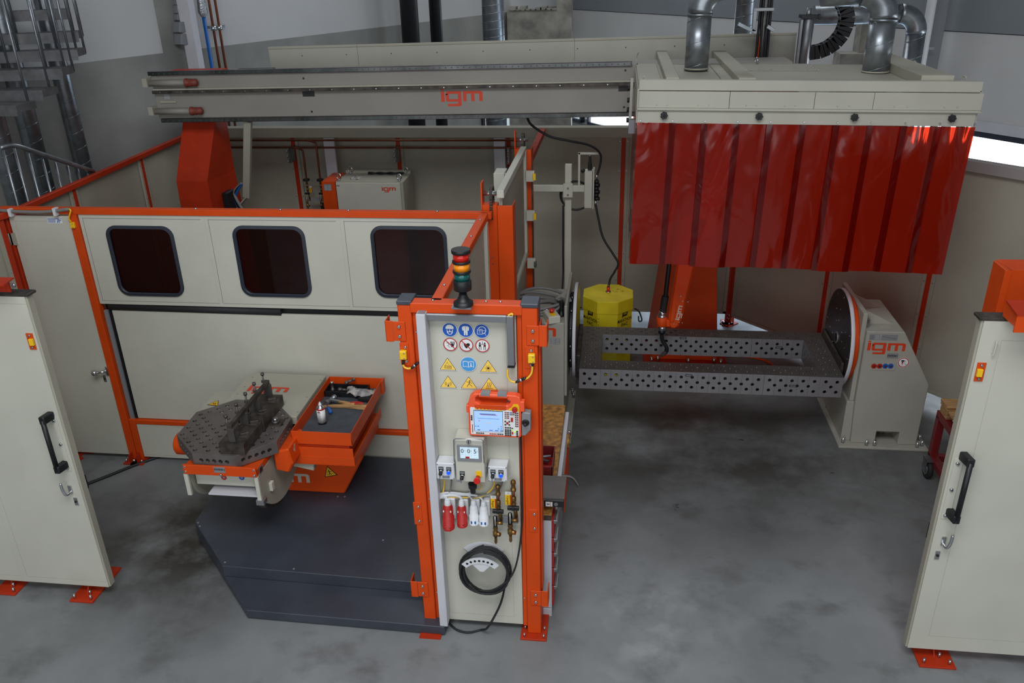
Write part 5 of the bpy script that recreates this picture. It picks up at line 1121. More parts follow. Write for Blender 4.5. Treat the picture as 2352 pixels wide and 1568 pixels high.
# orange tool tray
ty = thing('tool_tray', 'orange sheet tray with grey mat beside the octagonal plate', 'tray', (-2.1, 5.45, .7))
x0, x1, y0, y1 = -2.345, -1.882, 5.03, 5.92
mb = MB().box(x0, x1, y0, y1, .872, .878, ORANGE)
for a in ((x0, x1, y0, y0+.006), (x0, x1, y1-.006, y1), (x0, x0+.006, y0, y1), (x1-.006, x1, y0, y1)): mb.box(*a, .878, .98, ORANGE)
mb.build('upper_tray', ty, bev=.001)
MB().box(x0+.006, x1-.006, y0+.006, y1-.006, .879, .884, MATG).build('rubber_mat', ty)
mb = MB().box(x0-.0, x1+.005, y0-.01, y1-.15, .70, .706, ORANGE)
for a in ((x0, x1+.005, y0-.012, y0-.006), (x1-.001, x1+.005, y0-.01, y1-.15)): mb.box(*a, .706, .775, ORANGE)
mb.box(x0+.02, x1-.03, y0+.01, y1-.2, .775, .872, REDP).box(x0, x1, y0-.008, y0-.002, .775, .85, ORANGE)
mb.build('lower_tray', ty, bev=.001); MB().box(x0+.1, x1-.05, 5.3, 5.8, .66, .70, REDP).build('support_arm', ty)
MB().box(x1, x1+.012, y1-.06, y1+.01, .86, .98, ORANGE).build('rear_hook', ty)
# things in the tray
zt_ = .884
k = HZ(741, 974, zt_); o = thing('spray_can', 'white and silver spray can with red stripe in the orange tray', 'spray can', tuple(k))
MB().lathe(k, (0, 0, 1), [(0, .029), (.006, .032), (.008, .031), (.012, .032)], CHROME, 24).build('bottom_rim', o)
MB().cyl(k+V((0, 0, .012)), k+V((0, 0, .028)), .0322, INK, n=24).build('dark_band', o); MB().cyl(k+V((0, 0, .028)), k+V((0, 0, .135)), .032, SIGNW, n=24).build('body', o); MB().cyl(k+V((0, 0, .135)), k+V((0, 0, .148)), .0322, SIGNR, n=24).build('red_band', o)
MB().lathe(k+V((0, 0, .148)), (0, 0, 1), [(0, .0315), (.008, .028), (.018, .017), (.024, .014)], CHROME, 24).build('shoulder', o); MB().lathe(k+V((0, 0, .172)), (0, 0, 1), [(0, .012), (.012, .012), (.014, .007), (.024, .006)], WPLAST, 14).build('nozzle', o)
d = MB()
for i in range(12):
    a0 = math.radians(-100); w_ = .018+.006*((i*7) % 3)
    for s_ in range(4): 
        t0, t1 = a0-w_/.032/2+s_*w_/.032/4, a0-w_/.032/2+(s_+1)*w_/.032/4; z = .122-i*.0072
        d.poly([k+V((.0326*math.cos(t), .0326*math.sin(t), zz)) for t, zz in ((t0, z), (t1, z), (t1, z+.003 if i > 1 else z+.007), (t0, z+.003 if i > 1 else z+.007))], SIGNR if i < 1 else GREYL)
d.build('label_print', o, stuff=True)
bx0, bx1, by0, by1 = -2.335, -1.99, 5.74, 5.885
o = thing('parts_box', 'shallow black box of clamping bolts at the back of the tray', 'box', ((bx0+bx1)/2, 5.8, zt_))
mb = MB().box(bx0, bx1, by0, by1, zt_, zt_+.005, BLACK)
for a in ((bx0, bx1, by0, by0+.005), (bx0, bx1, by1-.005, by1), (bx0, bx0+.005, by0, by1), (bx1-.005, bx1, by0, by1)): mb.box(*a, zt_+.005, zt_+.048, BLACK)
mb.build('box_shell', o)
for i, (x, y, z, dx, dy, dz, lb) in enumerate(((-2.285, 5.81, .895, 0, 0, 1, 'steel clamping bolt standing upright at the box left end'), (-2.235, 5.80, .925, 1, .1, -.1, 'dark clamping bolt lying in the box beside the upright one'), (-2.19, 5.85, .955, .9, .3, .35, 'clamping bolt lying highest across the black box'), (-2.13, 5.80, .93, .9, -.2, -.2, 'clamping bolt with bright shank beside the rag'))):
    d_ = V((dx, dy, dz)).normalized(); p = V((x, y, z)); bb = MB()
    bb.lathe(p, d_, [(0, .010), (.004, .016), (.03, .016), (.032, .011), (.075, .011), (.077, .014), (.088, .014), (.09, .006)], STEELD, 14)
    c_ = bb.build('clamping_bolt'); tag(c_, lb, 'bolt', 'clamping bolts in the black box')
    MB().cyl(p+d_*.076, p+d_*.092, .0115, CHROME, n=12).build('ball_end', c_)
h0, h1 = V((-2.265, 5.575, .915)), V((-2.225, 5.69, .915)); o = thing('soft_face_hammer', 'steel hammer with round faces lying across the tray', 'hammer', (-2.2, 5.6, zt_))
ax = (h1-h0).normalized(); MB().lathe(h0, ax, [(0, .023), (.03, .024), (.032, .018), (.09, .018), (.092, .023), (.12, .022)], GALV, 18).build('head', o)
mid = h0+ax*.06; MB().beam(mid, mid+V((.08, -.012, -.005)), .022, .026, GALV).build('neck', o, bev=.004); MB().tube([mid+V((.075, -.011, -.005)), mid+V((.2, -.03, -.012)), mid+V((.345, -.05, -.016))], .013, PALLET, 10, 2).build('handle', o)
o = thing('screwdriver', 'screwdriver with dark blue handle beside the spray can', 'screwdriver', (-2.21, 5.5, zt_))
a, b = V((-2.185, 5.455, .90)), V((-2.235, 5.535, .903)); MB().lathe(a, b-a, [(0, .008), (.008, .016), (.05, .015), (.065, .011), (.08, .013), (.1, .008)], MATS['blue_plastic'], 12).build('handle', o); MB().cyl(b, b+(b-a)*.9, .0035, STEELD, n=8).build('shaft', o)
o = thing('hand_brush', 'wooden hand brush with black bristles at the tray right side', 'brush', (-1.96, 5.65, zt_))
MB().prism([(-2.09, 5.56, .886), (-1.90, 5.53, .886), (-1.895, 5.62, .886), (-2.0, 5.63, .886), (-2.28, 5.57, .886), (-2.29, 5.555, .886)], (0, 0, .018), PALLET).build('wooden_back', o, bev=.003)
MB().prism([(-2.02, 5.64, .886), (-1.90, 5.62, .886), (-1.893, 5.72, .886), (-2.0, 5.74, .886)], (0, 0, .05), BRISTLE).build('bristles', o)
o = thing('pliers', 'pliers with red grips lying on the brush wood', 'pliers', (-2.0, 5.62, .905))
MB().tube([(-2.07, 5.60, .915), (-2.02, 5.612, .917), (-1.96, 5.602, .915)], .007, SIGNR, 8).build('grip', o); MB().tube([(-2.03, 5.588, .915), (-1.99, 5.59, .917), (-1.96, 5.596, .915)], .006, SIGNR, 8).build('grip', o); MB().prism([(-1.965, 5.59, .908), (-1.915, 5.585, .908), (-1.915, 5.61, .908), (-1.965, 5.612, .908)], (0, 0, .012), STEELD).build('jaws', o, bev=.003)
# rag: crumpled sheet
rg = MB(); R_ = random.Random(7); nx_, ny_ = 16, 10; pts = []
for j in range(ny_+1):
    for i in range(nx_+1):
        u_, v_ = i/nx_, j/ny_
        x = -2.14+.235*u_+.02*math.sin(v_*5); y = 5.70+.10*v_+.03*math.sin(u_*6+1)
        z = .928+.035*math.sin(PI*u_)*math.sin(PI*v_)+.016*math.sin(u_*15+v_*7)*math.sin(v_*9+u_*3)+R_.uniform(-.005, .005)
        pts.append((x, y, z))
rg.faces(pts, [(j*(nx_+1)+i, j*(nx_+1)+i+1, (j+1)*(nx_+1)+i+1, (j+1)*(nx_+1)+i) for j in range(ny_) for i in range(nx_)], RAG, True)
o = rg.build('cleaning_rag'); s_m = o.modifiers.new('thick', 'SOLIDIFY'); s_m.thickness = .006; tag(o, 'crumpled pale cleaning rag over the black parts box', 'rag')
# ============================================================ WORKBENCH behind the pillar
WX, WY, WYB, WZ = -.352, 4.36, 5.823, .846
wbn = thing('workbench', 'workbench with stained wooden top and labelled drawers behind the pillar', 'workbench', (-.7, 5.0, 0))
MB().box(-1.0, WX, WY, WYB, WZ-.045, WZ, WOOD).build('wooden_top', wbn, bev=.003)
MB().box(-1.0, WX, WY-.002, WY, WZ-.042, WZ-.003, BLACKST).build('front_edge', wbn)
MB().box(-.98, WX-.0, WY, WY+.02, .07, WZ-.045, WHITE).box(-.98, WX+.0, WY-.006, WY+.02, 0, .065, WHITE).build('side_panel', wbn, bev=.002)
MB().box(-.98, WX-.02, WY+.02, 5.05, .03, WZ-.05, GREYL).build('carcass', wbn); MB().box(-.98, WX-.02, 5.1, WYB-.02, .03, WZ-.05, ORANGE).build('carcass', wbn)
zz = [.06, .24, .39, .52, .64, .79]
for i in range(5):
    dw = MB().box(WX-.018, WX+.012, WY+.03, 5.05, zz[i]+.006, zz[i+1]-.006, SIGNR).build('drawer', wbn, bev=.002)
    MB().box(WX+.012, WX+.03, WY+.03, 5.05, zz[i+1]-.035, zz[i+1]-.008, ALU).build('grip_rail', dw, bev=.002)
    MB().box(WX+.030, WX+.032, WY+.06, WY+.16, zz[i+1]-.04, zz[i+1]-.004, TAPE).build('label_holder', dw)
    MB().box(WX+.0325, WX+.033, WY+.07, WY+.15, zz[i+1]-.026, zz[i+1]-.018, INK).build('label_print', dw)
MB().box(WX, WX+.03, 4.80, WYB-.02, .60, WZ-.05, WHITE).box(WX+.028, WX+.036, 5.2, WYB-.04, .25, .62, ORANGE).build('door_edge', wbn, bev=.003)
MB().tube([(WX+.02, 5.0, .72), (WX+.10, 5.0, .71), (WX+.15, 4.97, .66)], .012, STEELD, 8).build('vice_lever', wbn)
k = DY(1282, 985, 5.62); MB().cyl((WX+.01, 5.55, .68), (WX+.05, 5.55, .68), .055, WOOD).build('hand_wheel', wbn)
o = thing('red_bin', 'open red plastic bin with steel offcuts on the workbench', 'bin', (-.48, 5.0, WZ))
bA, bB, bC, bD = -.70, HZ(1275, 1024, .946).x, HZ(1270, 1078, .93).y, HZ(1275, 1024, .946).y
mb = MB().box(bA, bB, bC, bD, WZ, WZ+.005, SIGNR)
for a in ((bA, bB, bC, bC+.005), (bA, bB, bD-.005, bD), (bA, bA+.005, bC, bD), (bB-.005, bB, bC, bD)): mb.box(*a, WZ, WZ+.10, MAROON)
mb.build('bin_shell', o)
mb = MB()
for i in range(16):
    r = random.Random(i+20); c = V((r.uniform(bA+.05, bB-.04), r.uniform(bC+.04, bD-.05), WZ+.02+r.random()*.03)); a = r.random()*3
    mb.obox(c, V((math.cos(a), math.sin(a), r.uniform(-.3, .3)))*.03, V((-math.sin(a), math.cos(a), 0))*.010, V((0, 0, .006)), (STEELD, GALV)[i % 2])
mb.build('steel_offcuts', o, stuff=True)
k = HZ(1301, 1093, 1.0)
o = thing('steel_plate', 'grey steel plate lying over the front of the workbench', 'metal plate', (-.5, 4.5, WZ+.06))
a, b, c_, d_ = HZ(1301.5, 1094, .93), HZ(1296, 1146, .93), V((-.75, 4.45, .93)), V((-.75, 4.6, .93))
MB().prism([(a.x, a.y, .925), (b.x, b.y, .925), (-.75, b.y, .925), (-.75, a.y, .925)], (0, 0, .006), STEELD).build('plate', o)
MB().box(-.72, -.44, b.y+.02, a.y-.01, WZ, .925, BLACKST).build('spacer_block', o)
o = thing('spirit_level', 'black spirit level with white and red label on the steel plate edge', 'spirit level', (-.5, b.y, .93))
MB().box(-.78, b.x-.0, b.y-.03, b.y-.004, .885, .935, BLACK).build('body', o, bev=.002); k = DY(1277, 1148, b.y-.031); MB().cyl((k.x, b.y-.032, .908), (k.x, b.y-.029, .908), .013, ALU).build('round_vial', o)
d = Decal((k.x-.045, b.y-.031, .908), (1, 0, 0), (0, 0, 1), (0, -1, 0)); d.rect(-.022, .022, -.018, .018, SIGNW).up().rect(.008, .011, -.018, .018, SIGNR).rect(-.014, -.006, -.004, .004, INK).rect(-.004, .003, -.004, .004, INK); d.build('level_label', o)
# ============================================================ STATION 3: two positioners and the welding frame (axis y = 7.2, z = .90)
AY, AZ = 7.20, .90
TURNED = mat('turned_dark_steel', (84, 78, 82), .3, .85, noise=.1, nscale=6)
def disc_part(mb, x0, x1, r, mt, hole=0.0, n=56): return mb.cyl((x0, AY, AZ), (x1, AY, AZ), r, mt, n=n)
MACH = mat('machine_grey', (164, 161, 150), .5, noise=.04, nscale=3)  # darker, greyer tone than the beige coat, on both positioners
rp = thing('headstock_positioner', 'beige positioner housing with large disc at the right end of the frame', 'welding positioner', (2.45, 7.2, 0))
MB().box(2.09, 2.87, 6.73, 7.66, 0, .022, MACH).build('base_plate', rp, bev=.003)
bolts([(x, y, .022) for x, y in ((2.14, 6.80), (2.15, 6.86), (2.14, 7.45), (2.15, 7.55), (2.34, 6.77), (2.41, 6.77), (2.78, 6.77), (2.83, 6.80), (2.84, 6.9))], (0, 0, 1), .016, rp, h=.05)
# body: side profile in x-z, extruded in y, with the cable opening at the foot
out = [(2.21, .022), (2.78, .022), (2.785, .64), (2.50, 1.14), (2.19, 1.14), (2.19, .45)]
body = MB().prism([(x, 6.80, z) for x, z in out], (0, .76, 0), MACH)
ct = MB().box(2.42, 2.62, 6.7, 7.0, .0, .15, MACH)
body = carve(body, ct, 'housing', rp, .006)
for k_ in (0,): bolts([(2.50, 6.97, .03), (2.54, 6.97, .03)], (0, 0, 1), .010, rp, mt=BRASS)
MB().box(2.15, 2.19, 6.84, 7.60, .43, 1.29, MACH).build('bearing_plate', rp, bev=.006)
MB().box(2.13, 2.21, 6.84, 7.60, .022, .43, MACH).build('lower_front', rp, bev=.004)
for y in (6.98, 7.36): MB().prism([(2.19, y, 1.14), (2.19, y, 1.27), (2.46, y, 1.14)], (0, .012, 0), MACH).build('rib', rp)
MB().torus((2.38, 6.95, 1.141), (0, 0, 1), .055, .002, MACH, 28, 6).build('round_cover', rp)
MB().box(2.2, 2.225, 6.88, 6.93, 1.141, 1.22, GALV).build('sensor', rp, bev=.004)
disc_part(MB(), 2.095, 2.15, .40, ORANGE).build('bearing_ring', rp, bev=.01)
d_ = MB().cyl((2.062, AY, AZ), (2.095, AY, AZ), .455, WHITE, n=64).build('face_disc', rp, bev=.003)
f = MB().cyl((2.060, AY, AZ), (2.0622, AY, AZ), .448, TURNED, n=64); f = f.build('machined_face', rp)
hb = MB().cyl((2.05, AY, AZ), (2.0598, AY, AZ), .055, STEEL, n=24).cyl((2.0485, AY, AZ), (2.05, AY, AZ), .04, BLACK, n=20).build('hub', rp)
hl = MB()
for i in range(12):
    a = 2*PI*i/12+.2
    for r in (.16, .27, .40): hl.cyl((2.0585, AY+r*math.cos(a+r), AZ+r*math.sin(a+r)), (2.0602, AY+r*math.cos(a+r), AZ+r*math.sin(a+r)), .008, CHROME if i % 3 else BLACK, n=8)
hl.build('thread_holes', rp, stuff=True)
fy = 6.80
k = DY(2036, 796, fy); logo((k.x, fy-.0005, k.z), (1, 0, 0), (0, 0, 1), (0, -1, 0), .074, LOGO, rp)
k = DY(2050, 817, fy); d = Decal((k.x, fy, k.z), (1, 0, 0), (0, 0, 1), (0, -1, 0)); d.rect(-.045, .045, -.024, .024, GREYL); sg = d.build('station_label', rp)
text('STATION 3', .024, (k.x, fy-.003, k.z), (1, 0, 0), (0, 0, 1), INK, 'lettering', sg, bold=.0006, xs=.72)
a, b = DY(1998, 767, fy), DY(2061, 782, fy); d = Decal((a.x, fy, b.z), (1, 0, 0), (0, 0, 1), (0, -1, 0)); w_, h_ = b.x-a.x, a.z-b.z
d.rect(0, w_*.38, 0, h_, GREYL).rect(w_*.42, w_, 0, h_, GREYL).up().line([(w_*.46, h_*.7), (w_*.6, h_*.5), (w_*.95, h_*.3)], .002, INK)
for i in range(5): d.line([(w_*.03, h_*(.15+.16*i)), (w_*.16, h_*(.15+.16*i))], .0012, INK).line([(w_*.2, h_*(.15+.16*i)), (w_*.35, h_*(.15+.16*i))], .0012, SIGNW)
d.build('type_plate', rp)
pp = MB(); a, b = DY(2001, 829, fy), DY(2054, 851, fy); pp.box(a.x, b.x, fy-.004, fy, b.z, a.z, MACH); pp = pp.build('port_plate', rp, bev=.001)
for px, mt in ((2007, SIGNR), (2020, SIGNR), (2033, SIGNB), (2045.5, SIGNB)):
    k = DY(px, 840, fy); d = Decal((k.x, fy-.004, k.z), (1, 0, 0), (0, 0, 1), (0, -1, 0)); d.ring(0, 0, .009, .024, mt, 22); q = d.build('port_ring', pp); MB().cyl((k.x, fy-.004, k.z), (k.x, fy-.014, k.z), .009, BRASS, n=12).build('port_nipple', pp)
k = DY(2075, 832, fy); d = Decal((k.x, fy, k.z), (1, 0, 0), (0, 0, 1), (0, -1, 0)); R = .049
d.disc(0, 0, R, SIGNW).up().ring(0, 0, R*.80, R*.94, SIGNR).up().rect(-.02, .006, .008, .022, INK).disc(-.008, .002, .006, SIGNR, 10).line([(-.008, 0), (-.008, -.014)], .006, SIGNR).line([(-.018, -.004), (.002, -.004)], .004, SIGNR).line([(-.010, -.014), (-.016, -.026)], .003, SIGNR).line([(-.006, -.014), (0, -.026)], .003, SIGNR).line([(.012, .02), (.014, -.016), (.026, -.016)], .003, GREYL).disc(.024, -.020, .004, GREYL, 8)
d.build('prohibition_sign', rp)
lp = thing('tailstock_positioner', 'beige positioner cabinet with disc at the left end of the frame', 'welding positioner', (-.6, 7.2, 0))
MB().box(-.85, -.42, 6.70, 7.55, .02, 1.18, MACH).build('housing', lp, bev=.005)
MB().box(-.86, -.35, 6.60, 7.62, 0, .02, MACH).build('base_plate', lp, bev=.003)
bolts([(-.37, 6.65, .02), (-.37, 6.72, .02), (-.37, 7.48, .02), (-.385, 7.56, .02)], (0, 0, 1), .016, lp, h=.05)
MB().box(-.42, -.395, 6.72, 7.60, .44, 1.34, MACH).build('bearing_plate', lp, bev=.005)
MB().prism([(-.60, 7.15, 1.18), (-.42, 7.15, 1.18), (-.42, 7.15, 1.33)], (0, .012, 0), MACH).build('rib', lp)
MB().cyl((-.395, AY, AZ), (-.352, AY, AZ), .36, BLACK, n=40).build('bearing_ring', lp, bev=.006)
bolts([(-.376, AY+.372*math.cos(a), AZ+.372*math.sin(a)) for a in [2*PI*i/14 for i in range(14)]], (1, 0, 0), .014, lp)
MB().cyl((-.352, AY, AZ), (-.322, AY, AZ), .455, WHITE, n=64).build('face_disc', lp, bev=.003)
MB().cyl((-.322, AY, AZ), (-.319, AY, AZ), .445, TURNED, n=64).build('machined_face', lp)
k = DY(1255, 762, 6.70); logo((k.x-.095, 6.6995, k.z), (1, 0, 0), (0, 0, 1), (0, -1, 0), .085, LOGO, lp)
k = DY(1240, 747, 6.70); d = Decal((k.x, 6.70, k.z), (1, 0, 0), (0, 0, 1), (0, -1, 0)); d.rect(-.045, .045, -.024, .024, GREYL); sg = d.build('station_label', lp)
text('STATION 3', .024, (k.x, 6.697, k.z), (1, 0, 0), (0, 0, 1), INK, 'lettering', sg, bold=.0006, xs=.72)
k = DY(1276, 783, 6.70); d = Decal((k.x, 6.70, k.z), (1, 0, 0), (0, 0, 1), (0, -1, 0)); d.rect(-.045, .04, -.03, .03, GREYL)
for i in range(5): d.up(); d.line([(-.04, .022-.011*i), (-.004, .022-.011*i)], .002, SIGNW).line([(.004, .022-.011*i), (.034, .022-.011*i)], .002, SIGNW)
d.build('type_plate', lp)
bolts([(DY(x, y, 6.7)) for x, y in ((1241, 793), (1266, 795), (1241, 812), (1266, 814))], (0, -1, 0), .007, lp, mt=MACH)
# pendant box and hoses on the left cabinet
o = thing('hand_control', 'small beige hand control with red button on the left positioner cabinet', 'hand control', (-.55, 6.85, 1.18))
c = DY(1265, 718, 6.80); u_ = V((.35, -.9, 0)).normalized(); r_ = V((.9, .35, 0)).normalized()
c = V((c.x, 6.80, 1.215)); MB().obox(c, u_*.12, r_*.055, (0, 0, .035), BEIGE).build('case', o, bev=.006)
e = c+u_*.03+V((0, 0, .035)); MB().obox(e+u_*.03, u_*.04, r_*.025, (0, 0, .002), YELLOW).build('yellow_label', o); MB().cyl(e, e+V((0, 0, .02)), .014, SIGNR).cyl(e+V((0, 0, .02)), e+V((0, 0, .035)), .025, LENSR, n=20).build('stop_button', o)
MB().cyl(c-u_*.05+V((-.02, 0, .035)), c-u_*.05+V((-.02, 0, .045)), .02, CHROME).build('key_switch', o)
o = MB()
for i in range(5):
    r = .15+.018*i; o.tube([(-.66+r*1.15*math.cos(a)*1.0+.02*math.sin(i*2), 7.0+r*math.sin(a)+.01*i, 1.20+.02*i+.02*math.sin(a*2+i)) for a in [2*PI*k/12*(1 if i < 4 else .7) for k in range(13)]], .014, GREYC, 8, 3)
o.tube([(-.52, 7.0, 1.30), (-.45, 6.95, 1.28), (-.50, 6.85, 1.25), (-.56, 6.82, 1.24)], .012, GREYC)
o = o.build('coiled_hose'); tag(o, 'grey coiled cable bundle on top of the left positioner cabinet', 'cable')
o = thing('connector_plug', 'black plug standing beside the hand control', 'connector', (-.47, 6.85, 1.18))
MB().lathe((-.455, 6.86, 1.181), (0, .1, 1), [(0, .022), (.03, .024), (.032, .018), (.06, .02), (.10, .016), (.12, .022), (.15, .02)], BLACK, 12).build('body', o)
# ---- welding frame: profile bars with a 96.5 mm hole pattern
PT = .0965; ZT, ZB = .73, .53
wf = thing('welding_jig', 'rectangular steel frame of perforated profile bars between the two discs', 'welding frame', (.88, 7.2, ZB))
HR = .0152
def bar(x0, y0, L, axis, name='profile_bar', open_=()):
    """square profile; L in pitches along axis ('x' or 'y'), cross width two pitches"""
    W = 2*PT; gap = .0012
    def grid(n): 
        g = [0.0]; 
        k = .25
        while k < n: g.append(k*PT); k += .5
        g.append(n*PT); return g
    mb = MB(); gl = grid(L); gw = grid(2)
    hl = [((i+.5)*PT, b*PT) for i in range(L) for b in (.5, 1.5)]+[(i*PT, PT) for i in range(1, L)]
    H = ZT-ZB; sz = H/W
    if axis == 'x': U, Vv = V((1, 0, 0)), V((0, 1, 0)); ex, ey = L*PT, W
    else: U, Vv = V((0, 1, 0)), V((1, 0, 0)); ex, ey = W, L*PT
    nt = V((0, 0, 1))
    e = gap
    gl2 = [e]+gl[1:-1]+[L*PT-e]
    mb.holed((x0, y0, ZT), U, Vv, gl2, gw, hl, HR, STEELD, .02, nrm=nt, dmt=BLACKST)
    mb.holed((x0, y0, ZB), U, Vv, gl2, gw, hl, HR, STEELD, .012, nrm=-nt)
    # long sides; scale in z
    S = V((0, 0, sz))
    for off, n_ in ((V((0, 0, 0)), -Vv), (Vv*W, Vv)):
        mb.holed(V((x0, y0, ZB))+off, U, S, gl2, gw, hl, HR, STEEL, .012, nrm=n_, dmt=STEELD)
    # ends: 2 x 2 pitch with five holes
    he = [(a*PT, b*PT) for a in (.5, 1.5) for b in (.5, 1.5)]+[(PT, PT)]
    for off, n_ in ((U*e, -U), (U*(L*PT-e), U)): mb.holed(V((x0, y0, ZB))+off, Vv, S, gw, gw, he, HR, STEEL, .012, nrm=n_, dmt=STEELD)
    ob = mb.build(name, wf)
    ed_ = MB()  # thin chrome strip added to stand for the highlight on the top edge
    if axis == 'x': ed_.beam((x0+e, y0+.0005, ZT-.0005), (x0+L*PT-e, y0+.0005, ZT-.0005), .003, .003, CHROME)
    else: ed_.beam((x0, y0+.0005, ZT-.0005), (x0+W, y0+.0005, ZT-.0005), .003, .003, CHROME)
    ed_.build('edge_glint', ob)
    # engraved scale lines between the holes
    ln = MB()
    if axis == 'x':
        for yy, s in ((y0, -1), (y0+W, 1)):
            for i in range(1, L): ln.box(x0+i*PT-.0006, x0+i*PT+.0006, min(yy, yy+s*.0004), max(yy, yy+s*.0004), ZB, ZB+H/2-.02, INK).box(x0+i*PT-.0006, x0+i*PT+.0006, min(yy, yy+s*.0004), max(yy, yy+s*.0004), ZB+H/2+.02, ZT, INK)
        ln.build('engraved_lines', ob, stuff=True)
    return ob
X0, X1 = -.283, 2.033; Y0, Y1 = 6.715, 7.71
W2 = 2*PT
bar(X0, Y0, 10, 'y'); bar(X1-W2, Y0, 10, 'y')
Y1 = Y0+10*PT+.03
for yy, nm in ((Y0, 0), (Y0+10*PT-W2, 1)):
    bar(X0+W2, yy, 15, 'x'); bar(X0+W2+15*PT, yy, 5, 'x')
def badge(px, py, yy, s):
    k = DY(px, py, yy); d = Decal((k.x, yy, k.z), (1, 0, 0), (0, 0, 1), (0, -1, 0))
    d.rect(-.028, .028, -.010, .010, INK).poly([(.028, -.010), (.034, 0), (.028, .010)], INK).poly([(-.028, -.010), (-.034, 0), (-.028, .010)], INK).up().rect(-.024, .024, -.004, .004, GREYL); return d.build('maker_badge', wf)
badge(1582, 862, Y0, 0); badge(1821, 886, Y0, 0); badge(1569, 776, Y0+10*PT-W2, 0); badge(1789, 798, Y0+10*PT-W2, 0)
MB().box(X1+.0, 2.058, 6.85, 7.62, .54, .80, BLACKST).build('adapter_plate', wf, bev=.003)
MB().box(-.318, X0, 6.85, 7.58, .50, .80, BLACKST).build('adapter_plate', wf, bev=.003)
# ============================================================ wire drum
dx, dy = -.048, 8.25; R = .285
dr_ = thing('wire_drum', 'yellow octagonal cardboard wire drum behind the left frame end', 'drum', (dx, dy, 0))
def octo(r, z, rot=22.5): return [(dx+r*math.cos(math.radians(rot+45*i)), dy+r*math.sin(math.radians(rot+45*i)), z) for i in range(8)]
MB().prism(octo(R*.97, 0), (0, 0, .80), DRUMY).build('body', dr_, bev=.002)
MB().prism(octo(R*1.0, .735), (0, 0, .14), DRUMY).build('lid', dr_, bev=.004)
pn = [octo(R*.97, 0)[i] for i in range(8)]
def face_print(i, zc, flip=1):
    a, b = V(pn[i]), V(pn[(i+1) % 8]); u = (b-a).normalized(); m = (a+b)/2; n = V((m.x-dx, m.y-dy, 0)).normalized()
    if u.cross(V((0, 0, 1))).dot(n) < 0: u = -u
    o_ = V((m.x, m.y, zc)); d = Decal(o_, u, (0, 0, 1), n)
    d.poly([(-.035, .085), (-.028, .10), (.032, .108), (.04, .12), (.045, .10), (.035, .05), (-.02, .048), (-.038, .035), (-.04, .045)], INK).up().rect(-.022, .026, .068, .088, DRUMY)
    q = d.build('maker_emblem', dr_); text('ESAB', .022, o_+V((0, 0, .078))+n*.003, u, (0, 0, 1), INK, 'lettering', q, bold=.0004)
    text('MARATHON', .052, o_+V((0, 0, .005))+n*.0015, u, (0, 0, 1), INK, 'lettering', dr_, bold=.001, xs=.72); text('PAC', .052, o_+V((0, 0, -.045))+n*.0015, u, (0, 0, 1), INK, 'lettering', dr_, bold=.001)
face_print(4, .64); face_print(6, .64)
MB().cyl((dx+.0, dy+.03, .875), (dx, dy+.03, .885), .03, CHROME).cyl((dx, dy+.03, .885), (dx, dy+.03, .935), .018, LENSR).cyl((dx, dy+.03, .935), (dx+.005, dy+.03, .96), .012, STEELD).build('wire_outlet', dr_)
for s in (-1, 1): MB().tube([(dx+s*R, dy, .70), (dx+s*(R+.03), dy-.03, .70), (dx+s*(R+.06), dy-.04, .66), (dx+s*(R+.08), dy-.05, .59), (dx+s*(R+.05), dy-.05, .58), (dx+s*(R+.045), dy-.03, .63)], .008, BLACK, 6).build('carry_strap', dr_)
mk = MB()
for i in range(8): mk.box(dx-.10, dx-.085, dy-R*.90-.002, dy-R*.90, .68-.035*i, .683-.035*i, INK)
mk.build('scale_marks', dr_, stuff=True)
d = Decal((dx+.10, dy+.06, .8755), (1, 0, 0), (0, 1, 0), (0, 0, 1))
for x, y in ((0, .05), (.05, .0)): d.line([(x-.02, y), (x+.02, y)], .004, SIGNR).line([(x, y-.03), (x, y+.03)], .004, SIGNR)
d.line([(-.06, .02), (-.03, -.04), (-.0, -.02)], .003, INK).line([(-.03, .01), (0, -.03)], .003, INK); d.build('hand_marks', dr_)
# ============================================================ gantry columns
lc = thing('gantry_column', 'orange-red gantry column under the left end of the beam', 'column', (-4.3, 8.5, 0))
MB().faces([(-4.46, 8.2, 2.70), (-4.11, 8.2, 2.70), (-4.11, 8.46, 2.70), (-4.46, 8.46, 2.70), (-4.54, 7.98, 2.12), (-4.20, 7.98, 2.12), (-4.13, 8.50, 2.12), (-4.54, 8.50, 2.12), (-4.56, 7.94, 0), (-4.16, 7.94, 0), (-4.05, 8.60, 0), (-4.56, 8.60, 0)],
    [(0, 1, 5, 4), (1, 2, 6, 5), (2, 3, 7, 6), (3, 0, 4, 7), (4, 5, 9, 8), (5, 6, 10, 9), (6, 7, 11, 10), (7, 4, 8, 11), (3, 2, 1, 0)], REDP).build('column_shell', lc, bev=.004)
k = SX(518, 450, -4.06); MB().box(-4.16, -4.10, 8.16, 8.34, 1.60, 1.95, BLACK).build('cable_opening', lc, bev=.01)
o = thing('cable_trough', 'beige vertical cable trough hanging beside the left gantry column', 'cable trough', (-3.7, 8.0, 1.6))
a, b = DY(560, 290, 8.0), DY(577, 290, 8.0); z1 = DY(568, 462, 8.0).z
e1 = DY(567, 452, 8.25); MB().beam((a.x*.5+b.x*.5, 8.03, 2.72), e1, .075, .05, BEIGED, (0, 1, 0)).build('vertical_trough', o, bev=.003); MB().beam(e1, (-4.06, 8.25, e1.z-.14), .10, .012, BEIGED).build('bent_trough', o)
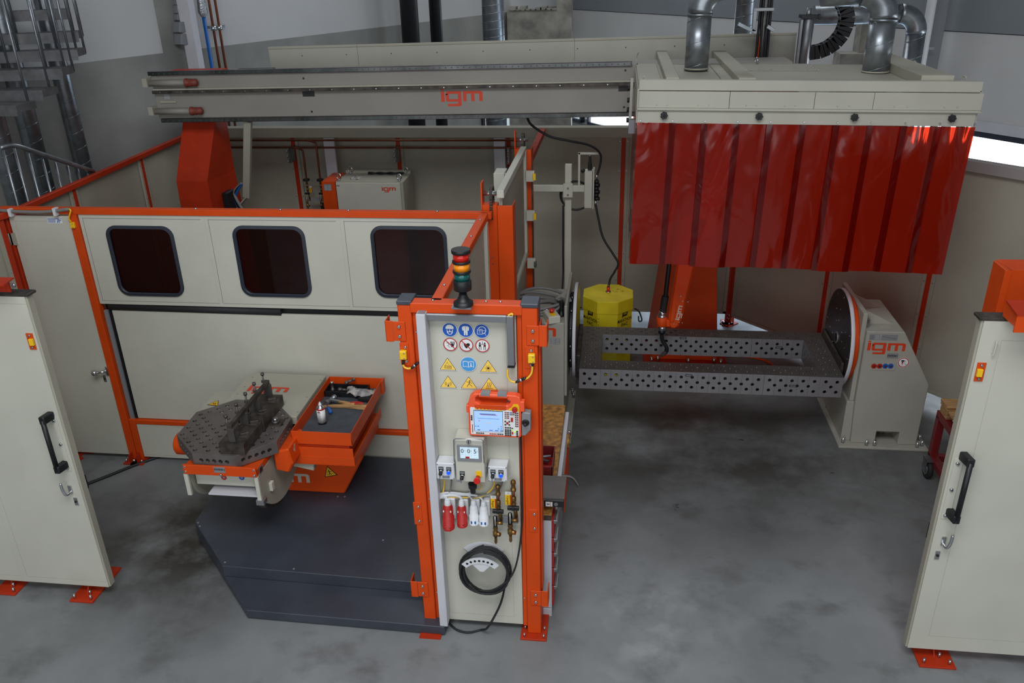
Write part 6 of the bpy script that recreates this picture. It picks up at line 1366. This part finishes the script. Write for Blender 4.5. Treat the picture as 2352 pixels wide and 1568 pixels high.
for i, m_ in enumerate((BLUEP, BLACK, BLACK, GREYC)): 
    c_ = MB().tube([(-4.04, 8.22+.03*i, 1.72), (-3.92, 8.15, 1.66+.02*i), (e1.x-.12, 8.22, e1.z-.02+.02*i), (e1.x-.01, 8.2, e1.z+.16)], .016, m_, 8).build('loose_cable', o)
rc = thing('gantry_column', 'orange-red gantry column behind the frame with bolted foot', 'column', (.82, 8.6, 0))
MB().faces([(.74, 8.42, 2.7), (.96, 8.42, 2.7), (.96, 8.95, 2.7), (.70, 8.95, 2.7), (.45, 8.42, .03), (1.175, 8.42, .03), (1.175, 8.95, .03), (.40, 8.95, .03)], [(0, 1, 2, 3), (7, 6, 5, 4), (0, 4, 5, 1), (1, 5, 6, 2), (2, 6, 7, 3), (3, 7, 4, 0)], ORANGE).build('column_shell', rc, bev=.006)
MB().box(.36, 1.27, 8.27, 9.0, 0, .03, REDP).build('foot_plate', rc, bev=.004); bolts([(.45, 8.33, .03), (.52, 8.36, .03), (.85, 8.33, .03), (1.13, 8.36, .03), (1.2, 8.33, .03)], (0, 0, 1), .02, rc, h=.07)
o = MB().tube([(-.7, 8.75, .02), (.0, 8.72, .02), (1.6, 8.55, .02), (1.8, 8.05, .02), (2.2, 7.9, .02)], .012, ORANGE, 8).build('orange_hose'); tag(o, 'thin orange hose lying on the floor behind the frame', 'hose')
# ============================================================ gantry beam (tiny real slope)
BX0, BX1, BYF = -4.60, 1.55, 8.0
gb = thing('gantry_beam', 'long grey gantry beam with steel guide rails and orange logo', 'gantry beam', (BX0, BYF, 2.7))
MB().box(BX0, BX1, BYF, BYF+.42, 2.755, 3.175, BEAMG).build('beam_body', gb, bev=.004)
tr_ = MB().box(BX0-.01, -3.9, BYF-.03, BYF+.03, 3.17, 3.208, RAILM).build('top_rail', gb, bev=.003); MB().box(-3.898, .12, BYF-.03, BYF+.03, 3.17, 3.208, RAILM).build('top_rail', gb, bev=.003)
MB().box(BX0+.03, -3.9, BYF-.03, BYF+.03, 2.716, 2.755, RAILM).build('bottom_rail', gb, bev=.003); MB().box(-3.898, BX1, BYF-.03, BYF+.03, 2.716, 2.755, RAILM).build('bottom_rail', gb, bev=.003)
gm = mat('green_plug', (20, 90, 50), .5)
pg = MB()
for i in range(105):
    x = BX0+.05+i*.0575
    if x < .2: pg.cyl((x, BYF-.031, 3.188), (x, BYF-.0302, 3.188), .007, gm, n=8).cyl((x, BYF-.031, 2.735), (x, BYF-.0302, 2.735), .007, gm, n=8)
pg.build('rail_plugs', gb, stuff=True)
MB().box(BX0+.01, BX1, BYF-.055, BYF, 3.0, 3.028, BLACKST).box(BX0+.01, BX1, BYF-.03, BYF, 3.028, 3.045, BEIGED).build('toothed_rack', gb, bev=.002)
bolts([(x, BYF-.056, 3.014) for x in [BX0+.1+.22*i for i in range(21)]], (0, -1, 0), .007, gb)
MB().box(-3.06, -2.94, BYF-.004, BYF-.0005, 2.945, 3.0, BLACK).box(.0, .10, BYF-.004, BYF-.0005, 2.945, 3.0, BLACK).build('slot', gb, stuff=True)
hs = MB()
for x, z in ((-3.03, 3.115), (-2.99, 2.80), (.06, 3.13), (.055, 2.80)): hs.cyl((x, BYF-.003, z), (x, BYF-.0005, z), .010, BLACK, n=12)
hs.build('threaded_hole', gb, stuff=True)
logo((-1.485, BYF-.0005, 2.925), (1, 0, 0), (0, 0, 1), (0, -1, 0), .095, LOGO, gb)
for z in (3.10, 2.83):
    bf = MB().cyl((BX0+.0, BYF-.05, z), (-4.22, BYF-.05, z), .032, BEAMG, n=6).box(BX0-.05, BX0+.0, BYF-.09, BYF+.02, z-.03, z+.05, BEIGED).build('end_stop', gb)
    MB().lathe((-4.22, BYF-.05, z), (1, 0, 0), [(0, .042), (.02, .042), (.025, .034), (.05, .038), (.08, .035), (.11, .037), (.125, .018)], RUBRED, 16).build('rubber_buffer', bf)
MB().box(BX0+.05, BX0+.22, BYF-.012, BYF, 2.905, 2.925, BEIGED).build('small_strip', gb, bev=.002)
d = Decal((BX0+.13, BYF, 2.965), (1, 0, 0), (0, 0, 1), (0, -1, 0)); d.rect(-.035, .035, -.028, .028, GREYL).up()
for i in range(5): d.line([(-.03, .02-.01*i), (.028, .02-.01*i)], .002, SIGNW)
d.build('type_plate', gb)
MB().box(-3.75, -3.38, BYF+.1, BYF+.2, 3.176, 3.20, BLACK).build('top_grip', gb, bev=.004); MB().box(-4.5, -3.95, BYF+.1, BYF+.35, 3.176, 3.19, REDP).build('top_plate', gb)
gb.rotation_euler = (0, -.0094, 0)
TRAYG = mat('tray_shaded_beige', (172, 170, 158), .55, noise=.04, nscale=2); ct_ = thing('cable_tray', 'long beige cable tray standing behind the gantry beam', 'cable tray', (-3.7, 8.75, 3.0))  # tray beige darkened, dimmer light put into the colour
for a, b in ((-3.66, -2.7), (-2.698, -.45), (-.448, 1.7)): MB().box(a, b, 8.75, 8.765, 3.05, 3.34, TRAYG).box(a, b, 8.74, 8.80, 3.335, 3.355, BEIGED).box(a, b, 8.765, 9.05, 3.05, 3.06, BEIGED).build('side_panel', ct_, bev=.002)
bolts([(x, 8.75, 3.26) for x in [-3.3+.48*i for i in range(10)]], (0, -1, 0), .006, ct_, mt=BLACK, h=.001)
MB().box(-3.3, -3.2, 8.8, 9.0, 2.6, 3.05, BEIGED).build('tray_bracket', ct_)
ct_.rotation_euler = (0, -.012, 0)
# ============================================================ extraction hood on the carriage
HX0, HX1, HY0, HY1 = .15, 2.635, 6.60, 8.05
HOODP = mat('hood_shaded_beige', (176, 174, 161), .5, noise=.04, nscale=3)  # same beige made darker, the hood's weaker light is in the colour
hd = thing('extraction_hood', 'large beige welding extraction hood with black star knobs', 'extraction hood', (HX0, HY0, 3.0))
MB().box(HX0, HX1-.01, HY0+.05, HY1, 3.20, 3.225, BEIGED).build('roof_plate', hd, bev=.002)
MB().box(HX0, HX1+.0, HY0, HY0+.07, 3.188, 3.265, HOODP).build('top_lip', hd, bev=.004)
fs = [HX0+.003, .836, 1.46, 1.885, HX1-.003+.02]
for a, b in zip(fs, fs[1:]): 
    f = MB().box(a+.0015, b-.0015, HY0-.012, HY0+.01, 3.062, 3.184, HOODP).build('fascia_panel', hd, bev=.002)
    bolts([(a+(b-a)*t, HY0-.012, 3.085) for t in ((.2, .32, .66, .78) if b-a > .5 else (.4, .6))], (0, -1, 0), .006, f, mt=HOODP)
MB().box(HX0-.005, HX1+.01, HY0-.035, HY0+.03, 3.045, 3.062, HOODP).build('drip_ledge', hd, bev=.003)
ks = MB().box(HX0, HX1-.01, HY0-.012, HY0+.008, 2.945, 3.043, HOODP).build('clamp_strip', hd, bev=.002)
bolts([(HX0+.025+i*.2455, HY0-.012, 2.965) for i in range(11)], (0, -1, 0), .009, ks)
def star_knob(x, z, parent):
    y = HY0-.012; mb = MB(); pts = []
    for i in range(14):
        r = .031 if i % 2 == 0 else .024; a = 2*PI*i/14; pts.append((x+r*math.cos(a), y-.018, z+r*math.sin(a)))
    mb.prism(pts, (0, -.022, 0), BLACK); mb.cyl((x, y, z), (x, y-.018, z), .014, BLACK).cyl((x, y-.04, z), (x, y-.046, z), .012, RUBBER, n=12)
    return mb.build('star_knob', parent, bev=.003)
for px in (1525, 1743, 1962, 2186): star_knob(DY(px, 265, HY0-.02).x, 3.008, ks)
MB().box(HX0-.01, HX0+.004, HY0, HY1, 2.945, 3.2, BEIGED).build('side_fascia', hd); MB().box(HX1-.01, HX1+.004, HY0, HY1, 2.945, 3.2, BEIGED).build('side_fascia', hd)
MB().box(HX1-.0, HX1+.03, HY0-.02, HY1, 3.045, 3.055, BEIGED).build('side_ledge', hd)
for a, b in ((.355, .455), (.90, 1.03)): 
    MB().box(a, b, HY0+.07, 9.0 if a < .5 else 8.9, 3.225, 3.275, BEIGED).build('roof_beam', hd, bev=.003)
for x in (.33, .80): MB().box(x, x+.004, HY0+.2, HY1, 3.225, 3.235, BEIGED).build('roof_seam', hd)
MB().box(2.22, 2.45, HY0+.07, HY1+.1, 3.225, 3.30, BEIGED).build('roof_beam', hd, bev=.003)
pl = MB().box(1.05, 1.68, 7.55, 8.04, 3.226, 3.232, BEIGED).build('access_cover', hd, bev=.001); bolts([(1.08+.1*i, 7.57, 3.232) for i in range(7)]+[(1.66, 7.6+.1*i, 3.232) for i in range(5)]+[(1.07, 7.6+.1*i, 3.232) for i in range(5)], (0, 0, 1), .007, pl)
for x, y in ((1.22, 8.0), (2.5, 7.75), (2.55, 6.75)): MB().torus((x, y, 3.26), (1, .3, 0), .026, .006, CHROME if x < 2 else BEIGED, 16, 6).build('lifting_eye', hd)
arm_ = MB().box(HX0-.055, HX0-.03, HY0+.75, HY0+.80, 2.84, 3.18, HOODP).box(HX0-.055, HX0, HY0+.74, HY0+.82, 2.72, 2.84, ALU).build('side_arm', hd, bev=.002)
for z in (3.10, 3.0, 2.92, 2.83): MB().cyl((HX0-.075, HY0+.78, z), (HX0-.055, HY0+.78, z), .022, BLACK, n=14).build('hand_knob', hd)
MB().tube([(HX0, 8.02, 3.22), (HX0+.005, 8.02, 3.30), (HX0+.02, 8.0, 3.33)], .003, CHROME, 6).tube([(HX0+.03, 6.9, 3.22), (HX0+.045, 6.88, 3.26)], .003, CHROME, 6).build('wire_end', hd)
MB().box(.35, 1.6, 7.85, 8.0, 2.62, 3.18, BEIGED).build('carriage', hd, bev=.01)
hd.rotation_euler = (0, .0135, 0)
# curtain
cu = thing('welding_curtain', 'red transparent welding curtain of overlapping strips under the hood', 'curtain', (HX0, HY0, 2.95))
def strip(p0, u, n, W_, zt, zb, k, name='curtain_strip', dl=True, dr=True):
    """hanging strip from p0 along u; n outward"""
    mb = MB(); nx, nz = 12, 24; pts = []; r = random.Random(k*7+3); ph = r.random()*6; am = r.uniform(.002, .006)*(1 if k < 5 else .5)
    for j in range(nz+1):
        t = j/nz
        for i in range(nx+1):
            s = i/nx
            bow = .010*math.sin(PI*s)*(1-.3*t)
            gat = .008*math.exp(-((t-.05)/.10)**2)*math.cos(4*PI*(s-.5))*(.6+.4*math.sin(ph))
            wv = am*math.sin(t*5+ph+s*2.2)*t+.003*math.sin(s*9+t*11+ph)*(1 if k < 5 else .35)*t
            dz = .006*math.sin(k*1.7+s*1.5)*t
            p = V(p0)+V(u)*(s*W_)+V(n)*(bow+gat*(1 if k < 12 else .4)+wv); pts.append((p.x, p.y, zt+(zb-zt)*t+dz))
    for i in range(nx):     # the edge lapped by the neighbour strip is a double layer of film
        dbl = (i < 2 and dl) or (i >= nx-2 and dr)
        i0_ = i*1; mb.faces([pts[j*(nx+1)+c_] for j in range(nz+1) for c_ in (i, i+1)], [(2*j, 2*j+1, 2*j+3, 2*j+2) for j in range(nz)], PVC2 if dbl else PVC, True)
    return mb.build(name, cu)
for k in range(10):
    strip((HX0+.002+.2445*k, HY0-(.004 if k % 2 else .020)+.01, 0), (1, 0, 0), (0, -1, 0), .292, 2.95, 1.79, k, dl=k > 0, dr=k < 9)
for k in range(5):
    strip((HX0+.003+(.01 if k % 2 else 0), HY0+.02+.27*k, 0), (0, 1, 0), (-1, 0, 0), .30, 2.965, 1.79, 20+k)
    strip((HX1-.01-(.01 if k % 2 else 0), HY0+.02+.27*k, 0), (0, 1, 0), (1, 0, 0), .30, 2.965, 1.79, 30+k)
for ch in [c for c in bpy.data.objects if c.parent == cu]:
    pass
cu.rotation_euler = (0, .0175, 0)
# ducts into the hood
def elbow(mb, c, r, R, a0, a1, u, v, mt, n=10):
    """torus arc centre c in plane u,v"""
    pts = [V(c)+V(u)*R*math.cos(a0+(a1-a0)*i/n)+V(v)*R*math.sin(a0+(a1-a0)*i/n) for i in range(n+1)]
    return mb.tube(pts, r, mt, 22, 0)
d1, d2 = HZ(1599, 158, 3.235), HZ(2010, 165, 3.205)
for nm, p, r, s, zt_, lb in (('extraction_duct', d1, .10, 1, 3.66, 'silver spiral extraction duct entering the hood at the left'), ('extraction_duct', d2, .105, -1, 3.60, 'silver spiral extraction duct entering the hood at the right')):
    o = spiral_duct([(p.x, p.y, p.z-.01), (p.x, p.y, zt_)], r, 28, .19).build(nm); tag(o, lb, 'duct', 'ducts on the extraction hood')
    MB().cyl((p.x, p.y, p.z), (p.x, p.y, p.z+.012), r*1.05, BEIGED, n=28).build('duct_collar', o)
    mb = MB().cyl((p.x, p.y, zt_), (p.x, p.y, zt_+.02), r*1.06, GALV, n=24); elbow(mb, (p.x+s*.2, p.y, zt_+.02), r*1.03, .2, PI if s > 0 else 0, PI/2, (1, 0, 0), (0, 0, 1), GALV); mb.cyl((p.x+s*.2, p.y, zt_+.22), (p.x+s*(1.0 if s > 0 else .5), p.y, zt_+.22), r, GALV, n=24); mb.build('duct_elbow', o)
e = DY(2098, 110, 10.0)
o = spiral_duct([(e.x+.04, 10, .0), (e.x, 10, 3.30)], .10, 24, .2).build('extraction_duct'); tag(o, 'silver bent duct dropping behind the hood at its right end', 'duct')
mb = MB(); elbow(mb, (e.x-.2, 10, 3.30), .105, .2, 0, PI/2, (1, 0, 0), (0, 0, 1), GALV); mb.cyl((e.x-.2, 10, 3.50), (e.x-1.1, 10, 3.50), .1, GALV, n=24); mb.build('duct_elbow', o)
e = DY(1708, 50, 10.0); o = spiral_duct([(e.x, 10, 3.0), (e.x, 10, 6)], .10, 24, .12).build('extraction_duct'); tag(o, 'short silver spiral duct behind the cable bundle over the hood', 'duct')
# cylinder, cable bundle, energy chain on the carriage
q0 = DY(1846, 125, 8.5)
o = thing('balancer_cylinder', 'aluminium cylinder with thin rod standing behind the hood roof', 'cylinder', (q0.x, 8.5, 3.2))
MB().cyl((q0.x, 8.5, 3.15), (q0.x+.01, 8.5, DY(1846, 44, 8.5).z), .052, ALU, n=20).build('barrel', o, bev=.002)
MB().box(q0.x-.075, q0.x-.05, 8.44, 8.50, 3.15, DY(1846, 44, 8.5).z, ALU).build('guide_profile', o, bev=.003)
zc = DY(1846, 42, 8.5).z; MB().box(q0.x-.075, q0.x+.075, 8.43, 8.56, zc, zc+.035, BLACK).box(q0.x+.075, q0.x+.10, 8.44, 8.47, zc-.01, zc+.04, BLACK).build('collar', o, bev=.004); MB().cyl((q0.x, 8.5, zc), (q0.x+.004, 8.5, DY(1849, 18, 8.5).z), .024, ALU, n=16).build('rod', o)
cb_ = thing('cable_bundle', 'vertical bundle of black and orange cables rising behind the hood', 'cable bundle', (1.36, 8.6, 3.1))
for i, (px, m_, r) in enumerate(((1739, BLACK, .012), (1743, YCABLE if False else ORANGE, .008), (1747, BLACK, .014), (1751, GREYC, .012), (1755, BLACK, .016), (1760, BLACK, .016), (1765, BLACK, .012))):
    p = DY(px, 100, 8.6); MB().tube([(p.x, 8.6+.012*(i % 2), 3.05), (p.x+.004*math.sin(i), 8.6, 3.3), (p.x+.012*math.sin(i*2), 8.6, 3.6), (p.x, 8.6, 4.3)], r, m_, 8).build('cable', cb_)
fa = thing('cable_support_frame', 'aluminium profile bracket holding the vertical cable bundle', 'bracket', (1.30, 8.55, 3.2))
A = lambda x, y: DY(x, y, 8.5)
MB().beam(A(1731, 72), A(1735, 18), .035, .035, ALU, (0, 1, 0)).build('upright_profile', fa, bev=.003); MB().beam(A(1733, 22), A(1778, 21), .03, .04, ALU, (0, 1, 0)).build('cross_profile', fa, bev=.003); MB().beam(A(1695, 54), A(1735, 74), .035, .035, GALV, (0, 1, 0)).build('diagonal_brace', fa, bev=.003); MB().beam(A(1762, 60), A(1778, 70), .035, .035, GALV, (0, 1, 0)).build('diagonal_brace', fa, bev=.003)
ec = thing('energy_chain', 'black curved energy chain arching behind the extraction hood', 'energy chain', (2.0, 8.5, 3.2))
path = [(1858, 121), (1880, 118), (1900, 110), (1918, 97), (1932, 80), (1941, 60), (1945, 40), (1941, 20), (1932, 2), (1918, -16), (1900, -28)]
P_ = [DY(x, y, 8.55) for x, y in path]; dense = []
for i in range(len(P_)-1):
    for t in range(2): dense.append(P_[i].lerp(P_[i+1], t/2))
for a, b in zip(dense, dense[1:]):
    d_ = (b-a); L = d_.length; d_.normalize(); r = V((0, 1, 0)).cross(d_); m_ = (a+b)/2
    lk = MB()
    for s in (-1, 1): lk.obox(m_+V((0, s*.05, 0)), d_*L*.56, V((0, .008, 0)), r*.062, BLACK)
    for s in (-1, 1): lk.obox(m_+r*s*.055, d_*L*.22, V((0, .05, 0)), r*.006, RUBBER)
    lk.obox(m_+V((0, -.03, 0)), d_*L*.6, V((0, .012, 0)), r*.014, BLACK).build('chain_link', ec)
# ============================================================ robot arm under the hood
rb = thing('welding_robot', 'orange robot arm hanging from the hood with black torch', 'robot', (.75, 7.5, 2.6))
ry = 7.35
MB().cyl((.95, 7.6, 2.45), (.95, 7.6, 3.0), .17, ORANGE, n=28).build('shoulder', rb, bev=.01)
MB().beam((.95, 7.55, 2.5), (.82, 7.45, 1.95), .20, .2, ORANGE, (0, 1, 0)).build('upper_arm', rb, bev=.03)
MB().cyl((.80, 7.28, 1.92), (.80, 7.62, 1.92), .14, ORANGE, n=24).build('elbow', rb, bev=.01)
def lp_(pts, y0, y1, mt, nm, bv, par=rb): return MB().prism([(x, y0, z) for x, z in pts], (0, y1-y0, 0), mt).build(nm, par, bev=bv)
arm = [(.605, 2.0), (.83, 2.0), (.735, 1.50), (.66, 1.02), (.635, .93), (.60, .895), (.555, .90), (.53, .94), (.535, 1.10), (.57, 1.50)]
fo = lp_(arm, ry-.07, ry+.09, ORANGE, 'forearm', .02)
lp_([(.555, 1.16), (.585, 1.165), (.60, 1.13), (.585, .99), (.56, .965), (.545, .99)], ry-.082, ry-.069, ORANGE, 'arm_cover', .006)
logo((.625, ry-.071, 1.07), (.16, 0, 1), (-1, 0, .16), (0, -1, 0), .035, LOGOW, rb)
bolts([(.65, ry-.07, 1.19), (.70, ry-.07, 1.185), (.585, ry-.07, .955), (.63, ry-.07, .975), (.66, ry-.07, .97), (.63, ry-.07, 1.24)], (0, -1, 0), .007, rb)
MB().cyl((.478, ry-.03, 1.07), (.470, ry-.03, 1.02), .033, CHROME, n=18).cyl((.47, ry-.03, 1.03), (.473, ry-.03, 1.0), .042, CHROME, n=18).build('collar', rb)
MB().cyl((.472, ry-.03, 1.01), (.475, ry-.03, .915), .052, ORANGE, n=20).box(.475, .56, ry-.06, ry+.04, .915, .985, ORANGE).build('wrist', rb, bev=.008)
MB().cyl((.477, ry-.03, .915), (.478, ry-.03, .875), .042, CHROME, n=18).build('wrist_flange', rb, bev=.003)
to = thing('welding_torch', 'black gooseneck welding torch with cable at the robot wrist', 'welding torch', (.49, ry, .87))
MB().tube([(.478, ry-.03, .875), (.478, ry-.03, .84)], .034, BLACK, 12, 0).tube([(.479, ry-.03, .85), (.482, ry-.03, .79), (.497, ry-.03, .745), (.527, ry-.03, .70), (.537, ry-.03, .66), (.526, ry-.03, .635)], .019, BLACK, 12).build('gooseneck', to)
MB().lathe((.530, ry-.03, .64), V((-.048, 0, -.045)), [(0, .021), (.03, .021), (.05, .015), (.075, .010)], STEELD, 14).build('nozzle', to)
MB().tube([(.478, ry-.03, 1.06), (.482, ry-.03, 1.12), (.492, ry-.03, 1.22)], .034, RUBBER, 12).tube([(.492, ry-.03, 1.2), (.505, ry-.03, 1.45), (.53, ry-.0, 1.8), (.60, ry+.05, 2.2), (.75, ry+.1, 2.6)], .022, BLACK, 12).build('torch_cable', to)
# ============================================================ power source cabinet
pc = thing('power_source_cabinet', 'grey power source cabinet with red side column and lifting eyes', 'cabinet', (-2.8, 9.1, 0))
cx0, cx1, cyf, cyb, cz = -3.15, -2.37, 8.88, 9.34, 1.9
MB().box(cx0, cx1, cyf+.02, cyb, 0, cz, BEIGED).build('housing', pc, bev=.005)
MB().box(cx0+.006, cx1-.03, cyf, cyf+.02, .05, cz-.012, BEIGE).build('front_door', pc, bev=.003)
MB().box(cx0-.165, cx0-.004, cyf+.005, cyb-.02, 0, cz+.0, ORANGE).build('red_column', pc, bev=.004)
MB().box(cx0, cx1, cyb-.06, cyb, cz, cz+.035, BEIGED).build('rear_lip', pc, bev=.003)
for x, y in ((cx0+.03, cyf+.06), (cx0+.06, cyb-.06), (cx1-.06, cyb-.05), (cx1-.05, cyf+.06)): MB().torus((x, y, cz+.045), (.3, 1, 0), .03, .008, CHROME, 20, 8).cyl((x, y, cz), (x, y, cz+.018), .018, CHROME).build('lifting_eye', pc)
bd_ = MB()
for s in (0, PI): bd_.tube([(cx0+.28+i*.035, cyb-.09+.022*math.sin(i*.9+s), cz+.012+.008*math.cos(i*.9+s)) for i in range(13)], .009, BLACK, 6, 3)
bd_.build('braided_cable', pc)
d = Decal((-2.96, 9.07, cz+.001), (1, -.1, 0), (.1, 1, 0), (0, 0, 1)); d.rect(-.05, .05, -.07, -.05, WPLAST).rect(-.05, -.03, -.07, .07, WPLAST).rect(-.05, .05, .05, .07, WPLAST).rect(.02, .05, -.07, .03, WPLAST); d.build('paper_scrap', pc)
k = DY(893, 434, cyf); logo((k.x, cyf-.001, k.z), (1, 0, 0), (0, 0, 1), (0, -1, 0), .038, LOGO, pc)
a, b = DY(743, 423, cyf), DY(762, 438, cyf); d = Decal((a.x, cyf+.004, b.z), (1, 0, 0), (0, 0, 1), (0, -1, 0)); w_, h_ = b.x-a.x, a.z-b.z; d.rect(0, w_, 0, h_, GREYL).up()
for i in range(7): d.line([(w_*.1, h_*(.12+.11*i)), (w_*.45, h_*(.12+.11*i))], .0016, SIGNW).line([(w_*.55, h_*(.12+.11*i)), (w_*.92, h_*(.12+.11*i))], .0016, SIGNW)
d.build('type_plate', pc); d = Decal((cx0+.03, cyf, cz-.045), (1, 0, 0), (0, 0, 1), (0, -1, 0)); d.rect(-.02, .02, -.008, .008, GREYL); d.build('small_label', pc)
MB().cyl((cx0-.165, 9.1, 1.56), (cx0-.21, 9.1, 1.56), .03, STEELD).cyl((cx0-.21, 9.1, 1.56), (cx0-.26, 9.1, 1.56), .038, RUBBER).build('side_connector', pc)
# rear gas taps
for x, lb, wd_, off in ((-3.66, 'left brass gas tap on the back wall beside the cabinet', 'Argon', 1), (-3.49, 'right brass gas tap on the back wall beside the cabinet', 'Corgon', 1)):
    g_ = gas_tap((x, 9.33, 1.80), .68, lb, wd_, .4 if x < -3.6 else 2.3, 'gas taps on the back wall', 9.40)
o = MB().box(-3.66, -3.40, 9.345, 9.355, 1.55, 1.59, GREYL).build('tap_rail'); tag(o, 'grey flat rail behind the gas taps on the back wall', 'bracket')
o = MB().tube([(-3.50, 9.32, 1.48), (-3.50, 9.30, 1.35), (-3.49, 9.30, 1.0)], .018, BLACK, 10).build('gas_hose'); tag(o, 'black gas hose under the right rear gas tap', 'hose')
# ============================================================ wire feeder on its post
wy = 8.6
wfd = thing('wire_feeder_stand', 'beige square post with cross arm holding the wire feeder', 'stand', (-.49, wy, 0))
MB().box(-.535, -.465, wy, wy+.06, 0, 2.165, BEIGE).build('upright', wfd, bev=.003); MB().box(-.93, -.30, wy-.05, wy-.005, 1.89, 1.955, BEIGE).build('cross_arm', wfd, bev=.003)
pl_ = MB().box(-.55, -.45, wy-.06, wy-.05, 1.83, 1.98, BEIGE).build('clamp_plate', wfd, bev=.003); bolts([(-.5, wy-.06, 1.93), (-.5, wy-.06, 1.86)], (0, -1, 0), .012, pl_)
MB().box(-.395, -.375, wy-.04, wy-.02, 1.95, 2.30, BEIGE).box(-.395, -.16, wy-.04, wy-.02, 2.28, 2.30, BEIGE).build('cable_guide', wfd, bev=.002)
MB().prism([(-.34, wy-.03, 1.89), (-.29, wy-.03, 1.89), (-.29, wy-.03, 1.78)], (0, .02, 0), BEIGE).build('gusset', wfd)
wb2 = thing('wire_feeder', 'narrow beige wire feeder box with black rollers on the post arm', 'wire feeder', (-.27, wy, 1.7))
MB().box(-.325, -.245, wy-.10, wy+.06, 1.73, 2.11, BEIGE).box(-.24, -.225, wy-.10, wy+.06, 1.72, 2.13, BEIGE).build('case', wb2, bev=.003)
for i in range(6): MB().cyl((-.225, wy-.05, 1.82+.036*i), (-.165-.012*(i % 2), wy-.05, 1.82+.036*i), .020, BLACK, n=12).build('roller_knob', wb2)
MB().cyl((-.20, wy-.05, 2.02), (-.20, wy-.05, 2.08), .012, CHROME).cyl((-.205, wy-.05, 1.80), (-.207, wy-.05, 1.74), .011, CHROME).build('wire_inlet', wb2)
MB().lathe((-.275, wy, 2.11), (0, 0, 1), [(0, .022), (.06, .02), (.10, .014), (.13, .012), (.15, .01)], BLACK, 12).cyl((-.275, wy, 2.24), (-.275, wy, 2.27), .009, CHROME).build('plug', wb2)
MB().cyl((-.36, wy, 2.09), (-.335, wy, 2.115), .018, BLACK).build('hanging_cap', wb2)
o = MB().tube([DY(1211, 270, 8.35), DY(1222, 288, 8.3), DY(1262, 313, 8.3), DY(1310, 324, 8.35), DY(1355, 334, 8.45), DY(1378, 352, 8.52), DY(1379, 375, 8.55), (-.20, wy-.05, 2.06)], .012, RUBBER, 10).build('wire_conduit'); tag(o, 'black conduit sagging from the beam to the wire feeder', 'cable')
o = MB().tube([(-.207, wy-.05, 1.76), DY(1374, 500, 8.5), DY(1385, 545, 8.4), DY(1408, 583, 8.3), DY(1420, 605, 8.27), DY(1411, 625, 8.27), DY(1402, 640, 8.28), (dx+.005, dy+.03, .95)], .012, RUBBER, 10).build('wire_conduit'); tag(o, 'black conduit hanging from the wire feeder into the yellow drum', 'cable')
mb = MB()
for i in range(3): mb.torus((-.42, wy+.02+.01*i, 1.83), (0, 1, .1*i), .155+.006*i, .010, RUBBER, 30, 8)
mb.tube([(-.555, wy+.03, 1.72), (-.555, wy+.03, 1.2), (-.555, wy+.03, .9), (-.56, 8.2, .6)], .010, RUBBER, 8); o = mb.build('coiled_cable'); tag(o, 'black cable loop hanging behind the wire feeder post', 'cable')
# ============================================================ cart on the right
cx = 2.735; ct2 = thing('pallet_cart', 'dark red steel cart frame with rubber wheel', 'cart', (3.2, 5.9, 0)); y1_, y0_ = 6.40, 5.35
for y in (y1_-.04, y0_): MB().box(cx, cx+.06, y, y+.06, .18, .56, MAROON).build('leg', ct2, bev=.003)
MB().box(cx, cx+.06, y0_, y1_+.02, .545, .605, MAROON).build('top_side_rail', ct2, bev=.003); MB().box(cx, cx+.06, y0_, y1_+.02, .135, .195, MAROON).build('bottom_side_rail', ct2, bev=.003)
MB().box(cx+.06, cx+.85, y1_-.05, y1_+.0, .135, .195, MAROON).box(cx+.06, cx+.85, y1_-.05, y1_, .545, .605, MAROON).build('cross_rail', ct2, bev=.003); MB().box(cx+.8, cx+.86, y0_, y1_, .135, .605, MAROON).build('far_side_frame', ct2)
w_ = MB().cyl((cx-.035, y1_-.08, .085), (cx+.005, y1_-.08, .085), .085, RUBBER, n=32).build('castor_wheel', ct2, bev=.008)
MB().cyl((cx-.040, y1_-.08, .085), (cx-.034, y1_-.08, .085), .05, GALV, n=24).cyl((cx-.046, y1_-.08, .085), (cx-.040, y1_-.08, .085), .02, CHROME).build('rim', w_)
MB().prism([(cx-.05, y1_-.11, .06), (cx-.05, y1_-.05, .06), (cx-.05, y1_-.03, .18), (cx-.05, y1_-.12, .18)], (.006, 0, 0), GALV).box(cx-.05, cx+.04, y1_-.13, y1_-.02, .175, .183, GALV).build('castor_fork', ct2)
pw = thing('wooden_pallet', 'weathered wooden pallet corner lying on the red cart', 'pallet', (3.1, 5.9, .605))
MB().box(cx+.005, cx+.80, y1_-.14, y1_+.01, .700, .722, PALLET).build('top_board', pw, bev=.003)
for i in range(3): MB().box(cx+.005, cx+.80, y0_+.02+.27*i, y0_+.02+.27*i+.16, .700, .722, PALLET).build('top_board', pw, bev=.003)
MB().box(cx+.005, cx+.11, y0_, y1_, .678, .699, PALLET).box(cx+.4, cx+.5, y0_, y1_, .678, .699, PALLET).build('stringer_board', pw, bev=.002)
for y in (y1_-.15, y0_+.35, y0_+.0): MB().box(cx+.008, cx+.11, y, y+.14, .607, .677, PALLET).build('block', pw, bev=.003)
